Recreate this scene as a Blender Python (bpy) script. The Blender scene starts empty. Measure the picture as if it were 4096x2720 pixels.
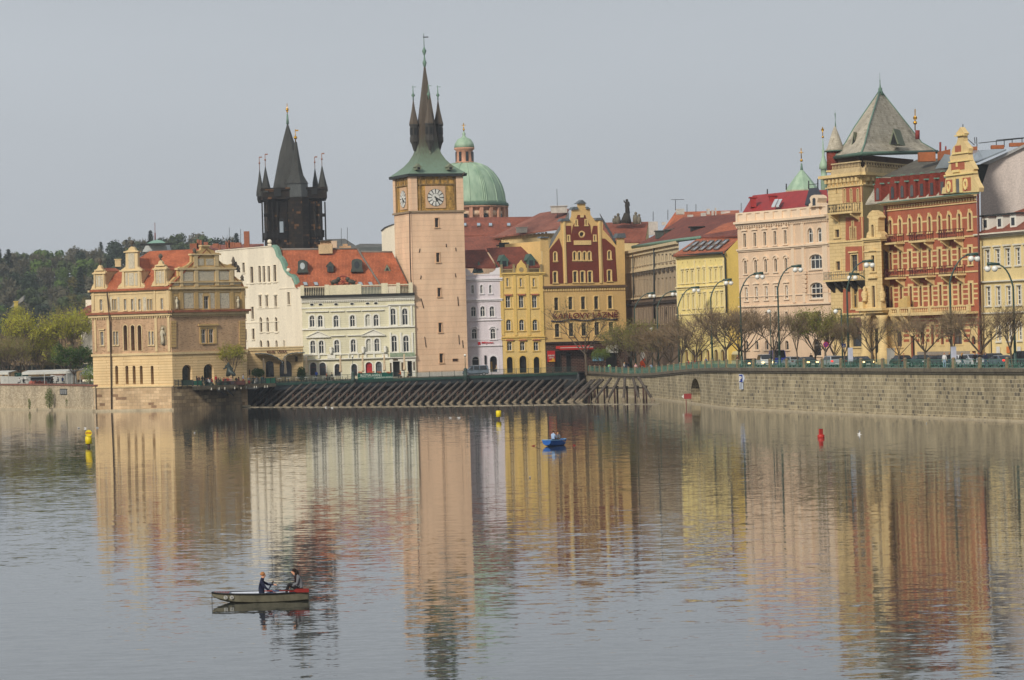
import bpy,math,random
from mathutils import Vector,Matrix,geometry
R=random.Random(11)
COL=bpy.context.scene.collection
FOC=12144.0;CH=10.3;RR=math.radians(1.6)
CS,SN=math.cos(RR),math.sin(RR)
CRP={'X':(0,0,1),'A':(0,850,1.845),'B':(350,950,2.24),'C':(850,380,2.34),'D':(850,950,2.24),'E':(1500,100,1.96),'F':(1500,750,1.7422),'G':(1950,750,1.96),'H':(2450,750,2.0908),'I':(2850,550,1.65),'J':(3250,280,2.5296),'K':(3250,750,2.091),'L':(2200,1200,1.2453),'P':(680,1380,3.935),'Q':(1240,1380,3.935),'R':(1800,1380,3.935),'S':(2200,1300,3.935),'T':(2700,1300,3.373),'U':(3400,1300,3.392),'W':(0,1380,5.6),'V':(820,2230,4.9),'M':(2300,1000,3.136),'N':(2700,900,2.613),'O':(3250,1050,3.484)}
def full(c,x,y):
 a=CRP[c]
 return a[0]+x/a[2],a[1]+y/a[2]
def uvw(x,y):
 dx,dy=x-2048,1360-y
 return dx*CS+dy*SN,-dx*SN+dy*CS
def pt(x,y,D,c='X'):
 x,y=full(c,x,y)
 u,v=uvw(x,y)
 return Vector((u/FOC*D,D,CH+v/FOC*D))
def on(x,y,z=0.0,c='X'):
 X,Y=full(c,x,y)
 u,v=uvw(X,Y)
 return pt(X,Y,(z-CH)*FOC/v)
def atz(x,D,z,c='X',y=1450):
 """world point at distance D and height z below/above picture column x (taken near row y)"""
 p=pt(x,y,D,c)
 return Vector((p.x,D,z))
 # ---------------- materials
def lin(c):
 o=[]
 for k in c[:3]:
  k/=255.0
  o.append(k/12.92 if k<=0.04045 else((k+0.055)/1.055)**2.4)
 return o
MATS={}
def newmat(name):
 m=bpy.data.materials.new(name)
 m.use_nodes=True
 nt=m.node_tree
 b=nt.nodes['Principled BSDF']
 return m,nt,b
def N(nt,kind,**kw):
 n=nt.nodes.new(kind)
 for k,v in kw.items():
  if k in n.inputs.keys():
   n.inputs[k].default_value=v
  else:
   setattr(n,k,v)
 return n
def plain(name,c,rough=0.8,metal=0.0,amt=0.12,scale=0.6,spec=0.3,streak=False,emit=None,bump=0.0):
 """paint / plaster / metal with cloudy weathering"""
 if name in MATS:
  return MATS[name]
 m,nt,b=newmat(name)
 L=nt.links.new
 col=lin(c)
 b.inputs['Roughness'].default_value=rough
 b.inputs['Metallic'].default_value=metal
 b.inputs['Specular IOR Level'].default_value=spec
 if amt>0:
  tc=N(nt,'ShaderNodeTexCoord')
  mp=N(nt,'ShaderNodeMapping')
  mp.inputs['Scale'].default_value=(scale,scale,scale*(0.15 if streak else 0.3))
  L(tc.outputs['Object'],mp.inputs['Vector'])
  no=N(nt,'ShaderNodeTexNoise',Scale=1.0,Detail=5.0,Roughness=0.65)
  L(mp.outputs['Vector'],no.inputs['Vector'])
  no2=N(nt,'ShaderNodeTexNoise',Scale=4.5,Detail=3.0,Roughness=0.7)
  L(tc.outputs['Object'],no2 .inputs['Vector'])
  mx=N(nt,'ShaderNodeMath',operation='ADD')
  L(no.outputs['Fac'],mx.inputs[0]);L(no2 .outputs['Fac'],mx.inputs[1])
  mr=N(nt,'ShaderNodeMapRange')
  mr.inputs['From Min'].default_value=0.7;mr.inputs['From Max'].default_value=1.3
  mr.inputs['To Min'].default_value=1-amt*1.9;mr.inputs['To Max'].default_value=1+amt*0.8
  L(mx.outputs[0],mr.inputs['Value'])
  vm=N(nt,'ShaderNodeVectorMath',operation='SCALE')
  vm.inputs[0].default_value=col
  L(mr.outputs[0],vm.inputs['Scale'])
  L(vm.outputs[0],b.inputs['Base Color'])
 else:
  b.inputs['Base Color'].default_value=(*col,1)
 if emit:
  b.inputs['Emission Color'].default_value=(*lin(emit[0]),1)
  b.inputs['Emission Strength'].default_value=emit[1]
 MATS[name]=m
 return m
def brick(name,c1,c2,mortar,bw,bh,ms=0.02,rough=0.85,off=0.5,odd=None,amt=0.15,grime=0.5,squash=1.0,vary=0.35):
 """blocks, bricks, tiles or rustication laid on the metre UVs"""
 if name in MATS:
  return MATS[name]
 m,nt,b=newmat(name)
 L=nt.links.new
 uv=N(nt,'ShaderNodeUVMap')
 br=N(nt,'ShaderNodeTexBrick')
 br.offset=off;br.squash=squash;br.squash_frequency=2
 br.inputs['Scale'].default_value=1.0
 br.inputs['Brick Width'].default_value=bw
 br.inputs['Row Height'].default_value=bh
 br.inputs['Mortar Size'].default_value=ms
 br.inputs['Mortar Smooth'].default_value=0.15
 br.inputs['Color1'].default_value=(0,0,0,1)
 br.inputs['Color2'].default_value=(1,1,1,1)
 br.inputs['Mortar'].default_value=(0.5,0.5,0.5,1)
 nz=N(nt,'ShaderNodeTexNoise',Scale=1.7,Detail=2.0)
 L(uv.outputs[0],nz.inputs['Vector'])
 w=N(nt,'ShaderNodeVectorMath',operation='MULTIPLY_ADD')
 w.inputs[1].default_value=(vary*bh*0.5,)*3
 L(nz.outputs['Color'],w.inputs[0]);L(uv.outputs[0],w.inputs[2])
 L(w.outputs[0],br.inputs['Vector'])
 cr=N(nt,'ShaderNodeValToRGB')
 e=cr.color_ramp.elements
 a,d=lin(c1),lin(c2)
 e[0].color=(*a,1);e[1].color=(*d,1)
 if odd:
  q=cr.color_ramp.elements.new(0.88);q.color=(*d,1)
  e=cr.color_ramp.elements
  e[2].position=0.93;e[2].color=(*lin(odd),1)
 L(br.outputs['Color'],cr.inputs['Fac'])
 mix=N(nt,'ShaderNodeMix',data_type='RGBA')
 L(br.outputs['Fac'],mix.inputs[0])
 L(cr.outputs['Color'],mix.inputs[6])
 mix.inputs[7].default_value=(*lin(mortar),1)
 tc=N(nt,'ShaderNodeTexCoord')
 mp=N(nt,'ShaderNodeMapping')
 mp.inputs['Scale'].default_value=(grime,grime,grime*0.25)
 L(tc.outputs['Object'],mp.inputs['Vector'])
 no=N(nt,'ShaderNodeTexNoise',Scale=1.0,Detail=6.0,Roughness=0.7)
 L(mp.outputs[0],no.inputs['Vector'])
 mr=N(nt,'ShaderNodeMapRange')
 mr.inputs['From Min'].default_value=0.3;mr.inputs['From Max'].default_value=0.7
 mr.inputs['To Min'].default_value=1-amt*1.5;mr.inputs['To Max'].default_value=1+amt*0.6
 L(no.outputs['Fac'],mr.inputs['Value'])
 vm=N(nt,'ShaderNodeVectorMath',operation='SCALE')
 L(mix.outputs[2],vm.inputs[0]);L(mr.outputs[0],vm.inputs['Scale'])
 L(vm.outputs[0],b.inputs['Base Color'])
 b.inputs['Roughness'].default_value=rough
 b.inputs['Specular IOR Level'].default_value=0.25
 bp=N(nt,'ShaderNodeBump',Strength=0.4,Distance=0.04)
 bp.invert=True
 L(br.outputs['Fac'],bp.inputs['Height'])
 L(bp.outputs[0],b.inputs['Normal'])
 MATS[name]=m
 return m
def tiles(name,c1,c2,amt=0.3,row=0.34,rough=0.75):
 """roof tiles: rows and columns with single darker and paler tiles"""
 return brick(name,c1,c2,tuple(k*0.55 for k in c1),0.26,row,0.03,rough,0.0,None,amt,0.35,1.0,0.15)
def leafmat(name,c1,c2,scale=0.5,trans=0.25):
 if name in MATS:
  return MATS[name]
 m,nt,b=newmat(name)
 L=nt.links.new
 tc=N(nt,'ShaderNodeTexCoord')
 oi=N(nt,'ShaderNodeObjectInfo')
 no=N(nt,'ShaderNodeTexNoise',Scale=scale,Detail=4.0,Roughness=0.75)
 L(tc.outputs['Object'],no.inputs['Vector'])
 ad=N(nt,'ShaderNodeMath',operation='MULTIPLY_ADD')
 ad.inputs[1].default_value=0.3
 L(oi.outputs['Random'],ad.inputs[0]);L(no.outputs['Fac'],ad.inputs[2])
 mr=N(nt,'ShaderNodeMapRange')
 mr.inputs['From Min'].default_value=0.38;mr.inputs['From Max'].default_value=0.95
 L(ad.outputs[0],mr.inputs['Value'])
 mix=N(nt,'ShaderNodeMix',data_type='RGBA')
 L(mr.outputs[0],mix.inputs[0])
 mix.inputs[6].default_value=(*lin(c1),1);mix.inputs[7].default_value=(*lin(c2),1)
 L(mix.outputs[2],b.inputs['Base Color'])
 b.inputs['Roughness'].default_value=0.7
 b.inputs['Specular IOR Level'].default_value=0.2
 out=nt.nodes['Material Output']
 if trans:
  tr=N(nt,'ShaderNodeBsdfTranslucent')
  L(mix.outputs[2],tr.inputs['Color'])
  ms=N(nt,'ShaderNodeMixShader')
  ms.inputs[0].default_value=trans
  L(b.outputs[0],ms.inputs[1]);L(tr.outputs[0],ms.inputs[2])
  L(ms.outputs[0],out.inputs['Surface'])
 MATS[name]=m
 return m
def glassmat(name,c,rough=0.12,vary=0.5,spec=0.5):
 """window glass seen from outside: dark room with paler curtains in some"""
 if name in MATS:
  return MATS[name]
 m,nt,b=newmat(name)
 L=nt.links.new
 oi=N(nt,'ShaderNodeObjectInfo')
 tc=N(nt,'ShaderNodeTexCoord')
 no=N(nt,'ShaderNodeTexNoise',Scale=0.9,Detail=2.0)
 L(tc.outputs['Object'],no.inputs['Vector'])
 ad=N(nt,'ShaderNodeMath',operation='MULTIPLY')
 L(oi.outputs['Random'],ad.inputs[0]);L(no.outputs['Fac'],ad.inputs[1])
 mr=N(nt,'ShaderNodeMapRange')
 mr.inputs['From Max'].default_value=0.6
 mr.inputs['To Min'].default_value=0.55;mr.inputs['To Max'].default_value=0.7+vary*3
 L(ad.outputs[0],mr.inputs['Value'])
 vm=N(nt,'ShaderNodeVectorMath',operation='SCALE')
 vm.inputs[0].default_value=lin(c)
 L(mr.outputs[0],vm.inputs['Scale'])
 L(vm.outputs[0],b.inputs['Base Color'])
 b.inputs['Roughness'].default_value=rough
 b.inputs['Specular IOR Level'].default_value=spec
 MATS[name]=m
 return m
 # ---------------- mesh builder
class MB:
 def __init__(s):
  s.v=[];s.f=[];s.m=[];s.sm=[];s.cm=0;s.mats=[];s.ch=[]
 def use(s,mat):
  if mat not in s.mats:
   s.mats.append(mat)
  s.cm=s.mats.index(mat)
  return s
 def add(s,pts,faces,smooth=False):
  i=len(s.v)
  s.ch.append((i,len(s.f)))
  s.v+=[tuple(p)for p in pts]
  for f in faces:
   s.f.append([i+k for k in f]);s.m.append(s.cm);s.sm.append(smooth)
 def face(s,*pts):
  s.add(pts,[list(range(len(pts)))])
 def hexa(s,P):
  s.add(P,[[3,2,1,0],[4,5,6,7],[0,1,5,4],[1,2,6,5],[2,3,7,6],[3,0,4,7]])
 def box(s,c,d,rz=0.0):
  """centre c, full size d, turned rz about z"""
  x,y,z=d[0]/2,d[1]/2,d[2]/2
  m=Matrix.Rotation(rz,3,'Z')
  c=Vector(c)
  s.hexa([c+m@Vector(q)for q in((-x,-y,-z),(x,-y,-z),(x,y,-z),(-x,y,-z),(-x,-y,z),(x,-y,z),(x,y,z),(-x,y,z))])
 def fb(s,F,s0,s1,z0,z1,n0,n1):
  P=F.P
  s.hexa([P(s0,z0,n1),P(s1,z0,n1),P(s1,z0,n0),P(s0,z0,n0),P(s0,z1,n1),P(s1,z1,n1),P(s1,z1,n0),P(s0,z1,n0)])
 def prism(s,pts,vec,caps=True):
  n=len(pts);vec=Vector(vec)
  a=[Vector(p)for p in pts];b=[p+vec for p in a]
  fs=[[i,(i+1)%n,n+(i+1)%n,n+i]for i in range(n)]
  if caps:
   fs+=[list(range(n))[::-1],list(range(n,2*n))]
  s.add(a+b,fs)
 def slab(s,pts,th=0.3):
  s.prism(pts,(0,0,-th))
 def fpoly(s,F,poly,n0,n1):
  """polygon of (s,z) on face F extruded from n0 to n1"""
  v=F.P(0,0,n1)-F.P(0,0,n0)
  s.prism([F.P(a,b,n0)for a,b in poly],v)
 def ring(s,F,outer,inner,n0,n1):
  k=len(outer)
  P=F.P
  a=[P(x,z,n1)for x,z in outer]+[P(x,z,n1)for x,z in inner]+[P(x,z,n0)for x,z in outer]+[P(x,z,n0)for x,z in inner]
  fs=[]
  for i in range(k):
   j=(i+1)%k
   fs+=[[i,j,k+j,k+i],[2*k+i,2*k+j,j,i],[k+i,k+j,3*k+j,3*k+i]]
  s.add(a,fs)
 def tube(s,pts,rad,k=6,smooth=True,cap=True):
  pts=[Vector(p)for p in pts]
  if not isinstance(rad,(list,tuple)):
   rad=[rad]*len(pts)
  V=[];up=Vector((0.13,0.27,0.95))
  for i,p in enumerate(pts):
   t=(pts[min(i+1,len(pts)-1)]-pts[max(i-1,0)])
   if t.length<1e-9:
    t=Vector((0,0,1))
   t.normalize()
   if abs(t.z)>0.94:
    up=Vector((0.99,0.1,0.0))
   a=t.cross(up).normalized();b=t.cross(a)
   for j in range(k):
    w=2*math.pi*j/k
    V.append(p+(a*math.cos(w)+b*math.sin(w))*rad[i])
  F=[]
  for i in range(len(pts)-1):
   for j in range(k):
    q=(j+1)%k
    F.append([i*k+j,i*k+q,(i+1)*k+q,(i+1)*k+j])
  if cap:
   F.append(list(range(k))[::-1]);F.append([(len(pts)-1)*k+j for j in range(k)])
  s.add(V,F,smooth)
 def lathe(s,c,prof,k=12,smooth=True,rot=0.0,sq=(1,1)):
  c=Vector(c);V=[];F=[]
  for r,z in prof:
   for j in range(k):
    w=2*math.pi*j/k+rot
    V.append(c+Vector((math.cos(w)*r*sq[0],math.sin(w)*r*sq[1],z)))
  n=len(prof)
  for i in range(n-1):
   for j in range(k):
    q=(j+1)%k
    F.append([i*k+j,i*k+q,(i+1)*k+q,(i+1)*k+j])
  F.append(list(range(k))[::-1]);F.append([(n-1)*k+j for j in range(k)])
  s.add(V,F,smooth)
 def ball(s,c,r,k=10,sz=1.0):
  pr=[(max(r*math.sin(math.pi*i/6),0.001),-r*sz*math.cos(math.pi*i/6))for i in range(7)]
  s.lathe(c,pr,k)
 def each(s,name,mat=None,parent=None):
  """every piece added becomes an object of its own"""
  out=[]
  for i,(v0,f0)in enumerate(s.ch):
   v1,f1=s.ch[i+1]if i+1<len(s.ch)else(len(s.v),len(s.f))
   q=MB();q.v=s.v[v0:v1];q.f=[[k-v0 for k in f]for f in s.f[f0:f1]]
   q.m=[0]*len(q.f);q.sm=s.sm[f0:f1]
   out.append(q.build(name,mat or(s.mats[s.m[f0]]if s.mats else None),parent))
  return out
 def build(s,name,mat=None,parent=None,origin=None):
  me=bpy.data.meshes.new(name)
  o0=Vector(origin)if origin is not None else(parent.matrix_world.translation.copy()if parent else Vector((0,0,0)))
  if parent is not None and origin is None:
   o0=Vector(parent['_o'])
  V=[(a-o0 .x,b-o0 .y,c-o0 .z)for a,b,c in s.v]
  me.from_pydata(V,[],s.f)
  if mat is not None:
   me.materials.append(mat)
  for q in s.mats:
   me.materials.append(q)
  if s.mats and mat is None:
   me.polygons.foreach_set('material_index',s.m)
  me.polygons.foreach_set('use_smooth',s.sm)
  uvl=me.uv_layers.new(name='UVMap')
  data=[0.0]*(2*len(me.loops))
  Z=Vector((0,0,1))
  for p in me.polygons:
   n=p.normal
   h=math.hypot(n.x,n.y)
   if h<0.08:
    t=Vector((1,0,0));q=Vector((0,1,0))
   else:
    t=Vector((-n.y/h,n.x/h,0));q=n.cross(t)
   for li in p.loop_indices:
    v=me.vertices[me.loops[li].vertex_index].co+o0
    data[2*li]=v.dot(t);data[2*li+1]=v.dot(q)
  uvl.data.foreach_set('uv',data)
  ob=bpy.data.objects.new(name,me)
  COL.objects.link(ob)
  if parent is not None:
   ob.parent=parent
  else:
   ob.location=o0
  ob['_o']=tuple(o0)
  return ob
def thing(name,label,cat,loc,group=None):
 o=bpy.data.objects.new(name,None)
 COL.objects.link(o)
 o.location=loc
 o['_o']=tuple(loc)
 o.empty_display_size=0.5
 return tag(o,label,cat,group)
def tag(o,label=None,cat=None,group=None,kind=None):
 if label:o['label']=label
 if cat:o['category']=cat
 if group:o['group']=group
 if kind:o['kind']=kind
 return o
def copy_tree(o,loc=None,rz=None,sc=None,parent=None,label=None,group=None):
 c=o.copy()
 COL.objects.link(c)
 if parent is not None:
  c.parent=parent
 for ch in list(KIDS.get(o.name,o.children)):
  copy_tree(ch,parent=c)
 if loc is not None:c.location=loc;c['_o']=tuple(loc)
 if rz is not None:c.rotation_euler=(0,0,rz)
 if sc is not None:c.scale=sc if isinstance(sc,(tuple,list))else(sc,sc,sc)
 if label:c['label']=label
 if group:c['group']=group
 return c
KIDS={}
# ---------------- facades
def opening(sc,w,z0,z1,sh):
 h=w/2
 if sh=='a':
  r=min(h,(z1-z0)*0.6)
  p=[(sc-h,z0),(sc+h,z0)]
  for i in range(9):
   t=math.pi*i/8
   p.append((sc+h*math.cos(t),z1-r+r*math.sin(t)))
  return p
 if sh=='s':
  r=h*0.32
  p=[(sc-h,z0),(sc+h,z0)]
  for i in range(7):
   t=math.pi*i/6
   p.append((sc+h*math.cos(t),z1-r+r*math.sin(t)))
  return p
 if sh=='o':
  return[(sc+h*math.cos(2*math.pi*i/12),(z0+z1)/2+(z1-z0)/2*math.sin(2*math.pi*i/12))for i in range(12)]
 return[(sc-h,z0),(sc+h,z0),(sc+h,z1),(sc-h,z1)]
def inside(p,poly):
 x,y=p;c=False;n=len(poly)
 for i in range(n):
  x1,y1=poly[i];x2,y2=poly[i-1]
  if(y1>y)!=(y2>y)and x<(x2-x1)*(y-y1)/(y2-y1)+x1:
   c=not c
 return c
class Face:
 """a vertical wall plane through two plan points given by picture column and distance"""
 def __init__(s,c,x1,y1,D1,x2,y2,D2):
  s.c=c
  a=pt(x1,y1,D1,c);b=pt(x2,y2,D2,c)
  s.set(a,b)
 def set(s,a,b):
  s.a=Vector((a[0],a[1]));d=Vector((b[0],b[1]))-s.a
  s.L=d.length;s.t=d/s.L;s.nn=Vector((s.t.y,-s.t.x))
  s.holes=[]
  return s
 def loc(s,x,y,c=None):
  x,y=full(c or s.c,x,y)
  u,v=uvw(x,y)
  d=Vector((u/FOC,1.0))
  k=s.a.dot(s.nn)/d.dot(s.nn)
  P=d*k
  return(P-s.a).dot(s.t),CH+v/FOC*k
 def P(s,S,z,n=0.0):
  q=s.a+s.t*S+s.nn*n
  return Vector((q.x,q.y,z))
 def box(s,mb,x0,y0,x1,y1,n0=-0.02,n1=0.1):
  """axis box on the facade between two picture points"""
  ym=(y0+y1)/2;xm=(x0+x1)/2
  s0=s.loc(x0,ym)[0];s1=s.loc(x1,ym)[0]
  z1=s.loc(xm,y0)[1];z0=s.loc(xm,y1)[1]
  mb.fb(s,s0,s1,z0,z1,n0,n1)
 def band(s,mb,xa,xb,xz,y0,y1,n0=-0.02,n1=0.2):
  """a level course from column xa to xb whose height is read at column xz, rows y0..y1"""
  s0=s.loc(xa,y0)[0];s1=s.loc(xb,y0)[0]
  z1=s.loc(xz,y0)[1];z0=s.loc(xz,y1)[1]
  mb.fb(s,s0,s1,z0,z1,n0,n1)
  return z0,z1
 def poly(s,mb,pts,n0=-0.02,n1=0.1):
  mb.fpoly(s,[s.loc(*p)for p in pts],n0,n1)
def wall(F,outline,mat,parent,rd=0.28,depth=8.0,name='wall',back=None,label=None):
 """outline in (s,z); cuts F.holes, adds reveals and runs the sides back"""
 mb=MB()
 V=[Vector(p)for p in outline];E=[(i,(i+1)%len(V))for i in range(len(V))]
 for h in F.holes:
  k=len(V)
  V+=[Vector(p)for p in h]
  E+=[(k+i,k+(i+1)%len(h))for i in range(len(h))]
 r=geometry.delaunay_2d_cdt(V,E,[],0,1e-4)
 tri=[]
 for t in r[2]:
  c=sum((r[0][i]for i in t),Vector((0,0)))/len(t)
  if inside(c,outline)and not any(inside(c,h)for h in F.holes):
   tri.append(list(t))
 pts=[F.P(p.x,p.y,0)for p in r[0]]
 if tri:
  a,b,c=(pts[i]for i in tri[0][:3])
  nrm=(b-a).cross(c-a)
  if nrm.x*F.nn.x+nrm.y*F.nn.y<0:
   tri=[t[::-1]for t in tri]
 mb.add(pts,tri)
 for h in F.holes:
  for i in range(len(h)):
   p,q=h[i],h[(i+1)%len(h)]
   mb.face(F.P(p[0],p[1],0),F.P(p[0],p[1],-rd),F.P(q[0],q[1],-rd),F.P(q[0],q[1],0))
 if depth:
  vec=Vector(back)if back is not None else-Vector((F.nn.x,F.nn.y,0))*depth
  o=[F.P(a,b,0)for a,b in outline]
  n=len(o)
  for i in range(n):
   p,q=o[i],o[(i+1)%n]
   mb.face(p,p+vec,q+vec,q)
  mb.face(*[p+vec for p in o][::-1])
 ob=mb.build(name,mat,parent)
 if label:ob['label']=label
 return ob
def window(F,par,x,yt,yb,w,sh='r',trim=None,tw=0.16,fr=None,gl=None,pat='T',hood=None,sill=True,rd=0.3,c=None,fw=0.07,name='window',tn=0.09,mul=None):
 """one window: surround (the window mesh) > frame, glass"""
 ym=(yt+yb)/2
 s0=F.loc(x-w/2,ym,c)[0];s1=F.loc(x+w/2,ym,c)[0]
 z1=F.loc(x,yt,c)[1];z0=F.loc(x,yb,c)[1]
 sc=(s0+s1)/2;W=abs(s1-s0)
 o=opening(sc,W,z0,z1,sh)
 F.holes.append(o)
 mb=MB()
 if tw>0:
  big=opening(sc,W+2*tw,z0-(tw*0.3),z1+tw,sh)
  mb.ring(F,big,o,-0.01,tn)
 if sill:
  mb.fb(F,sc-W/2-tw-0.08,sc+W/2+tw+0.08,z0-0.2,z0-0.02,-0.01,0.2)
 if hood:
  zt=z1+tw+0.04;h2=W/2+tw+0.14
  if hood=='flat':
   mb.fb(F,sc-h2,sc+h2,zt+0.1,zt+0.3,-0.01,0.3)
  elif hood=='ped':
   mb.fb(F,sc-h2,sc+h2,zt+0.1,zt+0.22,-0.01,0.28)
   mb.fpoly(F,[(sc-h2,zt+0.22),(sc+h2,zt+0.22),(sc,zt+0.22+h2*0.5)],-0.01,0.22)
  elif hood=='arch':
   a=opening(sc,2*h2,z1-W/2,zt+0.25,'a')[2:]
   b=opening(sc,2*h2-0.4,z1-W/2,zt+0.05,'a')[2:]
   mb.fpoly(F,a+b[::-1],-0.01,0.25)
  elif hood=='key':
   mb.fpoly(F,[(sc-0.13,z1),(sc+0.13,z1),(sc+0.2,z1+0.5),(sc-0.2,z1+0.5)],-0.01,0.22)
 if not mb.f:
  mb.fb(F,sc-W/2,sc+W/2,z0-0.06,z0-0.01,-0.01,0.05)
 wo=mb.build(name,trim or MATS['stone_trim'],par)
 g=MB()
 g.add([F.P(a,b,-rd+0.01)for a,b in o],[list(range(len(o)))])
 gl_o=g.build('glass',gl or MATS['glass'],None,origin=wo['_o'])
 gl_o.parent=wo;gl_o.location=(0,0,0)
 if pat:
  f=MB()
  inn=opening(sc,W-2*fw,z0+fw,z1-fw,sh)
  f.ring(F,o,inn,-rd+0.02,-rd+0.09)
  hz=z0+(z1-z0)*0.64
  m=mul or fw
  if 'T' in pat:
   f.fb(F,sc-m/2,sc+m/2,z0+fw,z1-fw,-rd+0.02,-rd+0.08)
   f.fb(F,sc-W/2+fw,sc+W/2-fw,hz-m/2,hz+m/2,-rd+0.02,-rd+0.085)
  if 'G' in pat:
   f.fb(F,sc-m/2,sc+m/2,z0+fw,z1-fw,-rd+0.02,-rd+0.08)
   for q in(0.25,0.5,0.75):
    hz=z0+(z1-z0)*q
    f.fb(F,sc-W/2+fw,sc+W/2-fw,hz-m/2.6,hz+m/2.6,-rd+0.02,-rd+0.085)
  if '3' in pat:
   for q in(-1,1):
    f.fb(F,sc+q*W/6-m/2,sc+q*W/6+m/2,z0+fw,z1-fw,-rd+0.02,-rd+0.08)
   f.fb(F,sc-W/2+fw,sc+W/2-fw,hz-m/2,hz+m/2,-rd+0.02,-rd+0.085)
  if 'I' in pat:
   f.fb(F,sc-m/2,sc+m/2,z0+fw,z1-fw,-rd+0.02,-rd+0.08)
  if 'H' in pat:
   f.fb(F,sc-W/2+fw,sc+W/2-fw,hz-m/2,hz+m/2,-rd+0.02,-rd+0.085)
  fo=f.build('frame',fr or MATS['white_frame'],None,origin=wo['_o'])
  fo.parent=wo;fo.location=(0,0,0)
 return wo
def row(F,par,n,a,b,w,**kw):
 """n windows between first (x,yt,yb) and last; w may be (w0,w1)"""
 for i in range(n):
  t=i/(n-1)if n>1 else 0
  ww=w[0]+(w[1]-w[0])*t if isinstance(w,tuple)else w
  window(F,par,a[0]+(b[0]-a[0])*t,a[1]+(b[1]-a[1])*t,a[2]+(b[2]-a[2])*t,ww,**kw)
def lettering(F,par,txt,x0,y0,x1,y1,mat,n=0.1,c=None,th=0.06,name='lettering',bold=0.0):
 cu=bpy.data.curves.new('t','FONT')
 cu.body=txt;cu.extrude=0.5;cu.offset=bold
 to=bpy.data.objects.new('t',cu)
 COL.objects.link(to)
 bpy.context.view_layer.update()
 dg=bpy.context.evaluated_depsgraph_get()
 me=bpy.data.meshes.new_from_object(to.evaluated_get(dg))
 bpy.data.objects.remove(to);bpy.data.curves.remove(cu)
 xs=[v.co.x for v in me.vertices];ys=[v.co.y for v in me.vertices]
 xm,xM,ym,yM=min(xs),max(xs),min(ys),max(ys)
 S0,Z0=F.loc(x0,y1,c);S1,_=F.loc(x1,y1,c);Z1=F.loc(x0,y0,c)[1]
 mb=MB()
 P=[F.P(S0+(v.co.x-xm)/(xM-xm)*(S1-S0),Z0+(v.co.y-ym)/(yM-ym)*(Z1-Z0),n+(v.co.z+0.5)*th)for v in me.vertices]
 mb.add(P,[list(p.vertices)for p in me.polygons])
 bpy.data.meshes.remove(me)
 return mb.build(name,mat,par)
 # materials
W_=plain('white_frame',(214,212,204),0.6,amt=0.05)
plain('stone_trim',(214,190,140),0.85,amt=0.12)
G_=glassmat('glass',(34,38,42))
plain('black_iron',(28,30,30),0.6,amt=0.1)
plain('brown_frame',(92,70,50),0.7,amt=0.1)
plain('gold',(214,160,50),0.3,0.9,amt=0.05)
plain('copper',(110,142,124),0.7,amt=0.2,scale=0.9)
plain('slate',(84,88,84),0.7,amt=0.25)
plain('dark_metal',(52,56,56),0.6,amt=0.15)
plain('lamp_green',(38,66,58),0.45,amt=0.1,spec=0.5)
plain('globe',(225,225,218),0.25,amt=0.02,spec=0.5)
red_tile=tiles('red_tile',(180,98,64),(202,118,80))
red_tile2=tiles('old_red_tile',(146,84,64),(170,98,76))
red_tile3=tiles('dark_red_tile',(122,64,50),(146,78,58))
# camera, sky, sun
cam=bpy.data.cameras.new('camera')
co=bpy.data.objects.new('camera',cam);COL.objects.link(co)
cam.sensor_width=36;cam.lens=36*FOC/4096;cam.clip_start=1;cam.clip_end=9000
M=Matrix(((CS,SN,0,0),(0,0,-1,0),(-SN,CS,0,CH),(0,0,0,1)))
co.matrix_world=M
bpy.context.scene.camera=co
sun_az=math.radians(-31);sun_el=math.radians(31)
sd=Vector((math.sin(sun_az)*math.cos(sun_el),-math.cos(sun_az)*math.cos(sun_el),math.sin(sun_el)))
sl=bpy.data.lights.new('sun','SUN');sl.energy=3.2;sl.angle=math.radians(9);sl.color=(1.0,0.92,0.81)
so=bpy.data.objects.new('sun',sl);COL.objects.link(so)
so.rotation_euler=sd.to_track_quat('Z','Y').to_euler()
w=bpy.data.worlds.new('World');bpy.context.scene.world=w;w.use_nodes=True
nt=w.node_tree;bg=nt.nodes['Background']
sky=N(nt,'ShaderNodeTexSky');sky.sky_type='NISHITA';sky.sun_disc=False
sky.sun_elevation=sun_el;sky.sun_rotation=math.atan2(sd.x,sd.y)
sky.air_density=1.0;sky.dust_density=4.0;sky.ozone_density=1.0
tc=N(nt,'ShaderNodeTexCoord')
mp=N(nt,'ShaderNodeMapping');mp.inputs['Scale'].default_value=(1.2,1.2,5.0)
nt.links.new(tc.outputs['Generated'],mp.inputs['Vector'])
no=N(nt,'ShaderNodeTexNoise',Scale=1.6,Detail=4.0,Roughness=0.5)
nt.links.new(mp.outputs[0],no.inputs['Vector'])
cr=N(nt,'ShaderNodeMapRange');cr.inputs['From Min'].default_value=0.3;cr.inputs['From Max'].default_value=0.7
cr.inputs['To Min'].default_value=0.94;cr.inputs['To Max'].default_value=1.07
nt.links.new(no.outputs['Fac'],cr.inputs['Value'])
cloud=N(nt,'ShaderNodeVectorMath',operation='SCALE');cloud.inputs[0].default_value=(5.2,5.55,5.98)
nt.links.new(cr.outputs[0],cloud.inputs['Scale'])
mx=N(nt,'ShaderNodeMix',data_type='RGBA');mx.inputs[0].default_value=0.9
nt.links.new(sky.outputs[0],mx.inputs[6]);nt.links.new(cloud.outputs[0],mx.inputs[7])
nt.links.new(mx.outputs[2],bg.inputs['Color']);bg.inputs['Strength'].default_value=0.1
sc=bpy.context.scene
sc.view_settings.view_transform='Standard';sc.view_settings.look='None'
sc.view_settings.exposure=0.0;sc.view_settings.gamma=1.0;sc.view_settings.use_curve_mapping=False
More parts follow.
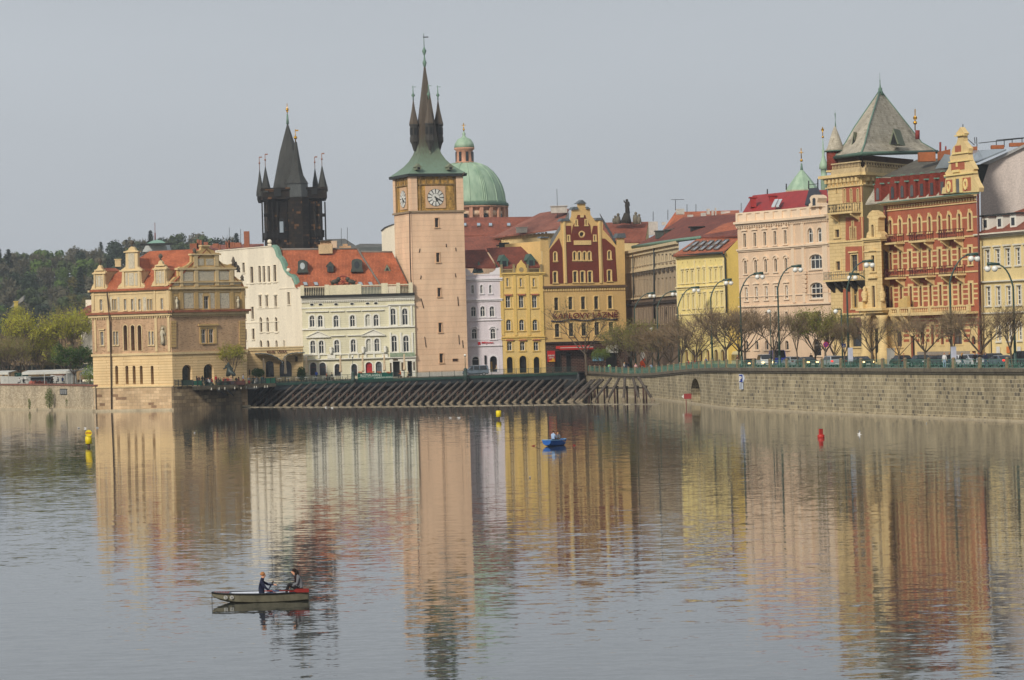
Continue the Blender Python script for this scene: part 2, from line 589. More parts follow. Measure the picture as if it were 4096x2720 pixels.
sc.cycles.max_bounces=5;sc.cycles.transparent_max_bounces=8
sc.cycles.caustics_reflective=False;sc.cycles.caustics_refractive=False
sc.cycles.sample_clamp_indirect=4
sc.cycles.use_denoising=True
# water
def water_mat():
 m,nt,b=newmat('river_water')
 L=nt.links.new
 b.inputs['Base Color'].default_value=(0.042,0.046,0.042,1)
 b.inputs['Roughness'].default_value=0.02
 b.inputs['IOR'].default_value=1.42
 b.inputs['Specular IOR Level'].default_value=0.5
 tc=N(nt,'ShaderNodeTexCoord')
 def layer(sx,sy,sc_,det,rough,rot=0.0,dist=0.0):
  mp=N(nt,'ShaderNodeMapping')
  mp.inputs['Scale'].default_value=(sx,sy,1);mp.inputs['Rotation'].default_value=(0,0,rot)
  L(tc.outputs['Object'],mp.inputs['Vector'])
  n=N(nt,'ShaderNodeTexNoise',Scale=sc_,Detail=det,Roughness=rough,Distortion=dist)
  L(mp.outputs[0],n.inputs['Vector'])
  s=N(nt,'ShaderNodeVectorMath',operation='SUBTRACT');s.inputs[1].default_value=(0.5,0.5,0.5)
  L(n.outputs['Color'],s.inputs[0])
  return s,n
 big,_=layer(0.42,1.0,1.6,3.0,0.55,math.radians(-7),0.3)
 small,_=layer(0.5,1.0,5.5,2.0,0.6,math.radians(5),0.4)
 mp=N(nt,'ShaderNodeMapping');mp.inputs['Scale'].default_value=(0.012,0.03,1)
 L(tc.outputs['Object'],mp.inputs['Vector'])
 pn=N(nt,'ShaderNodeTexNoise',Scale=1.0,Detail=3.0,Roughness=0.6)
 L(mp.outputs[0],pn.inputs['Vector'])
 pr=N(nt,'ShaderNodeMapRange');pr.inputs['From Min'].default_value=0.35;pr.inputs['From Max'].default_value=0.68
 pr.inputs['To Min'].default_value=0.75;pr.inputs['To Max'].default_value=1.2
 L(pn.outputs['Fac'],pr.inputs['Value'])
 sp=N(nt,'ShaderNodeSeparateXYZ');L(tc.outputs['Object'],sp.inputs[0])
 yr=N(nt,'ShaderNodeMapRange');yr.inputs['From Min'].default_value=150;yr.inputs['From Max'].default_value=400
 yr.inputs['To Min'].default_value=1.0;yr.inputs['To Max'].default_value=0.62
 L(sp.outputs['Y'],yr.inputs['Value'])
 amp=N(nt,'ShaderNodeMath',operation='MULTIPLY');L(pr.outputs[0],amp.inputs[0]);L(yr.outputs[0],amp.inputs[1])
 s1=N(nt,'ShaderNodeVectorMath',operation='MULTIPLY');s1 .inputs[1].default_value=(WS*0.28,WS,0)
 L(big.outputs[0],s1 .inputs[0])
 s2=N(nt,'ShaderNodeVectorMath',operation='MULTIPLY');s2 .inputs[1].default_value=(WS2*0.4,WS2,0)
 L(small.outputs[0],s2 .inputs[0])
 ad=N(nt,'ShaderNodeVectorMath',operation='ADD');L(s1 .outputs[0],ad.inputs[0]);L(s2 .outputs[0],ad.inputs[1])
 am=N(nt,'ShaderNodeVectorMath',operation='SCALE');L(ad.outputs[0],am.inputs[0]);L(amp.outputs[0],am.inputs['Scale'])
 a2=N(nt,'ShaderNodeVectorMath',operation='ADD');a2 .inputs[1].default_value=(0,0,1);L(am.outputs[0],a2 .inputs[0])
 nn=N(nt,'ShaderNodeVectorMath',operation='NORMALIZE');L(a2 .outputs[0],nn.inputs[0])
 L(nn.outputs[0],b.inputs['Normal'])
 return m
WS,WS2=0.066,0.055
mb=MB();mb.face((-420,-60,0),(420,-60,0),(420,1000,0),(-420,1000,0))
tag(mb.build('river',water_mat()),'grey green river with long low ripples reflecting the waterfront','river',kind='structure')
# quay wall line (right bank)
QL=[(2319,1565),(2420,1576),(2525,1586),(2618,1594),(2762,1612),(2860,1626),(2923,1634),(3165,1646),(3405,1658),(3750,1673),(4096,1687),(4400,1699),(5400,1742)]
QT=[(2310,1483),(2420,1490),(2545,1498),(2640,1490),(2794,1472),(2963,1472),(4096,1474),(4400,1475),(5400,1478)]
def ytop(x):
 for(a,b),(c,d)in zip(QT,QT[1:]):
  if a<=x<=c:
   return b+(d-b)*(x-a)/(c-a)
 return QT[-1][1]if x>c else QT[0][1]
QW=[]
for x,y in QL:
 p=on(x,y)
 t=pt(x-3,ytop(x-3),p.y)
 QW.append((p.x,p.y,t.z))
stone_q=brick('quay_stone',(138,126,100),(176,162,130),(190,178,150),0.72,0.46,0.04,0.9,0.5,(112,104,88),0.34,0.4,1.0,0.55)
concrete=plain('coping_stone',(112,104,88),0.9,amt=0.35,scale=1.5)
ledge_m=plain('pale_ledge',(184,170,142),0.85,amt=0.2)
def offs(line,d):
 """offset a plan polyline to its land side"""
 o=[]
 for i,p in enumerate(line):
  a=Vector(line[max(i-1,0)][:2]);b=Vector(line[min(i+1,len(line)-1)][:2])
  t=(b-a).normalized();n=Vector((-t.y,t.x))
  if n.y<0 and abs(t.y)<0.2:n=-n
  o.append((p[0]+n.x*d,p[1]+n.y*d)+tuple(p[2:]))
 return o
def land(line,d):
 o=[]
 for i,p in enumerate(line):
  a=Vector(line[max(i-1,0)][:2]);b=Vector(line[min(i+1,len(line)-1)][:2])
  t=(b-a).normalized();n=Vector((-t.y,t.x))
  o.append((p[0]+n.x*d,p[1]+n.y*d)+tuple(p[2:]))
 return o
qw=thing('quay_wall','long weathered stone block embankment wall on the right bank','wall',(QW[6][0],QW[6][1],0))
mb=MB()
IN=land(QW,1.2)
ax0,ax1=on(2764,1612),on(2802,1617)
for i in range(len(QW)-1):
 p,q=QW[i],QW[i+1]
 if i==4:
  Fq=Face('X',0,0,1,1,0,1);Fq.set((p[0],p[1]),(q[0],q[1]))
  s0=Fq.loc(2763,1560)[0];s1=Fq.loc(2801,1560)[0]
  zt=Fq.loc(2782,1513)[1]
  Fq.holes=[opening((s0+s1)/2,s1-s0,-0.5,zt,'a')]
  w_arch=wall(Fq,[(0,-1),(Fq.L,-1),(Fq.L,q[2]),(0,p[2])],stone_q,qw,rd=1.6,depth=0,name='arch_section')
  bk=MB();bk.fb(Fq,s0-0.2,s1+0.2,-0.6,zt+0.2,-2.1,-1.62)
  bk.build('arch_back',plain('arch_plaster',(150,140,110),0.9,amt=0.4),qw)
  continue
 mb.face((p[0],p[1],-1),(q[0],q[1],-1),(q[0],q[1],q[2]-0.02),(p[0],p[1],p[2]-0.02))
mb.build('wall',stone_q,qw)
def ribbon(mb,la,lb,za,zb,z0=None):
 pass
def course(line,outd,ind,z0f,z1f,name,mat,par):
 mb=MB()
 A=land(line,-outd);B=land(line,ind)
 for i in range(len(line)-1):
  a,b,c,d=A[i],A[i+1],B[i+1],B[i]
  z0a,z1a,z0b,z1b=z0f(line[i]),z1f(line[i]),z0f(line[i+1]),z1f(line[i+1])
  mb.hexa([(a[0],a[1],z0a),(b[0],b[1],z0b),(c[0],c[1],z0b),(d[0],d[1],z0a),(a[0],a[1],z1a),(b[0],b[1],z1b),(c[0],c[1],z1b),(d[0],d[1],z1a)])
 return mb.build(name,mat,par)
course(QW,0.32,0.9,lambda p:p[2]-0.38,lambda p:p[2],'coping',concrete,qw)
course(QW,0.2,0.1,lambda p:p[2]-0.62,lambda p:p[2]-0.39,'under_coping',plain('coping_shade',(96,90,76),0.9,amt=0.35,scale=1.5),qw)
course(QW,0.3,0.0,lambda p:-0.4,lambda p:0.2,'water_ledge',ledge_m,qw)
rail=thing('quay_railing','green ornamental iron railing with stone posts along the right embankment','railing',(QW[6][0],QW[6][1],QW[6][2]))
iron_g=plain('green_iron',(88,138,120),0.55,amt=0.2,scale=2)
post_m=plain('post_stone',(138,124,98),0.9,amt=0.3,scale=2)
RL=land(QW,0.25)
cum=[0]
for a,b in zip(RL,RL[1:]):cum.append(cum[-1]+math.hypot(b[0]-a[0],b[1]-a[1]))
def rpos(d):
 for i in range(len(RL)-1):
  if d<=cum[i+1]or i==len(RL)-2:
   t=(d-cum[i])/(cum[i+1]-cum[i])
   return Vector([RL[i][k]+(RL[i+1][k]-RL[i][k])*t for k in range(3)])
d=0.6;posts=[]
while d<cum[-1]-2 and len(posts)<64:
 posts.append(d)
 P=rpos(d)
 d+=6.9
for i,d in enumerate(posts):
 P=rpos(d)
 Q=rpos(min(d+0.5,cum[-1]));rz=math.atan2(Q.y-P.y,Q.x-P.x)
 mb=MB()
 mb.box((P.x,P.y,P.z+0.52),(0.34,0.34,1.04),rz);mb.box((P.x,P.y,P.z+0.03),(0.42,0.42,0.1),rz)
 mb.lathe((P.x,P.y,P.z+1.04),[(0.23,0),(0.22,0.1),(0.12,0.19),(0.001,0.22)],6,rot=rz)
 mb.build('post',post_m,rail)
 if i+1<len(posts):
  P2=rpos(posts[i+1])
  t=(P2-P);Lh=math.hypot(t.x,t.y);u=t/Lh
  mb=MB()
  a,b=0.24,Lh-0.24
  def bar(sa,za,sb,zb,r=0.016):
   pa=P+u*sa;pb=P+u*sb
   mb.tube([pa+Vector((0,0,za)),pb+Vector((0,0,zb))],r,4,False,False)
  for z in(0.1,0.42,1.0):bar(a,z,b,z,0.022)
  n=18
  for k in range(n+1):
   s_=a+(b-a)*k/n
   bar(s_,0.42 if k%2 else 0.1,s_,1.0,0.013)
   if k<n:
    s2=a+(b-a)*(k+1)/n
    if k%3==0:bar(s_,0.1,s2,0.42);bar(s_,0.42,s_+0.12,0.7)
    elif k%3==1:bar(s_,0.42,s2,0.1);bar(s_,0.72,s2,0.42)
    else:bar(s_,0.26,s2,0.26)
  mb.build('iron_panel',iron_g,rail)
  # left bank wall
LW=[(-400,1637),(0,1638),(200,1640),(384,1646)]
LP=[]
for x,y in LW:
 p=on(x,y);LP.append((p.x,p.y,pt(x-3,1545 if x>300 else 1541,p.y).z))
rubble=brick('rubble_stone',(166,150,124),(206,192,164),(150,134,110),0.5,0.2,0.02,0.95,0.5,None,0.28,0.35,1.0,1.6)
lw=thing('river_wall','low pale rubble stone river wall with bushes growing at its foot','wall',(LP[1][0],LP[1][1],0))
mb=MB()
for p,q in zip(LP,LP[1:]):
 mb.face((p[0],p[1],-1),(q[0],q[1],-1),(q[0],q[1],q[2]),(p[0],p[1],p[2]))
mb.build('wall',rubble,lw)
course(LP,0.15,0.6,lambda p:p[2]-0.0,lambda p:p[2]+0.28,'cap',plain('brick_cap',(136,92,76),0.9,amt=0.3,scale=1.5),lw)
course(LP,0.6,0.0,lambda p:-0.4,lambda p:0.36,'water_ledge',ledge_m,lw)
Fl=Face('X',0,0,1,1,0,1);Fl.set(LP[2][:2],LP[3][:2])
mb=MB();Fl.box(mb,243,1557,269,1577,0.02,0.1)
v=mb.build('vent_box',plain('vent_grey',(140,140,138),0.7),lw)
mb=MB()
for x in(243,251,259,268):Fl.box(mb,x-0.6,1556,x+0.6,1577,0.1,0.16)
Fl.box(mb,242,1555,270,1557,0.1,0.17);Fl.box(mb,242,1576,270,1578,0.1,0.17)
mb.build('bars',MATS['dark_metal'],lw)
# ground
ground_m=plain('ground_dirt',(110,106,94),0.95,amt=0.3,scale=0.2)
asphalt=plain('asphalt',(78,78,78),0.9,amt=0.2,scale=0.4)
cobble=plain('cobbles',(142,136,124),0.9,amt=0.25,scale=0.8)
ZD=3.95
MC=on(694,1640);MR=pt(975,1632,526)
DK=[]
for x,y in((1100,1533),(1400,1527),(1655,1512),(1900,1507),(2100,1499),(2308,1490)):
 p=pt(x,y,530+(x-1100)/1208*35);DK.append((p.x,p.y,ZD))
front=[(-420,LP[0][1]+2)]+[(p[0],p[1])for p in offs(LP,0.3)]+[(MC.x-12,MC.y+12),(MC.x+2,MC.y+6),(MR.x-1,MR.y+6),(MR.x+0.2,DK[0][1]+0.5)]+[(p[0],p[1]+0.4)for p in DK]
mb=MB()
far=1900
pts=[(x,y,3.88)for x,y in front]
for a,b in zip(pts,pts[1:]):
 mb.face(a,b,(b[0],far,3.88),(a[0],far,3.88))
lastx=pts[-1][0]
Q2=land(QW,0.6)
prev=pts[-1]
for q in Q2:
 b=(q[0],q[1],q[2]-0.25)
 if b[0]>prev[0]:
  mb.face(prev,b,(b[0],far,b[2]),(prev[0],far,prev[2]))
  prev=b
mb.face(prev,(420,prev[1],prev[2]),(420,far,prev[2]),(prev[0],far,prev[2]))
tag(mb.build('ground',ground_m),'flat city ground behind the embankment','ground',kind='structure')
def strip(line,a,b,dz,name,mat,label):
 A=land(line,a);B=land(line,b);mb=MB()
 for i in range(len(line)-1):
  mb.face((A[i][0],A[i][1],A[i][2]+dz),(A[i+1][0],A[i+1][1],A[i+1][2]+dz),(B[i+1][0],B[i+1][1],B[i+1][2]+dz),(B[i][0],B[i][1],B[i][2]+dz))
 return tag(mb.build(name,mat),label,name,kind='structure')
SEG=QW[3:]
strip(SEG,0.5,4.5,-0.05,'pavement',cobble,'paved riverside walk behind the railing')
strip(SEG,4.5,19.5,-0.13,'road',asphalt,'asphalt embankment road with cars')
strip(SEG,19.5,26.0,-0.04,'far_pavement',cobble,'pavement along the house fronts')
mb=MB()
K0=land(SEG,4.42);K1=land(SEG,4.58)
for i in range(len(SEG)-1):
 a,b,c,d=K0[i],K0[i+1],K1[i+1],K1[i]
 mb.hexa([(a[0],a[1],a[2]-.3),(b[0],b[1],b[2]-.3),(c[0],c[1],c[2]-.3),(d[0],d[1],d[2]-.3),(a[0],a[1],a[2]-.085),(b[0],b[1],b[2]-.085),(c[0],c[1],c[2]-.085),(d[0],d[1],d[2]-.085)])
tag(mb.build('kerb',concrete),'stone kerb of the riverside walk','kerb',kind='structure')
def mark(line,off,w,dz,dash=0):
 mb=MB();A=land(line,off-w/2);B=land(line,off+w/2)
 for i in range(len(line)-1):
  n=max(1,int(math.hypot(A[i+1][0]-A[i][0],A[i+1][1]-A[i][1])/3))
  for k in range(n):
   if dash and k%2:continue
   f=lambda P,t:[P[i][q]+(P[i+1][q]-P[i][q])*t for q in range(3)]
   p1,p2,p3,p4=f(A,k/n),f(A,(k+1)/n),f(B,(k+1)/n),f(B,k/n)
   mb.face(*[(p[0],p[1],p[2]+dz)for p in(p1,p2,p3,p4)])
 return mb
paint=plain('road_paint',(200,200,195),0.8,amt=0.2)
tag(mark(SEG,8.2,0.15,-0.124,1).build('road_marking',paint),'dashed white lane marking on the road','marking',kind='structure')
tram_rail=plain('rail_steel',(120,120,118),0.35,0.7,amt=0.1)
rb=MB()
for o_ in(11.5,12.93,15.0,16.43):
 q=mark(SEG,o_,0.08,-0.123);rb.add(q.v,q.f)
tag(rb.build('tram_track',tram_rail),'tram rails set in the embankment road','tracks',kind='structure')
def Fat(F,x,y,n,c=None):
 """world point where the sight line of a picture point meets the plane n metres in front of (behind if negative) face F"""
 x,y=full(c or F.c,x,y)
 u,v=uvw(x,y)
 d=Vector((u/FOC,1.0));a=F.a+F.nn*n
 k=a.dot(F.nn)/d.dot(F.nn)
 return Vector((d.x*k,k,CH+v/FOC*k))
Face.at=Fat
def dentils(F,mb,xa,xb,xz,y0,y1,n,fill=0.5,n1=0.25):
 s0=F.loc(xa,y0)[0];s1=F.loc(xb,y0)[0]
 z1=F.loc(xz,y0)[1];z0=F.loc(xz,y1)[1]
 st=(s1-s0)/n
 for i in range(n):
  mb.fb(F,s0+st*i,s0+st*(i+fill),z0,z1,-0.01,n1)
def baluster_run(F,mb,s0,s1,z0,z1,n0,n1,n,w=0.5):
 """rail, foot and balusters"""
 mb.fb(F,s0,s1,z1-0.18,z1,n0,n1)
 mb.fb(F,s0,s1,z0,z0+0.16,n0,n1)
 st=(s1-s0)/n;m=(n0+n1)/2
 for i in range(n):
  c=s0+st*(i+0.5);h=st*w/2
  q=F.P(c,z0+0.16,m)
  H=z1-z0-0.34
  mb.lathe(q,[(h*0.6,0),(h,H*0.3),(h*0.45,H*0.7),(h*0.7,H)],5,smooth=False)
def chimney(mb,p,w=1.0,h=1.8,d=0.8,rz=0.0,pots=0):
 p=Vector(p)
 mb.box(p+Vector((0,0,h/2)),(w,d,h),rz)
 mb.box(p+Vector((0,0,h+0.08)),(w+0.2,d+0.2,0.16),rz)
def finial(mb,p,h,r=0.12,ball=0.3,vane=False):
 p=Vector(p)
 mb.tube([p,p+Vector((0,0,h))],[r,r*0.35],5)
 mb.ball(p+Vector((0,0,h*0.35)),ball,8)
 if vane:
  mb.box(p+Vector((0.35,0,h*0.88)),(0.7,0.05,0.3))
ochre=plain('ochre_plaster',(196,166,112),0.85,amt=0.18,scale=0.5)
ochre_l=plain('pale_ochre_trim',(212,188,142),0.85,amt=0.14,scale=0.5)
rust_m=brick('rusticated_render',(222,192,142),(226,198,150),(182,148,102),7.0,0.46,0.035,0.85,0.5,None,0.12,0.3,1.0,0.02)
brown_b=brick('brown_brick',(184,150,116),(204,168,132),(190,162,128),0.34,0.12,0.012,0.9,0.5,(152,118,88),0.25,0.5)
base_st=brick('museum_base_stone',(186,158,122),(212,184,146),(166,144,114),1.1,0.5,0.02,0.92,0.5,(140,112,86),0.3,0.3,1.0,0.8)
corn_m=plain('tile_cornice',(150,92,66),0.85,amt=0.25)
def sgraffito():
 """grey scratched ornament on white plaster"""
 m,nt,b=newmat('sgraffito');L=nt.links.new
 uv=N(nt,'ShaderNodeUVMap')
 v=N(nt,'ShaderNodeTexVoronoi',Scale=4.5);v.feature='DISTANCE_TO_EDGE'
 no=N(nt,'ShaderNodeTexNoise',Scale=3.5,Detail=3.0,Distortion=1.5)
 L(uv.outputs[0],no.inputs['Vector'])
 ad=N(nt,'ShaderNodeVectorMath',operation='MULTIPLY_ADD');ad.inputs[1].default_value=(0.6,)*3
 L(no.outputs['Color'],ad.inputs[0]);L(uv.outputs[0],ad.inputs[2]);L(ad.outputs[0],v.inputs['Vector'])
 r=N(nt,'ShaderNodeValToRGB');e=r.color_ramp.elements
 e[0].position=0.1;e[0].color=(*lin((200,190,166)),1);e[1].position=0.25;e[1].color=(*lin((140,134,118)),1)
 L(v.outputs['Distance'],r.inputs['Fac']);L(r.outputs['Color'],b.inputs['Base Color'])
 b.inputs['Roughness'].default_value=0.9
 MATS['sgraffito']=m
 return m
sgr=sgraffito()
# museum
CX,CY=682,1200
ML=Face('X',365,1200,523,CX,CY,516)
MRF=Face('X',CX,CY,516,980,1200,526);MRF.c='B';ML.c='B'
mus=thing('museum_building','ochre renaissance style palace with ornate scroll gables and red tile roof standing in the river','building',pt(CX,1540,516))
zb=-0.6
z_plinth=ML.loc(755,1330)[1];z_str=ML.loc(748,1030)[1];z_corn=ML.loc(738,668)[1];z_eave=ML.loc(733,447)[1]
Wt=dict(trim=ochre_l)
row(ML,mus,1,(122,555,655),(122,0,0),22,**Wt,tw=0.12)
for x in(230,251,545,572):row(ML,mus,1,(x,552,652),(0,0,0),15,**Wt,tw=0.1,pat='I')
for x in(338,402,468):window(ML,mus,x,552,650,20,**Wt,tw=0.12)
window(ML,mus,668,545,645,20,**Wt,tw=0.12)
window(ML,mus,132,845,965,27,**Wt,hood='flat')
for x in(242,268,558,586):window(ML,mus,x,842,962,18,**Wt,tw=0.12,hood=None)
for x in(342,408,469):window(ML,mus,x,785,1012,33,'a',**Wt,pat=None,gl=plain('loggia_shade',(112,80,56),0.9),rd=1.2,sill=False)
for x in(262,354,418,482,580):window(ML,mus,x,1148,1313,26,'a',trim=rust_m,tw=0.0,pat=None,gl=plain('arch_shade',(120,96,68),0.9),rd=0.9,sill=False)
def storey(F,par,z0,z1,mat,rd=0.28,s0=0.0,s1=None,name='wall'):
 H=F.holes
 F.holes=[h for h in H if min(p[1]for p in h)>z0-0.4 and max(p[1]for p in h)<z1+0.4]
 o=wall(F,[(s0,z0),(F.L if s1 is None else s1,z0),(F.L if s1 is None else s1,z1),(s0,z1)],mat,par,rd=rd,depth=0,name=name)
 F.holes=H
 return o
storey(ML,mus,z_plinth,z_str,rust_m,.9)
storey(ML,mus,z_str,z_corn,brown_b,1.2)
storey(ML,mus,z_corn,z_eave,ochre_l)
storey(ML,mus,zb,z_plinth,base_st,name='stone_base')
window(MRF,mus,1065,525,640,44,trim=ochre,tw=0.3,hood=None)
window(MRF,mus,1040,822,945,40,trim=ochre,tw=0.14,pat='T',fw=0.1)
window(MRF,mus,1108,820,943,40,trim=ochre,tw=0.14,pat='T',fw=0.1)
window(MRF,mus,894,1140,1318,90,'a',trim=rust_m,tw=0.0,pat=None,gl=MATS['glass'],rd=0.7,sill=False)
window(MRF,mus,1087,1133,1316,90,'a',trim=rust_m,tw=0.0,pat='T',fr=MATS['dark_metal'],rd=0.7,sill=False)
storey(MRF,mus,zb,z_plinth,base_st,name='stone_base')
storey(MRF,mus,z_plinth,z_str,rust_m,0.7)
storey(MRF,mus,z_str,z_corn,brown_b)
storey(MRF,mus,z_corn,z_eave,ochre)
mb=MB()
for F in(ML,MRF):mb.fb(F,-.3,F.L+.3,-.4,.3,-.1,.45)
mb.each('water_ledge',ledge_m,mus)
mb=MB()
for x,y0,y1 in((1306,250,172),(1330,290,215),(1352,310,250),(1385,385,335),(958,135,95)):
 mb.tube([MRF.at(x,y0,0),MRF.at(x+2,(y0*2+y1)/3,0),MRF.at(x-1,(y0+y1)/2,0),MRF.at(x,y1,0)],[.4,.28,.4,.12],6)
mb.each('dark_figure',plain('dark_stone',(96,88,76),.9,amt=0.2),mus)
A0,B0,C0=ML.P(0,0),ML.P(ML.L,0),MRF.P(MRF.L,0)
D0=A0+(C0-B0)
mb=MB()
for p,q in((C0,D0),(D0,A0)):
 mb.face((p.x,p.y,zb),(q.x,q.y,zb),(q.x,q.y,z_eave),(p.x,p.y,z_eave))
mb.build('rear_wall',ochre,mus)
def courses(F,par,spec,mat,ext=0.0,name='cornice'):
 mb=MB()
 for za,zc,n in spec:
  mb.fb(F,-ext-n,F.L+ext+n,za,zc,-0.02,n)
 return mb.build(name,mat,par)
for F in(ML,MRF):
 e=0.0
 courses(F,mus,[(z_plinth-0.12,z_plinth+0.14,0.16 if F is ML else 0.155),(z_str-0.35,z_str+0.05,0.22 if F is ML else 0.215)],ochre_l,name='string_course')
 courses(F,mus,[(z_corn-0.55,z_corn-0.1,0.45 if F is ML else 0.445),(z_eave-0.35,z_eave-0.02,0.42 if F is ML else 0.415),(z_eave-0.9,z_eave-0.75,0.12 if F is ML else 0.115)],ochre_l)
 courses(F,mus,[(z_corn-0.1,z_corn+0.28,0.75 if F is ML else 0.745)],corn_m,name='tile_ledge')
 mb=MB();n=34
 for i in range(n):mb.fb(F,F.L*(i+.25)/n,F.L*(i+.75)/n,z_corn-0.85,z_corn-0.56,-0.01,0.3)
 mb.build('dentils',ochre_l,mus)
mb=MB()
for x0,x1 in((45,62),(182,196),(598,612),(712,733)):
 ML.box(mb,x0,458,x1,652,-0.01,0.14)
for x0,x1 in((66,80),(178,200),(606,628),(720,742)):
 ML.box(mb,x0,690,x1,1022,-0.01,0.16)
mb.each('pilaster',ochre_l,mus)
mb=MB()
for x0,x1 in((738,756),(820,856),(955,990),(1142,1182),(1275,1305),(1374,1402)):
 MRF.box(mb,x0,458,x1,640,-0.01,0.14)
for x0,x1 in((745,792),(1358,1410)):
 for k in range(9):
  MRF.box(mb,x0,745+k*27,x1,767+k*27,-0.01,0.16)
MRF.box(mb,1003,795,1155,812,-0.01,0.15);MRF.box(mb,990,775,1168,790,-0.01,0.35)
MRF.box(mb,1003,812,1016,950,-0.01,0.12);MRF.box(mb,1134,812,1155,950,-0.01,0.12)
mb.each('pilaster',ochre,mus)
mb=MB()
for x0,x1 in((862,950),(1182,1270),(994,1036),(1094,1138)):
 MRF.box(mb,x0,498,x1,635,-0.01,0.05)
for x0,x1 in((205,222),(270,288),(425,438),(500,528)):
 ML.box(mb,x0,535,x1,655,-0.01,0.05)
mb.each('ornament_panel',sgr,mus)
def relief(F,par,x,y0,y1,name='statue_niche'):
 s,zt=F.loc(x,y0);_,z0=F.loc(x,y1);h=zt-z0
 mb=MB()
 mb.fpoly(F,opening(s,h*0.42,z0-h*.04,zt+h*.06,'a'),-0.01,0.06)
 o=mb.build(name,plain('niche_shade',(150,134,104),0.9),par)
 mb=MB()
 q=lambda a,b:F.P(s+a*h,z0+b*h,0.3)
 mb.tube([q(0,0.0),q(0.02,0.25),q(-0.02,0.5),q(0,0.72),q(0,0.8)],[h*.11,h*.1,h*.08,h*.11,h*.05],7)
 mb.ball(q(0.01,0.88),h*0.075,7)
 mb.tube([q(-0.1,0.7),q(-0.15,0.5),q(-0.05,0.45)],h*0.035,5);mb.tube([q(0.1,0.7),q(0.14,0.52)],h*0.035,5)
 st=mb.build('statue',plain('pale_statue',(196,186,160),0.8,amt=0.2),o,origin=o['_o'])
 st.location=(0,0,0)
relief(MRF,mus,790,530,640);relief(MRF,mus,1340,525,632);relief(ML,mus,678,795,955)
def gable(F,par,pts,y_base,mat,th=0.5,n=0.0,panels=(),pil=(),caps=(),hole=None,name='scroll_gable',pmat=None):
 poly=[F.loc(*p)for p in pts]
 F.holes=[]
 if hole:F.holes=[opening(F.loc(hole[0],hole[1])[0],hole[2],F.loc(hole[0],hole[1]+hole[3])[1],F.loc(hole[0],hole[1]-hole[3])[1],'o')]
 mb=MB();mb.fpoly(F,poly,-th,n)
 g=mb.build(name,mat,par)
 def sub(mb,nm,m):
  mb.each(nm,m,g)
 mb=MB()
 for a in panels:F.box(mb,*a,n-0.01,n+0.06)
 sub(mb,'ornament_panel',pmat or sgr)
 mb=MB()
 for a in pil:F.box(mb,*a,n-0.01,n+0.18)
 sub(mb,'pilaster',MATS['pale_ochre_trim'])
 mb=MB()
 for a in caps:F.box(mb,*a,-th-0.1,n+0.28)
 sub(mb,'moulding',MATS['pale_ochre_trim'])
 F.holes=[]
 return g
gable(MRF,mus,[(740,452),(740,400),(760,380),(785,355),(812,350),(812,285),(826,262),(858,265),(900,245),(932,215),(932,165),(925,148),(975,140),(985,122),(1015,112),(1022,78),(1085,75),(1100,105),(1135,118),(1140,135),(1185,137),(1178,150),(1180,205),(1215,235),(1265,245),(1290,235),(1345,245),(1352,262),(1318,280),(1318,345),(1360,378),(1375,380),(1402,430)],450,ochre,0.6,panels=[(855,308,948,392),(992,302,1132,388),(1172,303,1266,380),(990,190,1040,250),(1062,190,1130,248),(758,408,820,430),(858,406,950,428),(992,404,1132,426),(1180,402,1266,424),(1304,400,1372,420)],pil=[(826,290,852,440),(955,285,988,440),(1140,285,1172,430),(1272,282,1304,425),(950,160,985,262),(1136,155,1170,255)],caps=[(800,270,1330,288),(738,394,1385,404),(922,144,1190,158),(975,262,1180,270),(1015,68,1092,80)])
def small_gable(F,cx,yb,y1,yt,w,nm='dormer_gable',n=0.1,top=True):
 k=w/2
 pts=[(cx-k,yb),(cx-k,yb-25),(cx-k*.75,yb-55),(cx-k*.7,y1),(cx-k*.8,y1-8),(cx-k*.45,y1-40),(cx-k*.45,yt+55),(cx-k*.5,yt+48),(cx-k*.28,yt+40),(cx-k*.2,yt+18),(cx,yt+5),(cx+k*.2,yt+18),(cx+k*.28,yt+40),(cx+k*.5,yt+48),(cx+k*.45,yt+55),(cx+k*.45,y1-40),(cx+k*.8,y1-8),(cx+k*.7,y1),(cx+k*.75,yb-55),(cx+k,yb-25),(cx+k,yb)]
 g=gable(F,mus,pts,yb,ochre_l,0.5,n,panels=[(cx-k*.45,y1+18,cx-k*.28,yb-30),(cx-k*.18,y1+18,cx+k*.18,yb-30),(cx+k*.28,y1+18,cx+k*.45,yb-30),(cx-k*.22,yt+65,cx+k*.22,y1-22)],pil=[(cx-k*.66,y1,cx-k*.5,yb),(cx+k*.5,y1,cx+k*.66,yb)],caps=[(cx-k*.85,y1-10,cx+k*.85,y1+3),(cx-k*.55,yt+48,cx+k*.55,yt+58),(cx-k,yb-14,cx+k,yb-4)],name=nm)
 mb=MB();p=F.at(cx,yt+6,n-0.25)
 mb.lathe(p,[(0.22,-0.1),(0.12,0.25),(0.35,0.5),(0.4,0.75),(0.2,1.05),(0.001,1.15)],7)
 o=mb.build('stone_finial',plain('dark_stone',(96,88,76),0.9),g,origin=g['_o']);o.location=(0,0,0)
 return g
small_gable(ML,110,470,325,240,140)
small_gable(ML,398,460,300,75,240)
small_gable(ML,655,440,285,198,150)
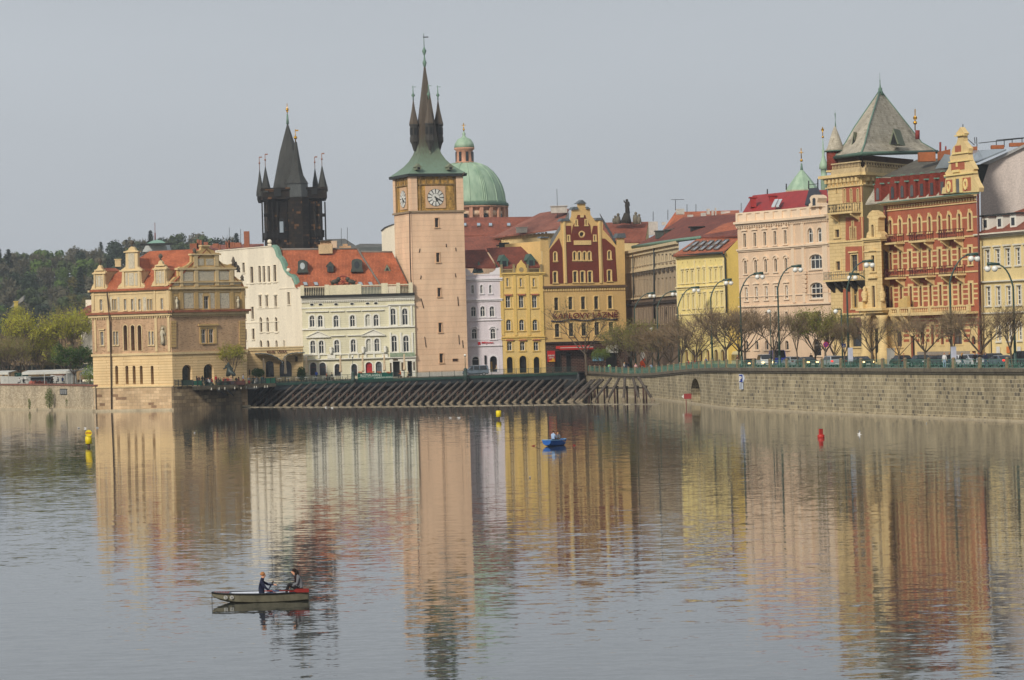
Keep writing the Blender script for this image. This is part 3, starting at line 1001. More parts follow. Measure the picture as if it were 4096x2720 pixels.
def dormer_body(F,par,x0,x1,yt,yb,depth,mat,rmat,rise=25,n0=-0.4):
 s0,z0=F.loc(x0,yb);s1,z1=F.loc(x1,yt)
 zt=z1+(F.loc(x0,yt-rise)[1]-F.loc(x0,yt)[1])
 mb=MB()
 mb.use(mat).fb(F,s0,s1,z0,z1,-depth,n0)
 m=(s0+s1)/2
 mb.use(rmat).prism([F.P(s0-.1,z1,n0),F.P(s1+.1,z1,n0),F.P(m,zt,n0)],F.P(0,0,-depth)-F.P(0,0,n0))
 return mb.build('dormer',None,par)
dormer_body(ML,mus,60,160,300,470,5.0,ochre_l,red_tile,30)
dormer_body(ML,mus,318,478,300,460,6.0,ochre_l,red_tile,120)
dormer_body(ML,mus,605,705,290,440,4.0,ochre_l,red_tile,40)
zr=ML.at(600,118,-6)[2]
mA=(B0+C0)/2;mD=(A0+D0)/2
r1=Vector((mA.x,mA.y,zr));r2=mA.lerp(mD,0.72);r2=Vector((r2 .x,r2 .y,zr))
def rz_(p,z):return Vector((p.x,p.y,z))
ez=z_eave-0.05;nl=Vector((ML.nn.x,ML.nn.y,0))*0.5
mb=MB()
mb.slab([rz_(A0,ez)+nl,rz_(B0,ez)+nl,r1,r2],0.25)
mb.slab([rz_(D0,ez),rz_(A0,ez),r2],0.25)
mb.slab([rz_(C0,ez),rz_(D0,ez),r2,r1],0.25)
mb.build('roof',red_tile,mus)
mb=MB();chimney(mb,ML.at(275,262,-9),1.0,1.2);mb.build('chimney',ochre_l,mus)
mb=MB()
mb.tube([ML.at(172,470,.25),ML.at(178,530,.25),ML.at(195,700,.8),ML.at(205,760,.3),ML.at(215,1560,.3)],0.11,5)
mb.tube([ML.at(722,660,.9),ML.at(732,690,.25)],0.1,5)
mb.each('rain_pipe',plain('pipe_brown',(80,62,50),0.6),mus)
mb=MB();mb.tube([MRF.at(768,1330,.3),MRF.at(785,1560,.3)],0.13,5);mb.tube([MRF.at(812,1335,.3),MRF.at(820,1560,.3)],0.13,5)
mb.each('rain_pipe',MATS['pipe_brown'],mus)
# white gable building and its yellow river front
WW=Face('D',40,700,590,803,700,562);WW.c='D'
YG=Face('D',803,700,562,1812,700,562.6)
cream=plain('cream_render',(230,220,198),0.85,amt=0.14,scale=0.25,streak=True)
wb=thing('cream_gable_house','tall cream house with curved green edged gable wall and narrow windows','building',YG.P(0,ZD))
for x in(280,):window(WW,wb,x,225,315,22,trim=cream,tw=0.05,pat='I',fr=MATS['brown_frame'])
cw=dict(trim=cream,tw=0.05,pat='I',fr=MATS['brown_frame'],gl=glassmat('glass_dim',(70,62,54)))
window(WW,wb,354,262,408,27,**cw)
for x in(425,463,507):window(WW,wb,x,255,403,22,**cw)
window(WW,wb,560,245,396,26,**cw)
window(WW,wb,290,440,522,18,**cw)
for x in(429,488,567):window(WW,wb,x,526,618,22,**cw,hood='flat')
window(WW,wb,684,490,598,22,**cw)
window(WW,wb,296,665,730,18,**cw);window(WW,wb,360,620,728,24,**cw)
for x in(436,497,573):window(WW,wb,x,713,847,22,'a',**cw)
window(WW,wb,301,820,918,18,**cw);window(WW,wb,367,816,913,24,**cw)
for x,w_ in((437,22),(501,24),(576,20),(645,12)):window(WW,wb,x,920,980,w_,'a',**cw)
gp=[(40,115),(240,98),(540,75),(562,90),(578,125),(590,170),(604,183),(622,205),(640,245),(652,285),(668,310),(690,335),(715,345),(735,370),(748,405),(755,442),(792,450)]
z0_=ZD
ol=[(0,z0_),(WW.L,z0_)]+[WW.loc(*p)for p in gp[::-1]]
ol=[p for i,p in enumerate(ol)if i<2 or p[0]>0.0]+[(0,WW.loc(40,115)[1])]if False else ol
ol[-1]=(0,ol[-1][1]);ol[2]=(WW.L,ol[2][1])
wall(WW,ol,cream,wb,depth=0)
mb=MB()
for a,b,c_ in((300,590,(400,410)),(600,800,(447,455)),(400,600,(628,636)),(290,600,(755,762)),(420,600,(843,851)),(790,800,(460,470))):
 WW.band(mb,a,b,(a+b)/2,*c_,-0.01,0.1)
WW.band(mb,40,540,300,92,100,-0.3,0.15)
mb.each('string_course',cream,wb)
cp=[WW.at(x,y,-0.1)for x,y in gp[2:-1]]
mb=MB()
for i in range(len(cp)-1):
 a,b=cp[i],cp[i+1]
 q=Vector((YG.nn.x,YG.nn.y,0))*0
 t=Vector((WW.nn.x,WW.nn.y,0))
 mb.prism([a-t*0.3,b-t*0.3,b-t*0.3+Vector((0.45,0,0.2)),a-t*0.3+Vector((0.45,0,0.2))],t*0.75)
mb.build('coping',MATS['copper'],wb)
mb=MB()
for x,y in((512,72),(682,330)):
 p=WW.at(x,y,-0.3);mb.box(p+Vector((0,0,.15)),(.7,.7,.3));mb.ball(p+Vector((0,0,0.75)),0.42,8)
for i in range(0,1):mb.build('stone_ball',cream,wb)
# - yellow green front
yg_m=brick('pale_yellow_render',(212,207,178),(217,212,184),(196,190,158),1.6,0.4,0.02,0.85,0.5,None,0.1,0.3,1.0,0.01)
white_t=plain('white_trim',(222,220,208),0.8,amt=0.08)
yb=thing('yellow_hotel','pale yellow hotel with white arched windows and roof balustrade left of the clock tower','building',YG.P(YG.L/2,ZD))
hw=dict(trim=white_t,tw=0.26,fw=0.11)
for x,o in((893,0),(967,0),(1108,0),(1255,-3),(1466,-8)):window(YG,yb,x,698+o,803+o,46,'a',**hw)
bl=dict(hw);bl['gl']=plain('blind_window',(190,190,176),0.7)
window(YG,yb,1393,688,795,46,'a',**bl)
for x,o in((900,0),(976,0),(1115,-5),(1262,-12),(1474,-18)):window(YG,yb,x,923+o,1040+o,46,'a',**hw)
window(YG,yb,1400,907,1024,46,'a',**bl)
for x in(1618,1725):window(YG,yb,x,636,785,52,'a',**hw);
for x in(1629,1735):window(YG,yb,x,878,1026,52,'a',**hw)
for x,y in((890,602),(967,601),(1107,598),(1250,595),(1390,591),(1464,589)):
 window(YG,yb,x,y-10,y+10,34,'o',trim=white_t,tw=0.12,pat=None,sill=False)
for x in(903,988):window(YG,yb,x,1120,1235,56,'a',trim=white_t,tw=0.2,pat='H',fr=plain('red_brown',(110,48,38),0.7),sill=False)
for x in(1120,1270):window(YG,yb,x,1133,1240,52,'a',trim=white_t,tw=0.22,pat='H',fr=MATS['brown_frame'],sill=False)
window(YG,yb,1402,1116,1232,60,'a',trim=white_t,tw=0.2,pat='H',gl=plain('red_blind',(170,36,44),0.6),fr=MATS['red_brown'],sill=False)
window(YG,yb,1490,1112,1228,54,'a',trim=white_t,tw=0.2,pat='T',fr=MATS['dark_metal'],gl=plain('grey_blind',(96,104,108),0.6),sill=False)
dk=plain('dark_doorway',(22,20,20),0.8)
window(YG,yb,1648,1110,1248,62,trim=white_t,tw=0.1,pat=None,gl=dk,sill=False,name='doorway',rd=0.8)
window(YG,yb,1768,1105,1245,40,trim=white_t,tw=0.1,pat=None,gl=dk,sill=False,name='doorway',rd=0.8)
zc=YG.loc(1300,520)[1]
wall(YG,[(0,ZD),(YG.L,ZD),(YG.L,zc),(0,zc)],yg_m,yb,depth=0)
mb=MB()
for y0,y1,n in((540,556,0.55),(556,574,0.3),(626,638,0.15),(578,584,0.12)):
 YG.band(mb,795,1812,1300,y0-12,y1-12,-0.01,n)
YG.band(mb,800,1570,1200,806,820,-0.01,0.3);YG.band(mb,1570,1812,1690,792,804,-0.01,0.35)
YG.band(mb,1570,1812,1690,594,604,-0.01,0.4)
dentils(YG,mb,800,1812,1300,562,574,60)
for x0,x1,y in((832,1036,668),(1052,1180,664),(1197,1322,660),(1335,1535,655)):
 YG.box(mb,x0,y-8,x1,y,-0.01,0.32)
for x0,x1,y in((1060,1185,884),(1205,1330,880)):
 YG.box(mb,x0,y-8,x1,y,-0.01,0.32)
for xc,y in((945,890),(1440,874)):
 YG.poly(mb,[(xc-105,y),(xc+105,y),(xc,y-46)],-0.01,0.2)
 YG.poly(mb,[(xc-110,y),(xc-100,y-1),(xc+2,y-46),(xc,y-55)],-0.01,0.4)
 YG.poly(mb,[(xc+110,y-2),(xc+100,y-3),(xc-2,y-46),(xc,y-55)],-0.01,0.4)
 YG.box(mb,xc-108,y,xc+108,y+8,-0.01,0.4)
YG.band(mb,805,1570,1200,1040,1048,-0.01,0.25);YG.band(mb,815,1825,1300,1078,1088,-0.01,0.5)
for x in(1580,1672,1775):YG.box(mb,x,612,x+16,788,-0.01,0.25);YG.box(mb,x+8,850,x+24,1030,-0.01,0.25)
for x0,x1 in((820,850),(945,960),(1030,1100),(1140,1150),(1215,1225),(1300,1310),(1360,1380),(1440,1455),(1520,1570)):
 YG.box(mb,x0,1044,x1,1082,-0.01,0.3)
YG.box(mb,1585,1070,1820,1108,-0.01,0.12)
for x in(1590,1690,1795):YG.box(mb,x,1100,x+22,1245,-0.01,0.1)
for x,y in((1062,1010),(1350,1005),(1548,1000)):mb.lathe(YG.at(x,y+30,0.4),[(.35,0),(.2,.2),(.4,.7),(.25,1.0),(.35,1.2)],7)
mb.build('white_mouldings',white_t,yb)
mb=MB();YG.band(mb,790,1812,1300,509,528,-0.3,0.95);mb.build('gutter',MATS['black_iron'],yb)
mb=MB();n1,n2=0.15,0.5
za,zb_=YG.loc(1300,520)[1],YG.loc(1300,428)[1]
for x0,x1,n in((820,1008,12),(1330,1515,14),(1572,1650,6),(1680,1762,6)):
 baluster_run(YG,mb,YG.loc(x0,480)[0],YG.loc(x1,480)[0],za,zb_,n1,n2,n)
for x0,x1 in((790,822),(1006,1046),(1296,1334),(1514,1572),(1648,1682),(1760,1795)):
 s0,s1=YG.loc(x0,480)[0],YG.loc(x1,480)[0]
 mb.fb(YG,s0,s1,za,zb_+0.25,n1-0.1,n2+0.1)
s0,s1=YG.loc(1046,480)[0],YG.loc(1296,480)[0];mb.fb(YG,s0,s1,za,zb_+0.12,n1,n2)
mb.build('balustrade',plain('cream_stone',(214,206,176),0.85,amt=0.15),yb)
mb=MB();YG.box(mb,1590,1032,1812,1068,0.5,0.56);mb.build('balcony_grille',plain('pale_green_iron',(140,156,130),0.6,amt=0.3,scale=6),yb)
mb=MB()
for x0,x1,y0,y1 in((1590,1604,1122,1205),(1692,1712,1118,1195),(1799,1812,1112,1190),(1618,1662,1088,1104)):YG.box(mb,x0,y0,x1,y1,0.1,0.16)
mb.each('menu_board',plain('menu_brown',(84,66,40),0.7,amt=0.4,scale=6),yb)
E1,E2=YG.at(760,442,-1.2),YG.at(1500,428,-1.2)
ed=9.0
def roofq(F,quad,mat,par,th=0.25,name='roof'):
 mb=MB();mb.slab([F.at(x,y,-d_)for x,y,d_ in quad],th);return mb.build(name,mat,par)
roofq(YG,[(748,442,1.0),(1500,428,1.0),(1295,103,9),(596,110,9)],red_tile,yb)
roofq(YG,[(1500,428,.9),(1750,420,.9),(1612,132,8.5),(1332,128,8.5)],red_tile,yb)
mb=MB()
mb.tube([YG.at(1300,103,-8.9),YG.at(1506,428,-0.8)],0.2,5);mb.tube([YG.at(596,108,-9),YG.at(1298,102,-9)],0.22,5)
mb.tube([YG.at(1330,128,-8.5),YG.at(1612,131,-8.5)],0.2,5)
mb.build('ridge_flashing',plain('dull_zinc',(120,112,104),0.7),yb)
def roof_dormer(F,par,x0,x1,yt,yb_,d,kind,mat,back=3.5,name='dormer',wmat=None):
 """metal clad dormer sticking out of a roof, its front d metres behind F"""
 p0=F.at(x0,yb_,-d);p1=F.at(x1,yb_,-d);z1=F.at((x0+x1)/2,yt,-d).z
 z0=p0 .z;w_=(p1-p0);bk=-Vector((F.nn.x,F.nn.y,0))*back
 m=(p0+p1)/2;up=lambda p,z:Vector((p.x,p.y,z))
 mb=MB();H=z1-z0
 if kind=='tri':
  mb.prism([up(p0,z0),up(p1,z0),up(m,z1)],bk)
 elif kind=='gab':
  mb.prism([up(p0,z0),up(p1,z0),up(p1,z0+H*.6),up(m,z1),up(p0,z0+H*.6)],bk)
  mb.prism([up(p0-w_*.12,z0+H*.55),up(m,z1+.05),up(m,z1+.3),up(p0-w_*.22,z0+H*.6)],bk*1.02)
  mb.prism([up(p1+w_*.22,z0+H*.6),up(m,z1+.3),up(m,z1+.05),up(p1+w_*.12,z0+H*.55)],bk*1.02)
 else:
  pp=[up(p0-w_*.12,z0),up(p1+w_*.12,z0),up(p1,z0+H*.3),up(p1,z0+H*.8)]
  for i in range(1,6):
   t=math.pi*i/6;pp.append(up(m+w_*.5*math.cos(t),z0+H*(.8+.2*math.sin(t))))
  pp+=[up(p0,z0+H*.8),up(p0,z0+H*.3)]
  mb.prism(pp,bk)
 o=mb.build(name,mat,par)
 mb=MB();f=Vector((F.nn.x,F.nn.y,0))*0.05
 if kind=='oval':
  c_=up(m,z0+H*.52)+f
  t=w_.normalized();r=w_.length*.26
  mb.face(*[c_+t*r*math.cos(a*math.pi/6)+Vector((0,0,r*1.4*math.sin(a*math.pi/6)))for a in range(12)])
 elif kind=='tri':
  mb.face(up(m-w_*.25,z0+H*.1)+f,up(m+w_*.25,z0+H*.1)+f,up(m,z0+H*.62)+f)
 else:
  mb.face(up(m-w_*.28,z0+H*.1)+f,up(m+w_*.28,z0+H*.1)+f,up(m+w_*.28,z0+H*.6)+f,up(m-w_*.28,z0+H*.6)+f)
 g=mb.build('glass',wmat or MATS['glass'],o,origin=o['_o']);g.location=(0,0,0)
 return o
dmet=plain('dormer_metal',(70,76,70),0.7,amt=0.2)
roof_dormer(YG,yb,765,850,200,316,3.0,'oval',dmet,4.5,wmat=plain('pale_glass',(180,190,192),0.3))
roof_dormer(YG,yb,1028,1085,226,306,3.4,'gab',dmet)
roof_dormer(YG,yb,1248,1342,190,308,3.0,'oval',dmet,4.5)
roof_dormer(YG,yb,1535,1597,240,303,4.0,'tri',plain('green_lead',(120,126,104),0.8),3)
def skylight(F,par,x0,x1,y0,y1,xs,d0,d1,mat=None,name='skylight'):
 """pane lying on the roof: bottom row y1 at depth d1, top row y0 (shifted xs) at depth d0"""
 mb=MB()
 P=[F.at(x0,y1,-d1),F.at(x1,y1,-d1),F.at(x1+xs,y0,-d0),F.at(x0+xs,y0,-d0)]
 n=(P[1]-P[0]).cross(P[3]-P[0]).normalized()
 mb.prism([p+n*0.1 for p in P],n*0.12)
 o=mb.build(name,MATS['dull_zinc'],par)
 mb=MB();c_=sum(P,Vector())/4
 mb.face(*[c_+(p-c_)*0.8+n*0.24 for p in P])
 g=mb.build('glass',mat or plain('sky_glass',(150,160,168),0.08,spec=1.0,amt=0.05),o,origin=o['_o']);g.location=(0,0,0)
rd_=lambda y:1.0+(440-y)/335*8
for x,xs in((820,-12),(915,-12),(1315,-15),(1405,-15)):skylight(YG,yb,x,x+38,405,436,xs,rd_(405),rd_(436))
for x in(1580,1672):skylight(YG,yb,x,x+34,393,422,-12,rd_(393),rd_(422),plain('grey_glass',(130,126,118),0.2))
mb=MB()
p=YG.at(1015,138,-8.0);mb.use(plain('chimney_render',(196,170,132),0.9,amt=0.2));mb.box(p+Vector((0,0,.7)),(2.6,1.4,1.7));mb.use(MATS['slate']).box(p+Vector((0,0,2.35)),(2.4,1.6,0.12))
mb.use(MATS['brown_brick']).box(p+Vector((0,.3,1.9)),(2.0,.8,0.8))
mb.build('chimney',None,yb)
mb=MB();p=YG.at(1190,98,-9.5);mb.box(p,(2.2,1.0,.9));mb.box(p+Vector((0,0,.6)),(.9,.9,.5));mb.build('chimney',MATS['brown_brick'],yb)
sculp=thing('lion_sculpture','dark rearing lion pair flanking a red wheel on the hotel parapet','sculpture',YG.at(1168,425,0.3))
stm=plain('bronze_dark',(74,72,62),0.6,amt=0.3)
def lion(cx,sg):
 q=lambda a,b:YG.at(cx+sg*a,425-b,0.3)
 mb=MB()
 mb.tube([q(-40,22),q(-20,28),q(5,32),q(18,45)],[.25,.42,.45,.3],7)
 mb.ball(q(24,52),0.42,8)
 mb.tube([q(-36,22),q(-38,10),q(-32,0)],[.22,.16,.12],6);mb.tube([q(-28,24),q(-24,10),q(-22,0)],[.2,.15,.12],6)
 mb.tube([q(12,34),q(24,30),q(34,36)],[.18,.13,.1],6);mb.tube([q(8,30),q(12,14),q(10,0)],[.2,.14,.12],6)
 mb.tube([q(-42,24),q(-52,32),q(-50,46)],[.1,.07,.1],5)
 mb.build('lion',stm,sculp)
lion(1105,1);lion(1235,-1)
mb=MB();c_=YG.at(1170,395,.3);t=Vector((YG.t.x,YG.t.y,0))
rim=[c_+t*1.05*math.cos(a*math.pi/8)+Vector((0,0,1.05*math.sin(a*math.pi/8)))for a in range(17)]
mb.tube(rim,0.12,5,cap=False)
for a in range(4):d_=t*math.cos(a*math.pi/4)+Vector((0,0,math.sin(a*math.pi/4)));mb.tube([c_-d_,c_+d_],0.06,4)
mb.build('wheel',plain('wheel_red',(130,42,36),0.6),sculp)
# club annex in front of the cream gable
KA=Face('P',1240,400,553,2095,400,553.5)
kb=thing('club_annex','low ochre club building with KLUB LÁVKA lettering, two arches and a curved glass canopy','building',KA.P(5,ZD))
zt=KA.loc(1700,40)[1]
window(KA,kb,1570,250,505,130,'a',trim=rust_m,tw=0,pat='T',fr=MATS['dark_metal'],sill=False,rd=0.5)
window(KA,kb,1820,245,500,190,'a',trim=rust_m,tw=0,pat='3',fr=MATS['dark_metal'],sill=False,rd=0.5)
wall(KA,[(0,ZD),(KA.L,ZD),(KA.L,zt),(0,zt)],brick('annex_rustication',(214,186,138),(218,192,144),(172,142,100),7.0,0.5,0.035,0.85,0.5,None,0.14,0.3,1,.02),kb,depth=6,rd=.5)
mb=MB();KA.band(mb,1230,2100,1700,28,44,-6,0.35);KA.band(mb,1240,2095,1700,44,80,-0.01,0.2);mb.build('cornice',ochre_l,kb)
lt=plain('red_lettering',(84,26,24),0.6)
lettering(KA,kb,'KLUB',1528,90,1648,130,lt,0.24,bold=0.03);lettering(KA,kb,'LÁVKA',1690,78,1838,124,lt,0.24,bold=0.03)
mb=MB()
cv=[(1335,148),(1440,143),(1530,150),(1620,175),(1700,215),(1760,265),(1790,320)]
cv2=[(1765,270),(1800,200),(1850,160),(1920,138),(2000,130),(2120,128)]
for C_ in(cv,cv2):
 for(a,b),(c_,d_)in zip(C_,C_[1:]):
  P=[KA.at(a,b,0.1),KA.at(c_,d_,0.1),KA.at(c_,d_-10,2.2),KA.at(a,b-10,2.2)]
  mb.slab(P,0.05)
  mb.tube([P[3],P[2]],0.09,4)
mb.build('glass_canopy',plain('canopy_steel',(128,136,134),0.3,0.2,amt=0.2),kb)
mb=MB();KA.box(mb,1140,378,1206,470,6.2,6.3)if False else KA.box(mb,1245,385,1262,470,0.1,0.2);KA.box(mb,1972,180,2008,260,0.1,0.3);mb.each('notice_board',MATS['menu_brown'],kb)
KL2=Face('P',1010,400,545,1240,400,553)
mb=MB();z1=KL2 .loc(1100,70)[1]
mb.fb(KL2,0,KL2 .L,ZD,z1,-4,0)
mb.build('side_wall',MATS['annex_rustication'],kb)
mb=MB();KL2 .box(mb,1140,378,1206,475,0.0,0.12);mb.build('poster_frame',MATS['black_iron'],kb)
mb=MB();KL2 .box(mb,1152,390,1196,460,0.12,0.15);mb.build('poster',plain('poster_grey',(170,172,170),0.5,amt=0.5,scale=6),kb)
# clock tower
TF=Face('X',1655,1170,563,1864,1170,566.6)
W9=TF.L
lx=TF.P(0,0)+Vector((-TF.nn.x,-TF.nn.y,0))*W9
TL=Face('X',0,0,1,1,0,1);TL.set((lx.x,lx.y),(TF.a.x,TF.a.y));TL.c='E';TF.c='F'
pink=brick('peach_render',(230,194,160),(233,199,165),(208,170,136),30.0,1.0,0.03,0.85,0.0,None,0.17,0.25,1.0,0.01)
tw_=thing('clock_tower','tall square peach clock tower with white dials and a flared green and black spire','tower',TF.P(W9/2,ZD))
zbase,zmid,ztop=ZD,TF.loc(430,160)[1],TF.loc(1170/1.0,0,'E')[1]
zmid=TF.at(475,1455,0,'E').z;ztop=TF.at(475,1165,0,'E').z
for x,y0,y1,w_ in((431,212,277,27),(439,455,520,25),(448,700,760,24),(455,943,1008,24),(463,1157,1220,26)):
 window(TF,tw_,x,y0,y1,w_,trim=plain('peach_trim',(206,170,134),0.85),tw=0.12,fr=MATS['brown_frame'],pat='T',rd=0.5)
window(TF,tw_,559,1193,1211,38,trim=MATS['peach_trim'],tw=0.05,pat=None,gl=plain('plaque',(70,52,44),0.5),sill=False,rd=0.05,name='plaque')
wall(TF,[(0,zbase),(W9,zbase),(W9,zmid),(0,zmid)],pink,tw_,depth=0,rd=.5)
wall(TL,[(0,zbase),(TL.L,zbase),(TL.L,zmid),(0,zmid)],pink,tw_,depth=0)
TR_=Face('X',0,0,1,1,0,1);TR_.set(TF.P(W9,0),TF.P(W9,0)+(TL.P(0,0)-TL.P(TL.L,0)))
TB=Face('X',0,0,1,1,0,1);TB.set(TR_.P(TR_.L,0),TL.P(0,0))
for F in(TR_,TB):wall(F,[(0,zbase),(F.L,zbase),(F.L,ztop),(0,ztop)],pink,tw_,depth=0)
fresco=plain('fresco_gold',(186,146,76),0.85,amt=0.45,scale=1.2)
for F in(TF,TL):
 mb=MB();mb.fb(F,0.0,F.L,zmid,ztop,-0.3,-0.15);mb.build('belfry_wall',fresco,tw_)
 H=ztop-zmid;Lw=F.L
 mb=MB()
 mb.fb(F,0,Lw*.115,zmid,ztop,-0.02,0.12);mb.fb(F,Lw*.865,Lw,zmid,ztop,-0.02,0.12)
 mb.each('corner_pier',pink,tw_)
 mb=MB()
 for q in(.165,.28,.42,.545,.69,.83):mb.fb(F,Lw*q,Lw*(q+.018),zmid+H*.7,ztop,-0.16,0.06)
 for q in(.165,.83):mb.fb(F,Lw*q,Lw*(q+.018),zmid,ztop,-0.16,0.05)
 mb.fb(F,Lw*.115,Lw*.865,zmid+H*.7,zmid+H*.73,-0.16,0.09)
 mb.fb(F,Lw*.115,Lw*.865,ztop-.35,ztop,-0.16,0.09)
 mb.each('tracery',plain('grey_gold_stone',(150,122,76),0.9,amt=0.3),tw_)
 mb=MB();mb.fb(F,-0.25,Lw+0.25,zmid-0.32,zmid+0.02,-0.4,0.3 if F is TF else 0.295);mb.build('cornice',plain('grey_cornice',(150,130,104),0.85),tw_)
def clock(F,cx,cy,r,c):
 s,z=F.loc(cx,cy,c);R_=r
 mb=MB()
 mb.fb(F,s-R_*1.22,s+R_*1.22,z-R_*1.2,z+R_*1.35,-0.16,0.0)
 o=mb.build('clock_panel',MATS['peach_trim'],tw_)
 def sub(mb,nm,m):
  q=mb.build(nm,m,o,origin=o['_o']);q.location=(0,0,0)
 mb=MB();mb.fpoly(F,[(s+R_*math.cos(a*math.pi/18),z+R_*math.sin(a*math.pi/18))for a in range(36)],0.0,0.06);sub(mb,'dial',plain('dial_dark',(52,50,52),0.6))
 mb=MB()
 for k in range(12):
  a0=math.radians(k*30+15-10.5-0);a1=math.radians(k*30+15+10.5)
  a0-=math.radians(0);P=[]
  for a in(a0,(a0+a1)/2,a1):P.append((s+R_*.96*math.cos(a),z+R_*.96*math.sin(a)))
  for a in(a1,(a0+a1)/2,a0):P.append((s+R_*.5*math.cos(a),z+R_*.5*math.sin(a)))
  mb.fpoly(F,P,0.05,0.1)
 mb.fpoly(F,[(s+R_*.46*math.cos(a*math.pi/12),z+R_*.46*math.sin(a*math.pi/12))for a in range(24)],0.05,0.1)
 sub(mb,'dial_segments',plain('dial_white',(214,214,206),0.5))
 mb=MB()
 def hand(deg,ln,w2):
  a=math.radians(90-deg);d_=(math.cos(a),math.sin(a));p_=(-d_[1],d_[0])
  mb.fpoly(F,[(s-d_[0]*ln*.25+p_[0]*w2,z-d_[1]*ln*.25+p_[1]*w2),(s-d_[0]*ln*.25-p_[0]*w2,z-d_[1]*ln*.25-p_[1]*w2),(s+d_[0]*ln*.75-p_[0]*w2*1.6,z+d_[1]*ln*.75-p_[1]*w2*1.6),(s+d_[0]*ln,z+d_[1]*ln),(s+d_[0]*ln*.75+p_[0]*w2*1.6,z+d_[1]*ln*.75+p_[1]*w2*1.6)],0.11,0.16)
 hand(158,R_*.52,R_*.07);hand(120,R_*.82,R_*.05)
 sub(mb,'clock_hands',MATS['black_iron'])
clock(TF,475,1353,68/1.96/FOC*565,'E')
clock(TL,221,1366,68/1.96/FOC*565,'E')
ctr=(TF.P(0,0)+TR_.P(TR_.L,0))/2
th=math.atan2(TF.t.y,TF.t.x)
pxm=568/FOC/1.96
zE=ztop
def spire_mat():
 m,nt,b=newmat('spire_slate');L=nt.links.new
 tc=N(nt,'ShaderNodeTexCoord');sp=N(nt,'ShaderNodeSeparateXYZ');L(tc.outputs['Object'],sp.inputs[0])
 mr=N(nt,'ShaderNodeMapRange');mr.inputs['From Min'].default_value=zE-ZD+0.4;mr.inputs['From Max'].default_value=zE-ZD+8
 no=N(nt,'ShaderNodeTexNoise',Scale=0.9,Detail=6.0,Roughness=0.7)
 mp=N(nt,'ShaderNodeMapping');mp.inputs['Scale'].default_value=(2.2,2.2,0.35);L(tc.outputs['Object'],mp.inputs[0]);L(mp.outputs[0],no.inputs['Vector'])
 ad=N(nt,'ShaderNodeMath',operation='MULTIPLY_ADD');ad.inputs[1].default_value=9;L(no.outputs['Fac'],ad.inputs[0]);
 sb=N(nt,'ShaderNodeMath',operation='SUBTRACT');L(sp.outputs['Z'],sb.inputs[0]);sb.inputs[1].default_value=4.5;L(sb.outputs[0],ad.inputs[2])
 L(ad.outputs[0],mr.inputs['Value'])
 cr=N(nt,'ShaderNodeValToRGB');e=cr.color_ramp.elements
 e[0].color=(*lin((104,126,108)),1);e[1].color=(*lin((80,70,58)),1);e[1].position=0.9
 q=e.new(0.45);q.color=(*lin((94,108,88)),1)
 L(mr.outputs[0],cr.inputs['Fac']);L(cr.outputs['Color'],b.inputs['Base Color']);b.inputs['Roughness'].default_value=0.7
 return m
spm=spire_mat()
prof=[(0,1.0),(12,.93),(40,.78),(75,.61),(115,.475),(165,.365),(215,.30),(300,.275),(420,.22),(560,.155),(700,.09),(820,.036),(885,.012)]
AH=310*pxm/(math.cos(math.radians(20))+math.sin(math.radians(20)))
mb=MB()
pr=[(AH*k*math.sqrt(2),zE+h*pxm)for h,k in prof]
mb.lathe((ctr.x,ctr.y,0),pr,4,smooth=False,rot=th+math.pi/4)
pr8=[(AH*k*1.12,zE+h*pxm)for h,k in prof[5:]]
mb.lathe((ctr.x,ctr.y,0),pr8,4,smooth=False,rot=th)
mb.build('spire',spm,tw_)
mb=MB();mb.lathe((ctr.x,ctr.y,0),[(AH*1.40,zE-0.5),(AH*1.425,zE),(AH*1.3,zE+.05)],4,smooth=False,rot=th+math.pi/4);mb.build('eaves',MATS['dark_metal'],tw_)
mb=MB();zt_=zE+885*pxm
mb.lathe((ctr.x,ctr.y,zt_),[(.12,-1),(.4,0),(.2,.5),(.1,1.3),(.2,1.6),(.42,2.2),(.18,2.7),(.1,3.0)],8)
mb.tube([(ctr.x,ctr.y,zt_+2.6),(ctr.x,ctr.y,zt_+5.5)],[.09,.05],5)
mb.build('finial',plain('verdigris',(104,132,116),0.6,amt=0.15),tw_)
mb=MB();mb.box((ctr.x+.35,ctr.y,zt_+4.8),(1.0,.06,.2));mb.box((ctr.x,ctr.y,zt_+4.9),(.1,.1,.6));mb.build('weather_vane',MATS['dark_metal'],tw_)
ot=130*pxm
tur_m=plain('turret_dark',(66,64,60),0.7,amt=0.25,scale=1.2)
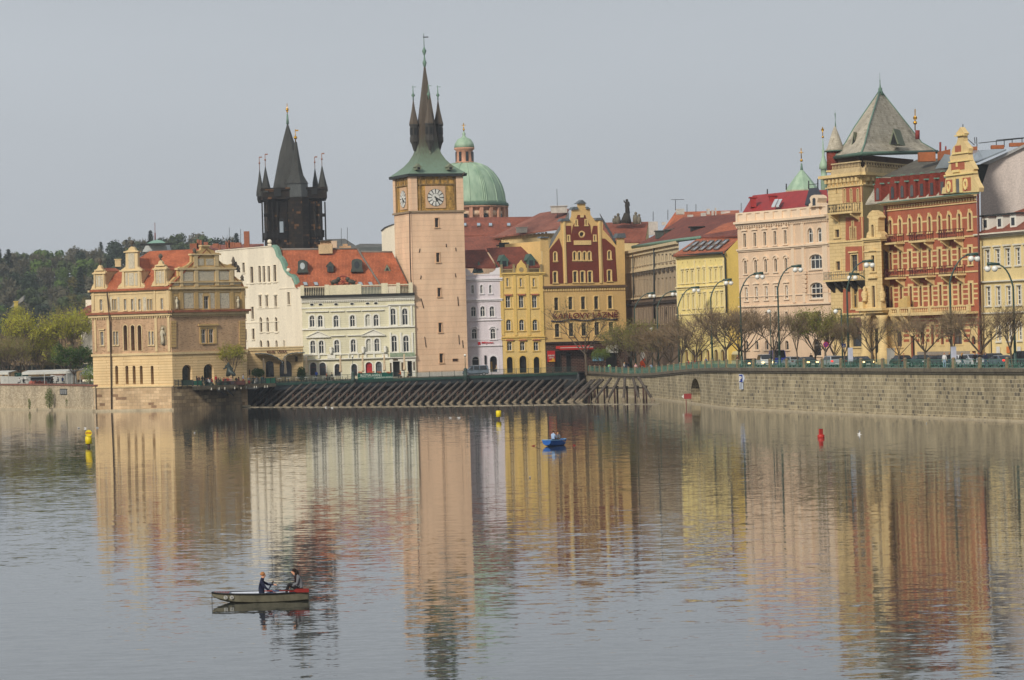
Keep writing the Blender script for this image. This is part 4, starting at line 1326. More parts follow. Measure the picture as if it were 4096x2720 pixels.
for k in range(4):
 a=th-math.radians(5)+math.pi/2*k
 rr=100*pxm
 c_=Vector((ctr.x+math.cos(a)*rr,ctr.y+math.sin(a)*rr,zE))
 mb=MB();u=pxm
 mb.lathe(c_,[(8*u,190*u),(25*u,245*u),(37*u,265*u),(37*u,300*u),(33*u,302*u),(33*u,385*u),(39*u,390*u),(39*u,402*u)],6,smooth=False,rot=th)
 o=mb.build('corner_turret',tur_m,tw_)
 mb=MB();mb.lathe(c_,[(40*u,403*u),(31*u,440*u),(14*u,520*u),(3*u,592*u)],6,smooth=False,rot=th)
 q=mb.build('turret_roof',spm,o,origin=o['_o']);q.location=(0,0,0)
 mb=MB();p=c_+Vector((0,0,590*u))
 mb.lathe(p,[(.12,0),(.12,.6),(.38,.95),(.12,1.3),(.04,2.8)],7);mb.box(p+Vector((.2,0,2.5)),(.8,.05,.1))
 q=mb.build('finial',MATS['verdigris'],o,origin=o['_o']);q.location=(0,0,0)
 mb=MB()
 for j in range(6):
  b_=th+math.pi/3*j+math.pi/6;n_=Vector((math.cos(b_),math.sin(b_),0));rz=b_+math.pi/2
  mb.box(c_+n_*30*u+Vector((0,0,345*u)),(20*u,.1,55*u),rz)
 q=mb.build('louvres',MATS['black_iron'],o,origin=o['_o']);q.location=(0,0,0)
roof_dormer(TF,tw_,320,355,1112,1134,-1.6,'tri',MATS['dark_metal'],2)if False else None
TF.c='E'
for x in(325,575):
 roof_dormer(TF,tw_,x,x+36,1098,1134,1.0-2.0,'gab',MATS['green_lead'],1.6,wmat=MATS['black_iron'])
TF.c='F'
mb=MB();mb.tube([TF.at(242,165,.2),TF.at(244,430,.2),TF.at(250,640,.2),TF.at(255,670,.2)],0.12,5)
mb.tube([TF.at(702,1155,1.0,'E'),TF.at(680,1190,.4,'E')],0.12,5)
mb.each('rain_pipe',MATS['pipe_brown'],tw_)
mb=MB()
for x0,y0,x1,y1 in((313,425,308,452),(562,418,564,442),(321,612,317,638),(559,598,563,625),(320,772,339,840),(576,760,581,825),(346,1040,356,1113),(583,1027,588,1093),(609,1065,614,1117),(496,392,497,415)):
 mb.tube([TF.at(x0,y0,.1),TF.at(x1,y1,.1)],0.07,4)
mb.each('wall_anchor',MATS['pipe_brown'],tw_)
mb=MB();mb.fb(TF,-0.1,W9+.1,ZD,ZD+0.8,-.1,.12);mb.build('plinth',plain('plinth_pale',(196,192,182),0.85,amt=.15),tw_)
# bridge tower
BT=thing('bridge_tower','blackened gothic stone tower with steep wedge roofs and corner turrets','tower',pt(760,1430,660,'C'))
blk=brick('black_sandstone',(24,22,21),(50,42,34),(20,19,18),1.0,0.55,0.03,0.95,0.5,(104,74,48),0.4,0.3)
blk2=plain('sooty_stone',(28,26,24),0.95,amt=0.5,scale=0.6)
bsl=plain('tower_slate',(60,61,58),0.7,amt=0.35,scale=0.7)
D0_=660
u=D0_/FOC/2.34
c0=pt(762,1430,D0_+7,'C')
def tz(y):return pt(745,y,D0_+7,'C').z
ang=math.radians(24)
hwB=300*u
def sqp(cx,cy,half,rot):return[(cx+half*math.sqrt(2)*math.cos(rot+math.pi/4+math.pi/2*k),cy+half*math.sqrt(2)*math.sin(rot+math.pi/4+math.pi/2*k))for k in range(4)]
hb=hwB/1.16
def sqbox(mb,half,z0,z1,rot=ang):
 a=[Vector((x,y,z0))for x,y in sqp(c0 .x,c0 .y,half,rot)]
 mb.prism(a,(0,0,z1-z0))
rot0=math.radians(8)
mb=MB();sqbox(mb,hb,ZD,tz(990),rot0);mb.build('shaft',blk,BT)
mb=MB();sqbox(mb,hb*1.16,tz(985),tz(905),rot0);sqbox(mb,hb*1.2,tz(903),tz(880),rot0);mb.build('parapet',blk,BT)
mb=MB();sqbox(mb,hb*1.05,tz(1345),tz(1280),rot0);mb.build('gallery',blk2,BT)
BF=Face('C',0,0,1,1,0,1)
q=sqp(c0 .x,c0 .y,hb,rot0)
qs=sorted(q,key=lambda p:p[1])[:2];qs.sort()
BF.set(qs[0],qs[1]);BF.c='C'
mb=MB()
for x in(462,520,560,605,690,910,960,1010,1050):BF.box(mb,x,1000,x+12,1380,-0.1,0.5)
BF.box(mb,480,1110,520,1140,0,1.1);BF.box(mb,1000,1110,1050,1140,0,1.1)
mb.each('buttress',blk2,BT)
mb=MB()
for x0,x1,y0,y1 in((575,640,880,950),(925,975,875,930)):BF.box(mb,x0,y0,x1,y1,0.9,1.22)
mb.each('gallery_opening',MATS['black_iron'],BT)
mb=MB();BF.box(mb,628,1185,662,1288,0.4,0.5)
mb.build('window',plain('pale_window',(150,162,172),0.3),BT)
mb=MB();BF.poly(mb,[(612,1290),(612,1180),(645,1145),(676,1180),(676,1290)],0.2,0.4);mb.build('window_niche',MATS['black_iron'],BT)
st=BF.at(805,1200,1.2);ru=105*u
mb=MB();mb.lathe((st.x,st.y+ru*.6,0),[(ru,ZD),(ru,tz(975)),(ru*1.02,tz(970))],8,smooth=False,rot=math.radians(22.5));mb.build('stair_turret',blk,BT)
mb=MB();mb.lathe((st.x-.1,st.y+ru*.6,0),[(ru*.98,tz(972)),(ru*.98,tz(845))],8,smooth=False,rot=math.radians(22.5));mb.build('turret_cladding',plain('zinc_clad',(78,82,82),.7,amt=.3),BT)
mb=MB();mb.lathe((st.x-.2,st.y+ru*.6,0),[(ru*1.08,tz(845)),(ru*1.0,tz(830)),(ru*.62,tz(765)),(ru*.38,tz(640)),(.25,tz(455))],8,smooth=False,rot=math.radians(22.5));mb.build('turret_roof',bsl,BT)
mb=MB();finial(mb,(st.x-.25,st.y+ru*.6,tz(460)),(tz(335)-tz(460)),.15,.4,True);mb.build('finial',MATS['gold'],BT)
zt,ze=tz(250),tz(880)
cx=pt(712,600,D0_+7,'C').x;
base=sqp(c0 .x,c0 .y,hb*1.0,rot0)
mb=MB()
b8=[]
for k in range(8):
 a=math.radians(22.5+45*k)+rot0
 b8 .append(Vector((c0 .x+math.cos(a)*170*u-24*u,c0 .y+math.sin(a)*150*u,ze)))
mid=[Vector((cx+(p.x-cx)*.52,c0 .y+(p.y-c0 .y)*.4,ze+(zt-ze)*.55))for p in b8]
top=Vector((cx,c0 .y,zt))
for k in range(8):
 j=(k+1)%8
 mb.face(b8[k],b8[j],mid[j],mid[k]);mb.face(mid[k],mid[j],top)
mb.face(*b8[::-1])
mb.build('roof',bsl,BT)
mb=MB();sqbox(mb,hb*1.1,tz(880),tz(835)-1.2,rot0);mb.build('low_roof',bsl,BT)
mb=MB();p=top-Vector((0,0,.5));k_=1*u
mb.tube([p,p+Vector((0,0,95*u))],[.35,.18],6);mb.build('spire_tip',MATS['verdigris'],BT)
mb=MB();mb.tube([p+Vector((0,0,90*u)),p+Vector((0,0,195*u))],.08,5);mb.ball(p+Vector((0,0,120*u)),10*u,8);mb.ball(p+Vector((0,0,138*u)),15*u,8);mb.build('finial',MATS['gold'],BT)
for x,y0,y1,y2,r,dd in((446,905,705,582,27,-3),(500,870,672,555,33,-7),(962,820,690,580,20,6),(1030,862,662,548,36,-5)):
 b_=pt(x,y0,D0_+7+dd,'C');t_=pt(x,y1,D0_+7+dd,'C');e_=pt(x,y2,D0_+7+dd,'C')
 mb=MB();R1=r*u;mb.lathe((b_.x,b_.y,0),[(R1*1.4,b_.z-1),(R1*1.3,b_.z),(R1*.65,b_.z+(t_.z-b_.z)*.5),(.08,t_.z)],6,smooth=False)
 o=mb.build('corner_turret_roof',bsl,BT)
 mb=MB();mb.tube([(b_.x,b_.y,t_.z-.2),(b_.x,b_.y,e_.z)],.07,4);mb.ball((b_.x,b_.y,t_.z+(e_.z-t_.z)*.55),.22,7);mb.box((b_.x+.3,b_.y,e_.z),(.6,.05,.25))
 q=mb.build('finial',plain('copper_brown',(140,92,66),.6),o,origin=o['_o']);q.location=(0,0,0)
 mb=MB();mb.lathe((b_.x,b_.y,0),[(R1*.7,tz(1010)),(R1*1.1,tz(980)),(R1*1.1,b_.z-.6)],6,smooth=False)
 mb.build('corner_turret',blk2,BT)
 # domed church
DC=thing('domed_church','church with large green copper dome and small lantern behind the clock tower','church',pt(720,1510,690,'E'))
dD=690;u=dD/FOC/1.96
cc=pt(712,1400,dD,'E')
dz=lambda y:pt(712,y,dD,'E').z
stone_p=plain('pink_stone',(196,146,120),.85,amt=.25);stone_c=plain('drum_cream',(206,178,150),.85,amt=.2)
def copper_ribs():
 m,nt,b=newmat('dome_copper');L=nt.links.new
 tc=N(nt,'ShaderNodeTexCoord');no=N(nt,'ShaderNodeTexNoise',Scale=.35,Detail=5.,Roughness=.7)
 mp=N(nt,'ShaderNodeMapping');mp.inputs['Scale'].default_value=(1.5,1.5,.4);L(tc.outputs['Object'],mp.inputs[0]);L(mp.outputs[0],no.inputs['Vector'])
 r=N(nt,'ShaderNodeValToRGB');e=r.color_ramp.elements
 e[0].position=.35;e[0].color=(*lin((124,152,128)),1);e[1].position=.7;e[1].color=(*lin((166,188,162)),1)
 L(no.outputs['Fac'],r.inputs['Fac']);L(r.outputs['Color'],b.inputs['Base Color']);b.inputs['Roughness'].default_value=.65
 MATS['dome_copper']=m;return m
dcop=copper_ribs()
pf=[(320,1405),(313,1385),(306,1330),(290,1270),(262,1210),(225,1160),(180,1120),(130,1095),(84,1083)]
mb=MB();mb.lathe((cc.x,cc.y,0),[(r*u,dz(y))for r,y in pf],48);mb.build('dome',dcop,DC)
for k in range(16):
 a=2*math.pi*k/16+.12
 if math.sin(a)>.3:continue
 for da in(-.05,0,.05)if k%2 else(0,):
  mb=MB();pts=[Vector((cc.x+math.cos(a+da)*r*u,cc.y+math.sin(a+da)*r*u,dz(y)))for r,y in pf]
  mb.tube(pts,.16,4);mb.build('dome_rib',dcop,DC)
mb=MB();mb.lathe((cc.x,cc.y,0),[(330*u,dz(1432)),(338*u,dz(1425)),(332*u,dz(1405)),(316*u,dz(1398))],32);mb.build('dome_ring',plain('dark_copper',(78,104,90),.7,amt=.3),DC)
mb=MB();mb.lathe((cc.x,cc.y,0),[(310*u,dz(1640)),(310*u,dz(1445)),(334*u,dz(1440)),(334*u,dz(1430))],32);mb.build('drum',stone_p,DC)
mb=MB();mb.lathe((cc.x,cc.y,0),[(313*u,dz(1505)),(313*u,dz(1470))],32);mb.build('drum_band',stone_c,DC)
for k in range(12):
 a=math.pi+math.pi*(k+.5)/12
 n_=Vector((math.cos(a),math.sin(a),0));mb=MB();mb.box(Vector((cc.x,cc.y,(dz(1640)+dz(1445))/2))+n_*322*u,(20*u,26*u,dz(1445)-dz(1640)),a);mb.build('pilaster',stone_p,DC)
for k in range(5):
 a=math.pi+math.pi*(k*2+2)/12-math.pi/24*0
 n_=Vector((math.cos(a),math.sin(a),0));mb=MB();mb.box(Vector((cc.x,cc.y,dz(1520)))+n_*314*u,(.3,26*u,55*u),a);mb.build('window',MATS['glass'],DC)
mb=MB();mb.lathe((cc.x,cc.y,0),[(82*u,dz(1085)),(70*u,dz(1070)),(66*u,dz(985)),(80*u,dz(975)),(80*u,dz(962))],16);mb.build('lantern',stone_p,DC)
for k in range(8):
 a=math.pi/4*k+.3;n_=Vector((math.cos(a),math.sin(a),0));mb=MB();mb.box(Vector((cc.x,cc.y,dz(1033)))+n_*67*u,(.3,20*u,75*u),a);mb.build('lantern_window',MATS['glass'],DC)
mb=MB();mb.lathe((cc.x,cc.y,0),[(80*u,dz(962)),(74*u,dz(930)),(52*u,dz(895)),(20*u,dz(880)),(10*u,dz(865)),(14*u,dz(855)),(5*u,dz(835))],16);mb.build('lantern_dome',dcop,DC)
mb=MB();mb.tube([(cc.x,cc.y,dz(838)),(cc.x,cc.y,dz(768))],.1,4);mb.ball((cc.x,cc.y,dz(819)),9*u,8);mb.box((cc.x,cc.y,dz(785)),(1,.1,.12));mb.build('finial',MATS['gold'],DC)
def simple_roof(name,label,cat,quads,mat,wallm=None,par=None,z0=ZD):
 """house seen mostly as a roof: quads of (crop,x,y,D); walls dropped from the first quad"""
 P=[pt(x,y,D,c)for c,x,y,D in quads[0]]
 t=par or thing(name,label,cat,(P[0].x,P[0].y,z0))
 for k,qd in enumerate(quads):
  mb=MB();mb.slab([pt(x,y,D,c)for c,x,y,D in qd],.3);mb.build('roof',mat,t)
 if wallm:
  mb=MB()
  a,b=P[0],P[1];c_,d_=P[2],P[3]
  for p,q in((a,b),(b,c_),(c_,d_),(d_,a)):
   mb.face((p.x,p.y,z0),(q.x,q.y,z0),(q.x,q.y,q.z-.2),(p.x,p.y,p.z-.2))
  mb.build('wall',wallm,t)
 return t
rr1=simple_roof('red_roofed_house','long red tiled roof with small skylights directly right of the clock tower','house',[[('F',590,335,622),('F',1060,325,622),('F',1115,203,632),('F',590,210,632)]],red_tile2,stone_c)
FR=Face('F',590,335,622,1060,325,622)
for x in(625,722,805,932):
 skylight(FR,rr1,x-13,x+13,253,274,0,6.0,4.3,plain('blue_sky_glass',(150,168,184),.1,spec=1,amt=.05))
rr2=simple_roof('red_roofed_house','low dull red roof below the skylights beside the clock tower','house',[[('F',610,450,600),('F',830,440,600),('F',900,330,612),('F',610,345,612)]],red_tile2,stone_c)
rr2b=None
# - long house with pilaster strip under a brown roof
LH=Face('G',40,430,610,470,350,596)
lh=thing('brown_roofed_house','cream house with a row of small attic windows under a big brown tiled roof','house',LH.P(0,ZD))
zt=LH.loc(250,375)[1]
mb=MB()
wall(LH,[(0,ZD),(LH.L,ZD),(LH.L,zt),(0,zt)],plain('warm_cream',(214,190,138),.85,amt=.15),lh,depth=10)
row(LH,lh,13,(88,395,425),(450,350,380),16,trim=MATS['warm_cream'],tw=.05,pat=None,sill=False)
simple_roof('','','',[[('G',35,390,609),('G',575,318,590),('G',640,165,604),('G',410,200,612)]],red_tile3 if False else tiles('pinkish_tile',(148,92,76),(172,112,92)),par=lh)
mb=MB();p=pt(560,175,600,'G');mb.box(p,(3.2,2,1.3));mb.box(p+Vector((0,0,.7)),(3.5,2.4,.15));mb.build('chimney',plain('light_chimney',(190,184,174),.85,amt=.2),lh)
mb=MB();p=pt(268,335,600,'G');mb.box(p,(2.2,1.4,1.0));mb.box(p+Vector((0,0,.55)),(2.5,1.7,.12));mb.build('chimney',MATS['light_chimney'],lh)
mb=MB();p=pt(545,60,600,'G');mb.tube([p+Vector((0,0,-5)),p+Vector((0,0,1.2))],.05,4);mb.build('aerial',MATS['dark_metal'],lh)
mb=MB();mb.lathe(pt(85,455,592,'G'),[(.45,-.1),(.45,.1)],12);mb.box(pt(130,450,592,'G'),(2,1.,.9));mb.build('roof_plant',MATS['dark_metal'],lh)
# lilac house
LF=Face('F',632,900,570,882,900,571)
lil=plain('lilac_render',(212,204,208),.85,amt=.1,scale=.4)
lh2=thing('lilac_house','narrow pale lilac house with arched windows between clock tower and yellow house','house',LF.P(LF.L/2,ZD))
lw_=dict(trim=plain('lilac_trim',(218,214,216),.8,amt=.05),tw=.2)
for x in(680,742,804):window(LF,lh2,x,679,738,17,'a',**lw_)
for x in(686,751,816):window(LF,lh2,x,828,900,34,'a',**lw_,fw=.1)
for x,in((692,),(823,)):window(LF,lh2,x,983,1056,36,'a',**lw_,fw=.1,hood='arch')
window(LF,lh2,701,1178,1240,48,'a',trim=MATS['lilac_trim'],tw=.35,pat='H',fr=MATS['white_frame'])
window(LF,lh2,826,1174,1285,50,'a',trim=MATS['lilac_trim'],tw=.35,pat=None,gl=dk,sill=False,rd=.6,name='doorway')
zt=LF.loc(760,610)[1]
wall(LF,[(0,ZD),(LF.L,ZD),(LF.L,zt),(0,zt)],lil,lh2,depth=9)
mb=MB()
for y0,y1,n in((630,642,.35),(647,653,.2),(776,784,.4),(784,794,.2),(906,912,.12),(922,928,.25),(1100,1106,.25),(1058,1062,.08)):
 LF.band(mb,628,886,760,y0,y1,-.01,n)
LF.poly(mb,[(628,612),(628,563),(640,566),(664,584),(664,594),(686,596),(686,607),(800,600),(800,592),(822,588),(840,572),(840,562),(872,556),(872,608)],-.5,.1)
mb.each('moulding',MATS['lilac_trim'],lh2)
mb=MB();LF.box(mb,762,1170,775,1232,.1,.25);mb.build('vertical_sign',MATS['black_iron'],lh2)
lettering(LF,lh2,'Mlýnec',743,1074,825,1092,plain('sign_red',(200,40,50),.5),.15,bold=.02)
mb=MB();LF.box(mb,716,1076,734,1096,.1,.16);mb.build('sign_square',MATS['sign_red'],lh2)
mb=MB();mb.slab([LF.at(625,555,0),LF.at(845,556,0),LF.at(768,432,-6.5),LF.at(625,436,-6.5)],.25);mb.build('roof',red_tile3,lh2)
roof_dormer(LF,lh2,695,758,515,594,0.8,'tri',plain('green_dormer',(70,96,86),.7),4)
# narrow yellow house
NF=Face('F',884,900,571,1180,900,573)
nh=thing('narrow_yellow_house','bright yellow narrow house with green roof dormers left of the gabled bath house','house',NF.P(NF.L/2,ZD))
yel=plain('warm_yellow',(220,190,122),.85,amt=.12,scale=.4);yel2=plain('yellow_trim',(214,182,106),.85,amt=.1)
nw=dict(trim=yel2,tw=.18)
for x in(923,1016,1106):window(NF,nh,x,632,690,15,**nw)
for x in(927,1019,1111):window(NF,nh,x,755 if x>930 else 758,838,34,**nw,hood='flat')
for x in(931,1022,1115):window(NF,nh,x,920,996,34,'a',**nw)
for x in(937,1027,1122):window(NF,nh,x,1076,1136,34,**nw,hood='flat')
for x,w_ in((940,42),(1032,50),(1127,42)):window(NF,nh,x,1180 if x!=1032 else 1172,1292,w_,'a',trim=yel2,tw=.25,pat=None,gl=dk,sill=False,rd=.6,name='doorway')
zt=NF.loc(1030,600)[1]
wall(NF,[(0,ZD),(NF.L,ZD),(NF.L,zt),(0,zt)],yel,nh,depth=9)
mb=MB()
for y0,y1,n in((592,602,.35),(604,612,.15),(1036,1046,.35),(1046,1060,.15),(1000,1004,.1),(842,846,.1)):
 NF.band(mb,880,1184,1030,y0,y1,-.01,n)
mb.each('string_course',yel2,nh)
mb=MB()
for x,y in((927,748),(1019,746),(1111,744),(937,1062),(1027,1062),(1122,1060)):NF.box(mb,x-24,y-3,x+24,y+5,.1,.36)
mb.each('brick_lintel',plain('lintel_red',(176,104,84),.85,amt=.15),nh)
mb=MB()
for x0,x1 in((965,985),(1055,1078),(875,895),(1150,1172)):NF.box(mb,x0,560,x1,1032,-.01,.15)
mb.each('pilaster',yel2,nh)
mb=MB();stg=plain('grey_gable_stone',(150,134,100),.9,amt=.3)
NF.poly(mb,[(980,600),(985,560),(993,535),(1005,525),(1018,505),(1032,525),(1045,535),(1052,560),(1056,600)],-.3,.15)
mb.build('scroll_gable',yel2,nh)
mb=MB();mb.fpoly(NF,opening(NF.loc(1018,575)[0],.9,NF.loc(1018,590)[1],NF.loc(1018,556)[1],'o'),.15,.22);mb.build('roundel',stg,nh)
mb=MB()
for x0,x1 in((875,888),(960,975),(1058,1070),(1150,1165)):NF.box(mb,x0,535,x1,600,-.2,.2)
mb.each('parapet_pier',stg,nh)
mb=MB()
for a,b in((890,960),(1075,1150)):baluster_run(NF,mb,NF.loc(a,585)[0],NF.loc(b,585)[0],NF.loc(920,598)[1],NF.loc(920,568)[1],-.1,.15,8)
mb.each('parapet',stg,nh)if False else mb.build('parapet',stg,nh)
mb=MB();mb.slab([NF.at(868,560,0),NF.at(1150,552,0),NF.at(1085,408,-7.5),NF.at(778,422,-7.5)],.25);mb.build('roof',red_tile3,nh)
for x in(903,1090):roof_dormer(NF,nh,x-26,x+24,478 if x<1000 else 472,560,.5,'gab',MATS['green_dormer'],4)
mb=MB();NF.box(mb,883,562,884,562,0,0.01);
# bath house with stepped gable
KF=Face('G',432,900,573,1084,900,582)
kh=thing('gabled_bath_house','ochre house with dark red stepped gable and KARLOVY LÁZNĚ lettering','building',KF.P(KF.L/2,ZD))
och=plain('bath_ochre',(222,186,122),.85,amt=.12,scale=.35);och2=plain('bath_trim',(226,196,134),.85,amt=.1)
drk=brick('dark_red_brick',(116,52,36),(138,64,46),(104,54,40),.3,.09,.01,.9,.5,None,.15,.4)
kw=dict(trim=och2,tw=.22,pat='T',fr=plain('dull_frame',(120,116,104),.6))
for x,o in((540,0),(651,-6),(750,-8),(853,-10),(962,-14)):window(KF,kh,x,862+o,962+o,34,'s',**kw)
for x,o in((547,0),(656,-6),(756,-10),(858,-14),(970,-16)):window(KF,kh,x,1068+o,1172+o,38,'s',**kw)
for x in(530,954):window(KF,kh,x,508 if x<600 else 498,574 if x<600 else 560,20,'a',**kw)
for x in(682,720,760,798):window(KF,kh,x,505,568,20,'a',**kw)
for x in(687,745,803):window(KF,kh,x,658,742,28,'s',**kw)
for x in(530,955):window(KF,kh,x,662 if x<600 else 650,745 if x<600 else 732,26,'s',**kw)
for x,y in((634,380),(840,378),(695,258),(773,256)):window(KF,kh,x,y,y+38,12,**kw)
window(KF,kh,738,348,385,36,'o',**kw,sill=False)
L_=lambda*p:KF.loc(*p)
zc=L_(740,775)[1];zg=L_(560,1205)[1]
gp=[(432,775),(432,500),(415,495),(415,395),(475,395),(480,485),(520,420),(572,330),(572,262),(640,258),(655,225),(658,172),(705,165),(700,125),(768,122),(768,162),(803,165),(808,215),(840,255),(905,258),(905,330),(955,385),(1010,455),(1012,395),(1072,392),(1075,480),(1083,765)]
poly=[L_(*p)for p in gp];poly[0]=(0,zc);poly[-1]=(KF.L,zc)
full_poly=[(0,ZD),(KF.L,ZD)]+poly[::-1]
full_poly=[full_poly[0],full_poly[1]]+poly[::-1]
wall(KF,full_poly,och,kh,depth=0)
mb=MB();B=KF.P
for s0,s1 in((0,0),(KF.L,KF.L)):
 p=B(s0,ZD);q=B(s0,ZD,-14);z=L_(432,420)[1]
 mb.face(p,q,Vector((q.x,q.y,z)),Vector((p.x,p.y,z)))
mb.build('side_wall',och,kh)
def field(pts):
 p=[L_(*a)for a in pts]
 H=KF.holes
 KF.holes=[[(a,b)for a,b in h]for h in H if inside((sum(a for a,b in h)/len(h),sum(b for a,b in h)/len(h)),p)]
 KF.holes=[[((a-sum(k[0]for k in h)/len(h))*(1+.44/(max(k[0]for k in h)-min(k[0]for k in h)+.01))+sum(k[0]for k in h)/len(h),(b-sum(k[1]for k in h)/len(h))*(1+.5/(max(k[1]for k in h)-min(k[1]for k in h)))+sum(k[1]for k in h)/len(h))for a,b in h]for h in KF.holes]
 F2=Face('G',0,0,1,1,0,1);F2 .set(KF.P(0,0,.06),KF.P(KF.L,0,.06));F2 .holes=KF.holes
 wall(F2,p,drk,kh,rd=.06,depth=0,name='brick_field')
 KF.holes=H
field([(488,756),(484,488),(560,395),(570,430),(585,480),(594,752)])
field([(626,750),(612,300),(655,300),(655,372),(668,300),(690,262),(705,215),(765,215),(780,262),(805,300),(812,370),(828,300),(860,300),(876,742)])
field([(910,742),(896,400),(920,400),(1000,470),(1015,735)])
mb=MB()
for x0,y0,x1,y1 in((675,415,810,450),(726,215,752,235)):KF.box(mb,x0,y0,x1,y1,.05,.18)
for x0,x1 in((596,612),(872,888)):KF.box(mb,x0,262,x1,750,.0,.2)
mb.each('pilaster',och2,kh)
mb=MB();KF.band(mb,428,1086,740,768,784,-.01,.4);mb.build('gutter_cornice',plain('brown_cornice',(110,88,66),.8,amt=.2),kh)
mb=MB();dentils(KF,mb,432,1084,740,790,808,34,.55,.2);mb.build('frieze',och2,kh)
mb=MB()
for pc in([(405,398),(482,396),(470,385),(418,385)],[(1002,396),(1082,394),(1072,358),(1018,360)],[(564,266),(645,262),(630,243),(580,243)],[(650,176),(708,172),(700,152),(670,152)],[(696,128),(772,126),(738,97)],[(768,170),(805,168),(780,150)],[(838,258),(912,256),(880,238),(850,238)]):
 KF.poly(mb,pc,-1.0,.3)
mb.each('pier_cap',plain('cap_slate',(96,104,108),.7,amt=.2),kh)
mb=MB()
mb.slab([KF.at(480,486,-.5),KF.at(640,262,-.5),KF.at(640,190,-12),KF.at(500,400,-12)],.3);mb.slab([KF.at(905,262,-.5),KF.at(1010,455,-.5),KF.at(1000,400,-12),KF.at(880,200,-12)],.3)
mb.each('roof',plain('roof_slate',(104,104,100),.8,amt=.3),kh)
lettering(KF,kh,'KARLOVY LÁZNĚ',508,972,1020,1030,plain('wine_letters',(104,34,34),.5),.25,bold=.015)
mb=MB();pts=[KF.at(500+i*26,1046+7*math.sin(i*.75)-i*.9,.2)for i in range(21)];mb.tube(pts,.13,4);mb.build('wave_line',plain('navy',(44,48,72),.6),kh)
mb=MB();KF.band(mb,452,1092,700,1206,1222,-.01,.35);mb.build('dark_cornice',plain('dark_cornice',(50,38,36),.8),kh)
F2=Face('G',0,0,1,1,0,1);F2 .set(KF.P(0.35,0,.12),KF.P(KF.L,0,.12))
F2 .c='G'
for x0,x1,y0 in((527,575,1285),(620,650,1300),(930,1010,1296)):
 window(F2,kh,(x0+x1)/2,y0,1440,x1-x0,trim=MATS['black_iron'],tw=.05,pat=None,gl=dk,sill=False,name='doorway',rd=.08)
wall(F2,[(0,ZD),(F2 .L,ZD),(F2 .L,F2 .loc(700,1215)[1]),(0,F2 .loc(700,1215)[1])],brick('burnt_brick',(50,32,28),(72,46,38),(120,96,84),.8,.3,.04,.9),kh,rd=.1,depth=0,name='ground_floor')
mb=MB();mb.slab([F2 .at(536,1243,.1),F2 .at(800,1236,.1),F2 .at(800,1254,1.4),F2 .at(536,1262,1.4)],.1);F2 .box(mb,536,1258,800,1272,1.38,1.42);mb.build('awning',plain('awning_red',(186,46,40),.7,amt=.1),kh)
mb=MB();F2 .box(mb,540,1252,798,1257,1.42,1.45);mb.build('awning_stripe',W_,kh)
def poster(F,par,x0,y0,x1,y1,m,n=.12,name='poster'):
 mb=MB();F.box(mb,x0,y0,x1,y1,n,n+.06);return mb.build(name,m,par)
poster(F2,kh,467,1280,527,1368,plain('poster_red',(196,44,44),.5))
lettering(F2,kh,'KARLOVY',472,1312,521,1324,W_,.2);lettering(F2,kh,'LÁZNĚ',478,1328,515,1340,W_,.2)
poster(F2,kh,480,1356,524,1366,plain('poster_yellow',(226,170,60),.5),.18);poster(F2,kh,501,1340,520,1362,MATS['poster_yellow'],.19)
poster(F2,kh,820,1300,905,1360,plain('poster_blue',(120,170,196),.4,amt=.6,scale=3))
poster(F2,kh,919,1236,1012,1296,plain('banner_white',(206,206,198),.7,amt=.2),.5,'banner')
lettering(F2,kh,'CLUB',955,1262,1004,1282,MATS['black_iron'],.57)
rb_=simple_roof('red_roofed_house','red tiled roof with sky above it just right of the stepped gable','house',[[('G',900,425,605),('G',1235,425,605),('G',1262,268,616),('G',905,275,616)]],red_tile2,MATS['warm_cream'])
st_m=plain('sooty_statue',(58,54,48),.9,amt=.3)
sg=thing('roof_statue','dark standing statue with raised arm flanked by crouching figures on a roof','statue',pt(1090,270,612,'G'))
q=lambda x,y:pt(x,y,612,'G')
mb=MB();mb.tube([q(1085,280),q(1090,225),q(1092,200)],[1.3,.8,.6],6);mb.build('pedestal',st_m,sg)
mb=MB();mb.tube([q(1098,205),q(1096,165),q(1090,140),q(1098,118),q(1094,108)],[.5,.45,.38,.48,.2],7);mb.ball(q(1092,101),.3,7)
mb.tube([q(1088,118),q(1072,112),q(1070,98)],[.2,.15,.1],5);mb.tube([q(1105,118),q(1112,140),q(1104,155)],[.18,.15,.1],5);mb.build('figure',st_m,sg)
for i,(x,y,s)in enumerate(((1024,235,1.),(1000,250,.8),(1162,225,1.),(1188,240,.9))):
 mb=MB();mb.tube([q(x,285),q(x-3,y+10),q(x+2,y-12)],[.65*s,.55*s,.3*s],7);mb.ball(q(x,y-22),.32*s,7);mb.tube([q(x-5,y-5),q(x-14,y+15),q(x-2,y+22)],[.4,.3,.3],5);mb.build('crouching_figure',plain('grey_statue',(112,106,92),.9,amt=.3),sg)
def field(F,par,pts,mat,grow=.44,n=.06,name='coloured_field'):
 """thin coloured render field on a face, cut round the window openings"""
 p=[F.loc(*a)for a in pts];hs=[]
 for h in F.holes:
  cx_=sum(k[0]for k in h)/len(h);cz_=sum(k[1]for k in h)/len(h)
  if not inside((cx_,cz_),p):continue
  sx=1+grow/(max(k[0]for k in h)-min(k[0]for k in h));sz=1+grow/(max(k[1]for k in h)-min(k[1]for k in h))
  hs.append([((a-cx_)*sx+cx_,(b-cz_)*sz+cz_)for a,b in h])
 F2=Face('G',0,0,1,1,0,1);F2 .set(F.P(0,0,n),F.P(F.L,0,n));F2 .holes=hs
 return wall(F2,p,mat,par,rd=n,depth=0,name=name)
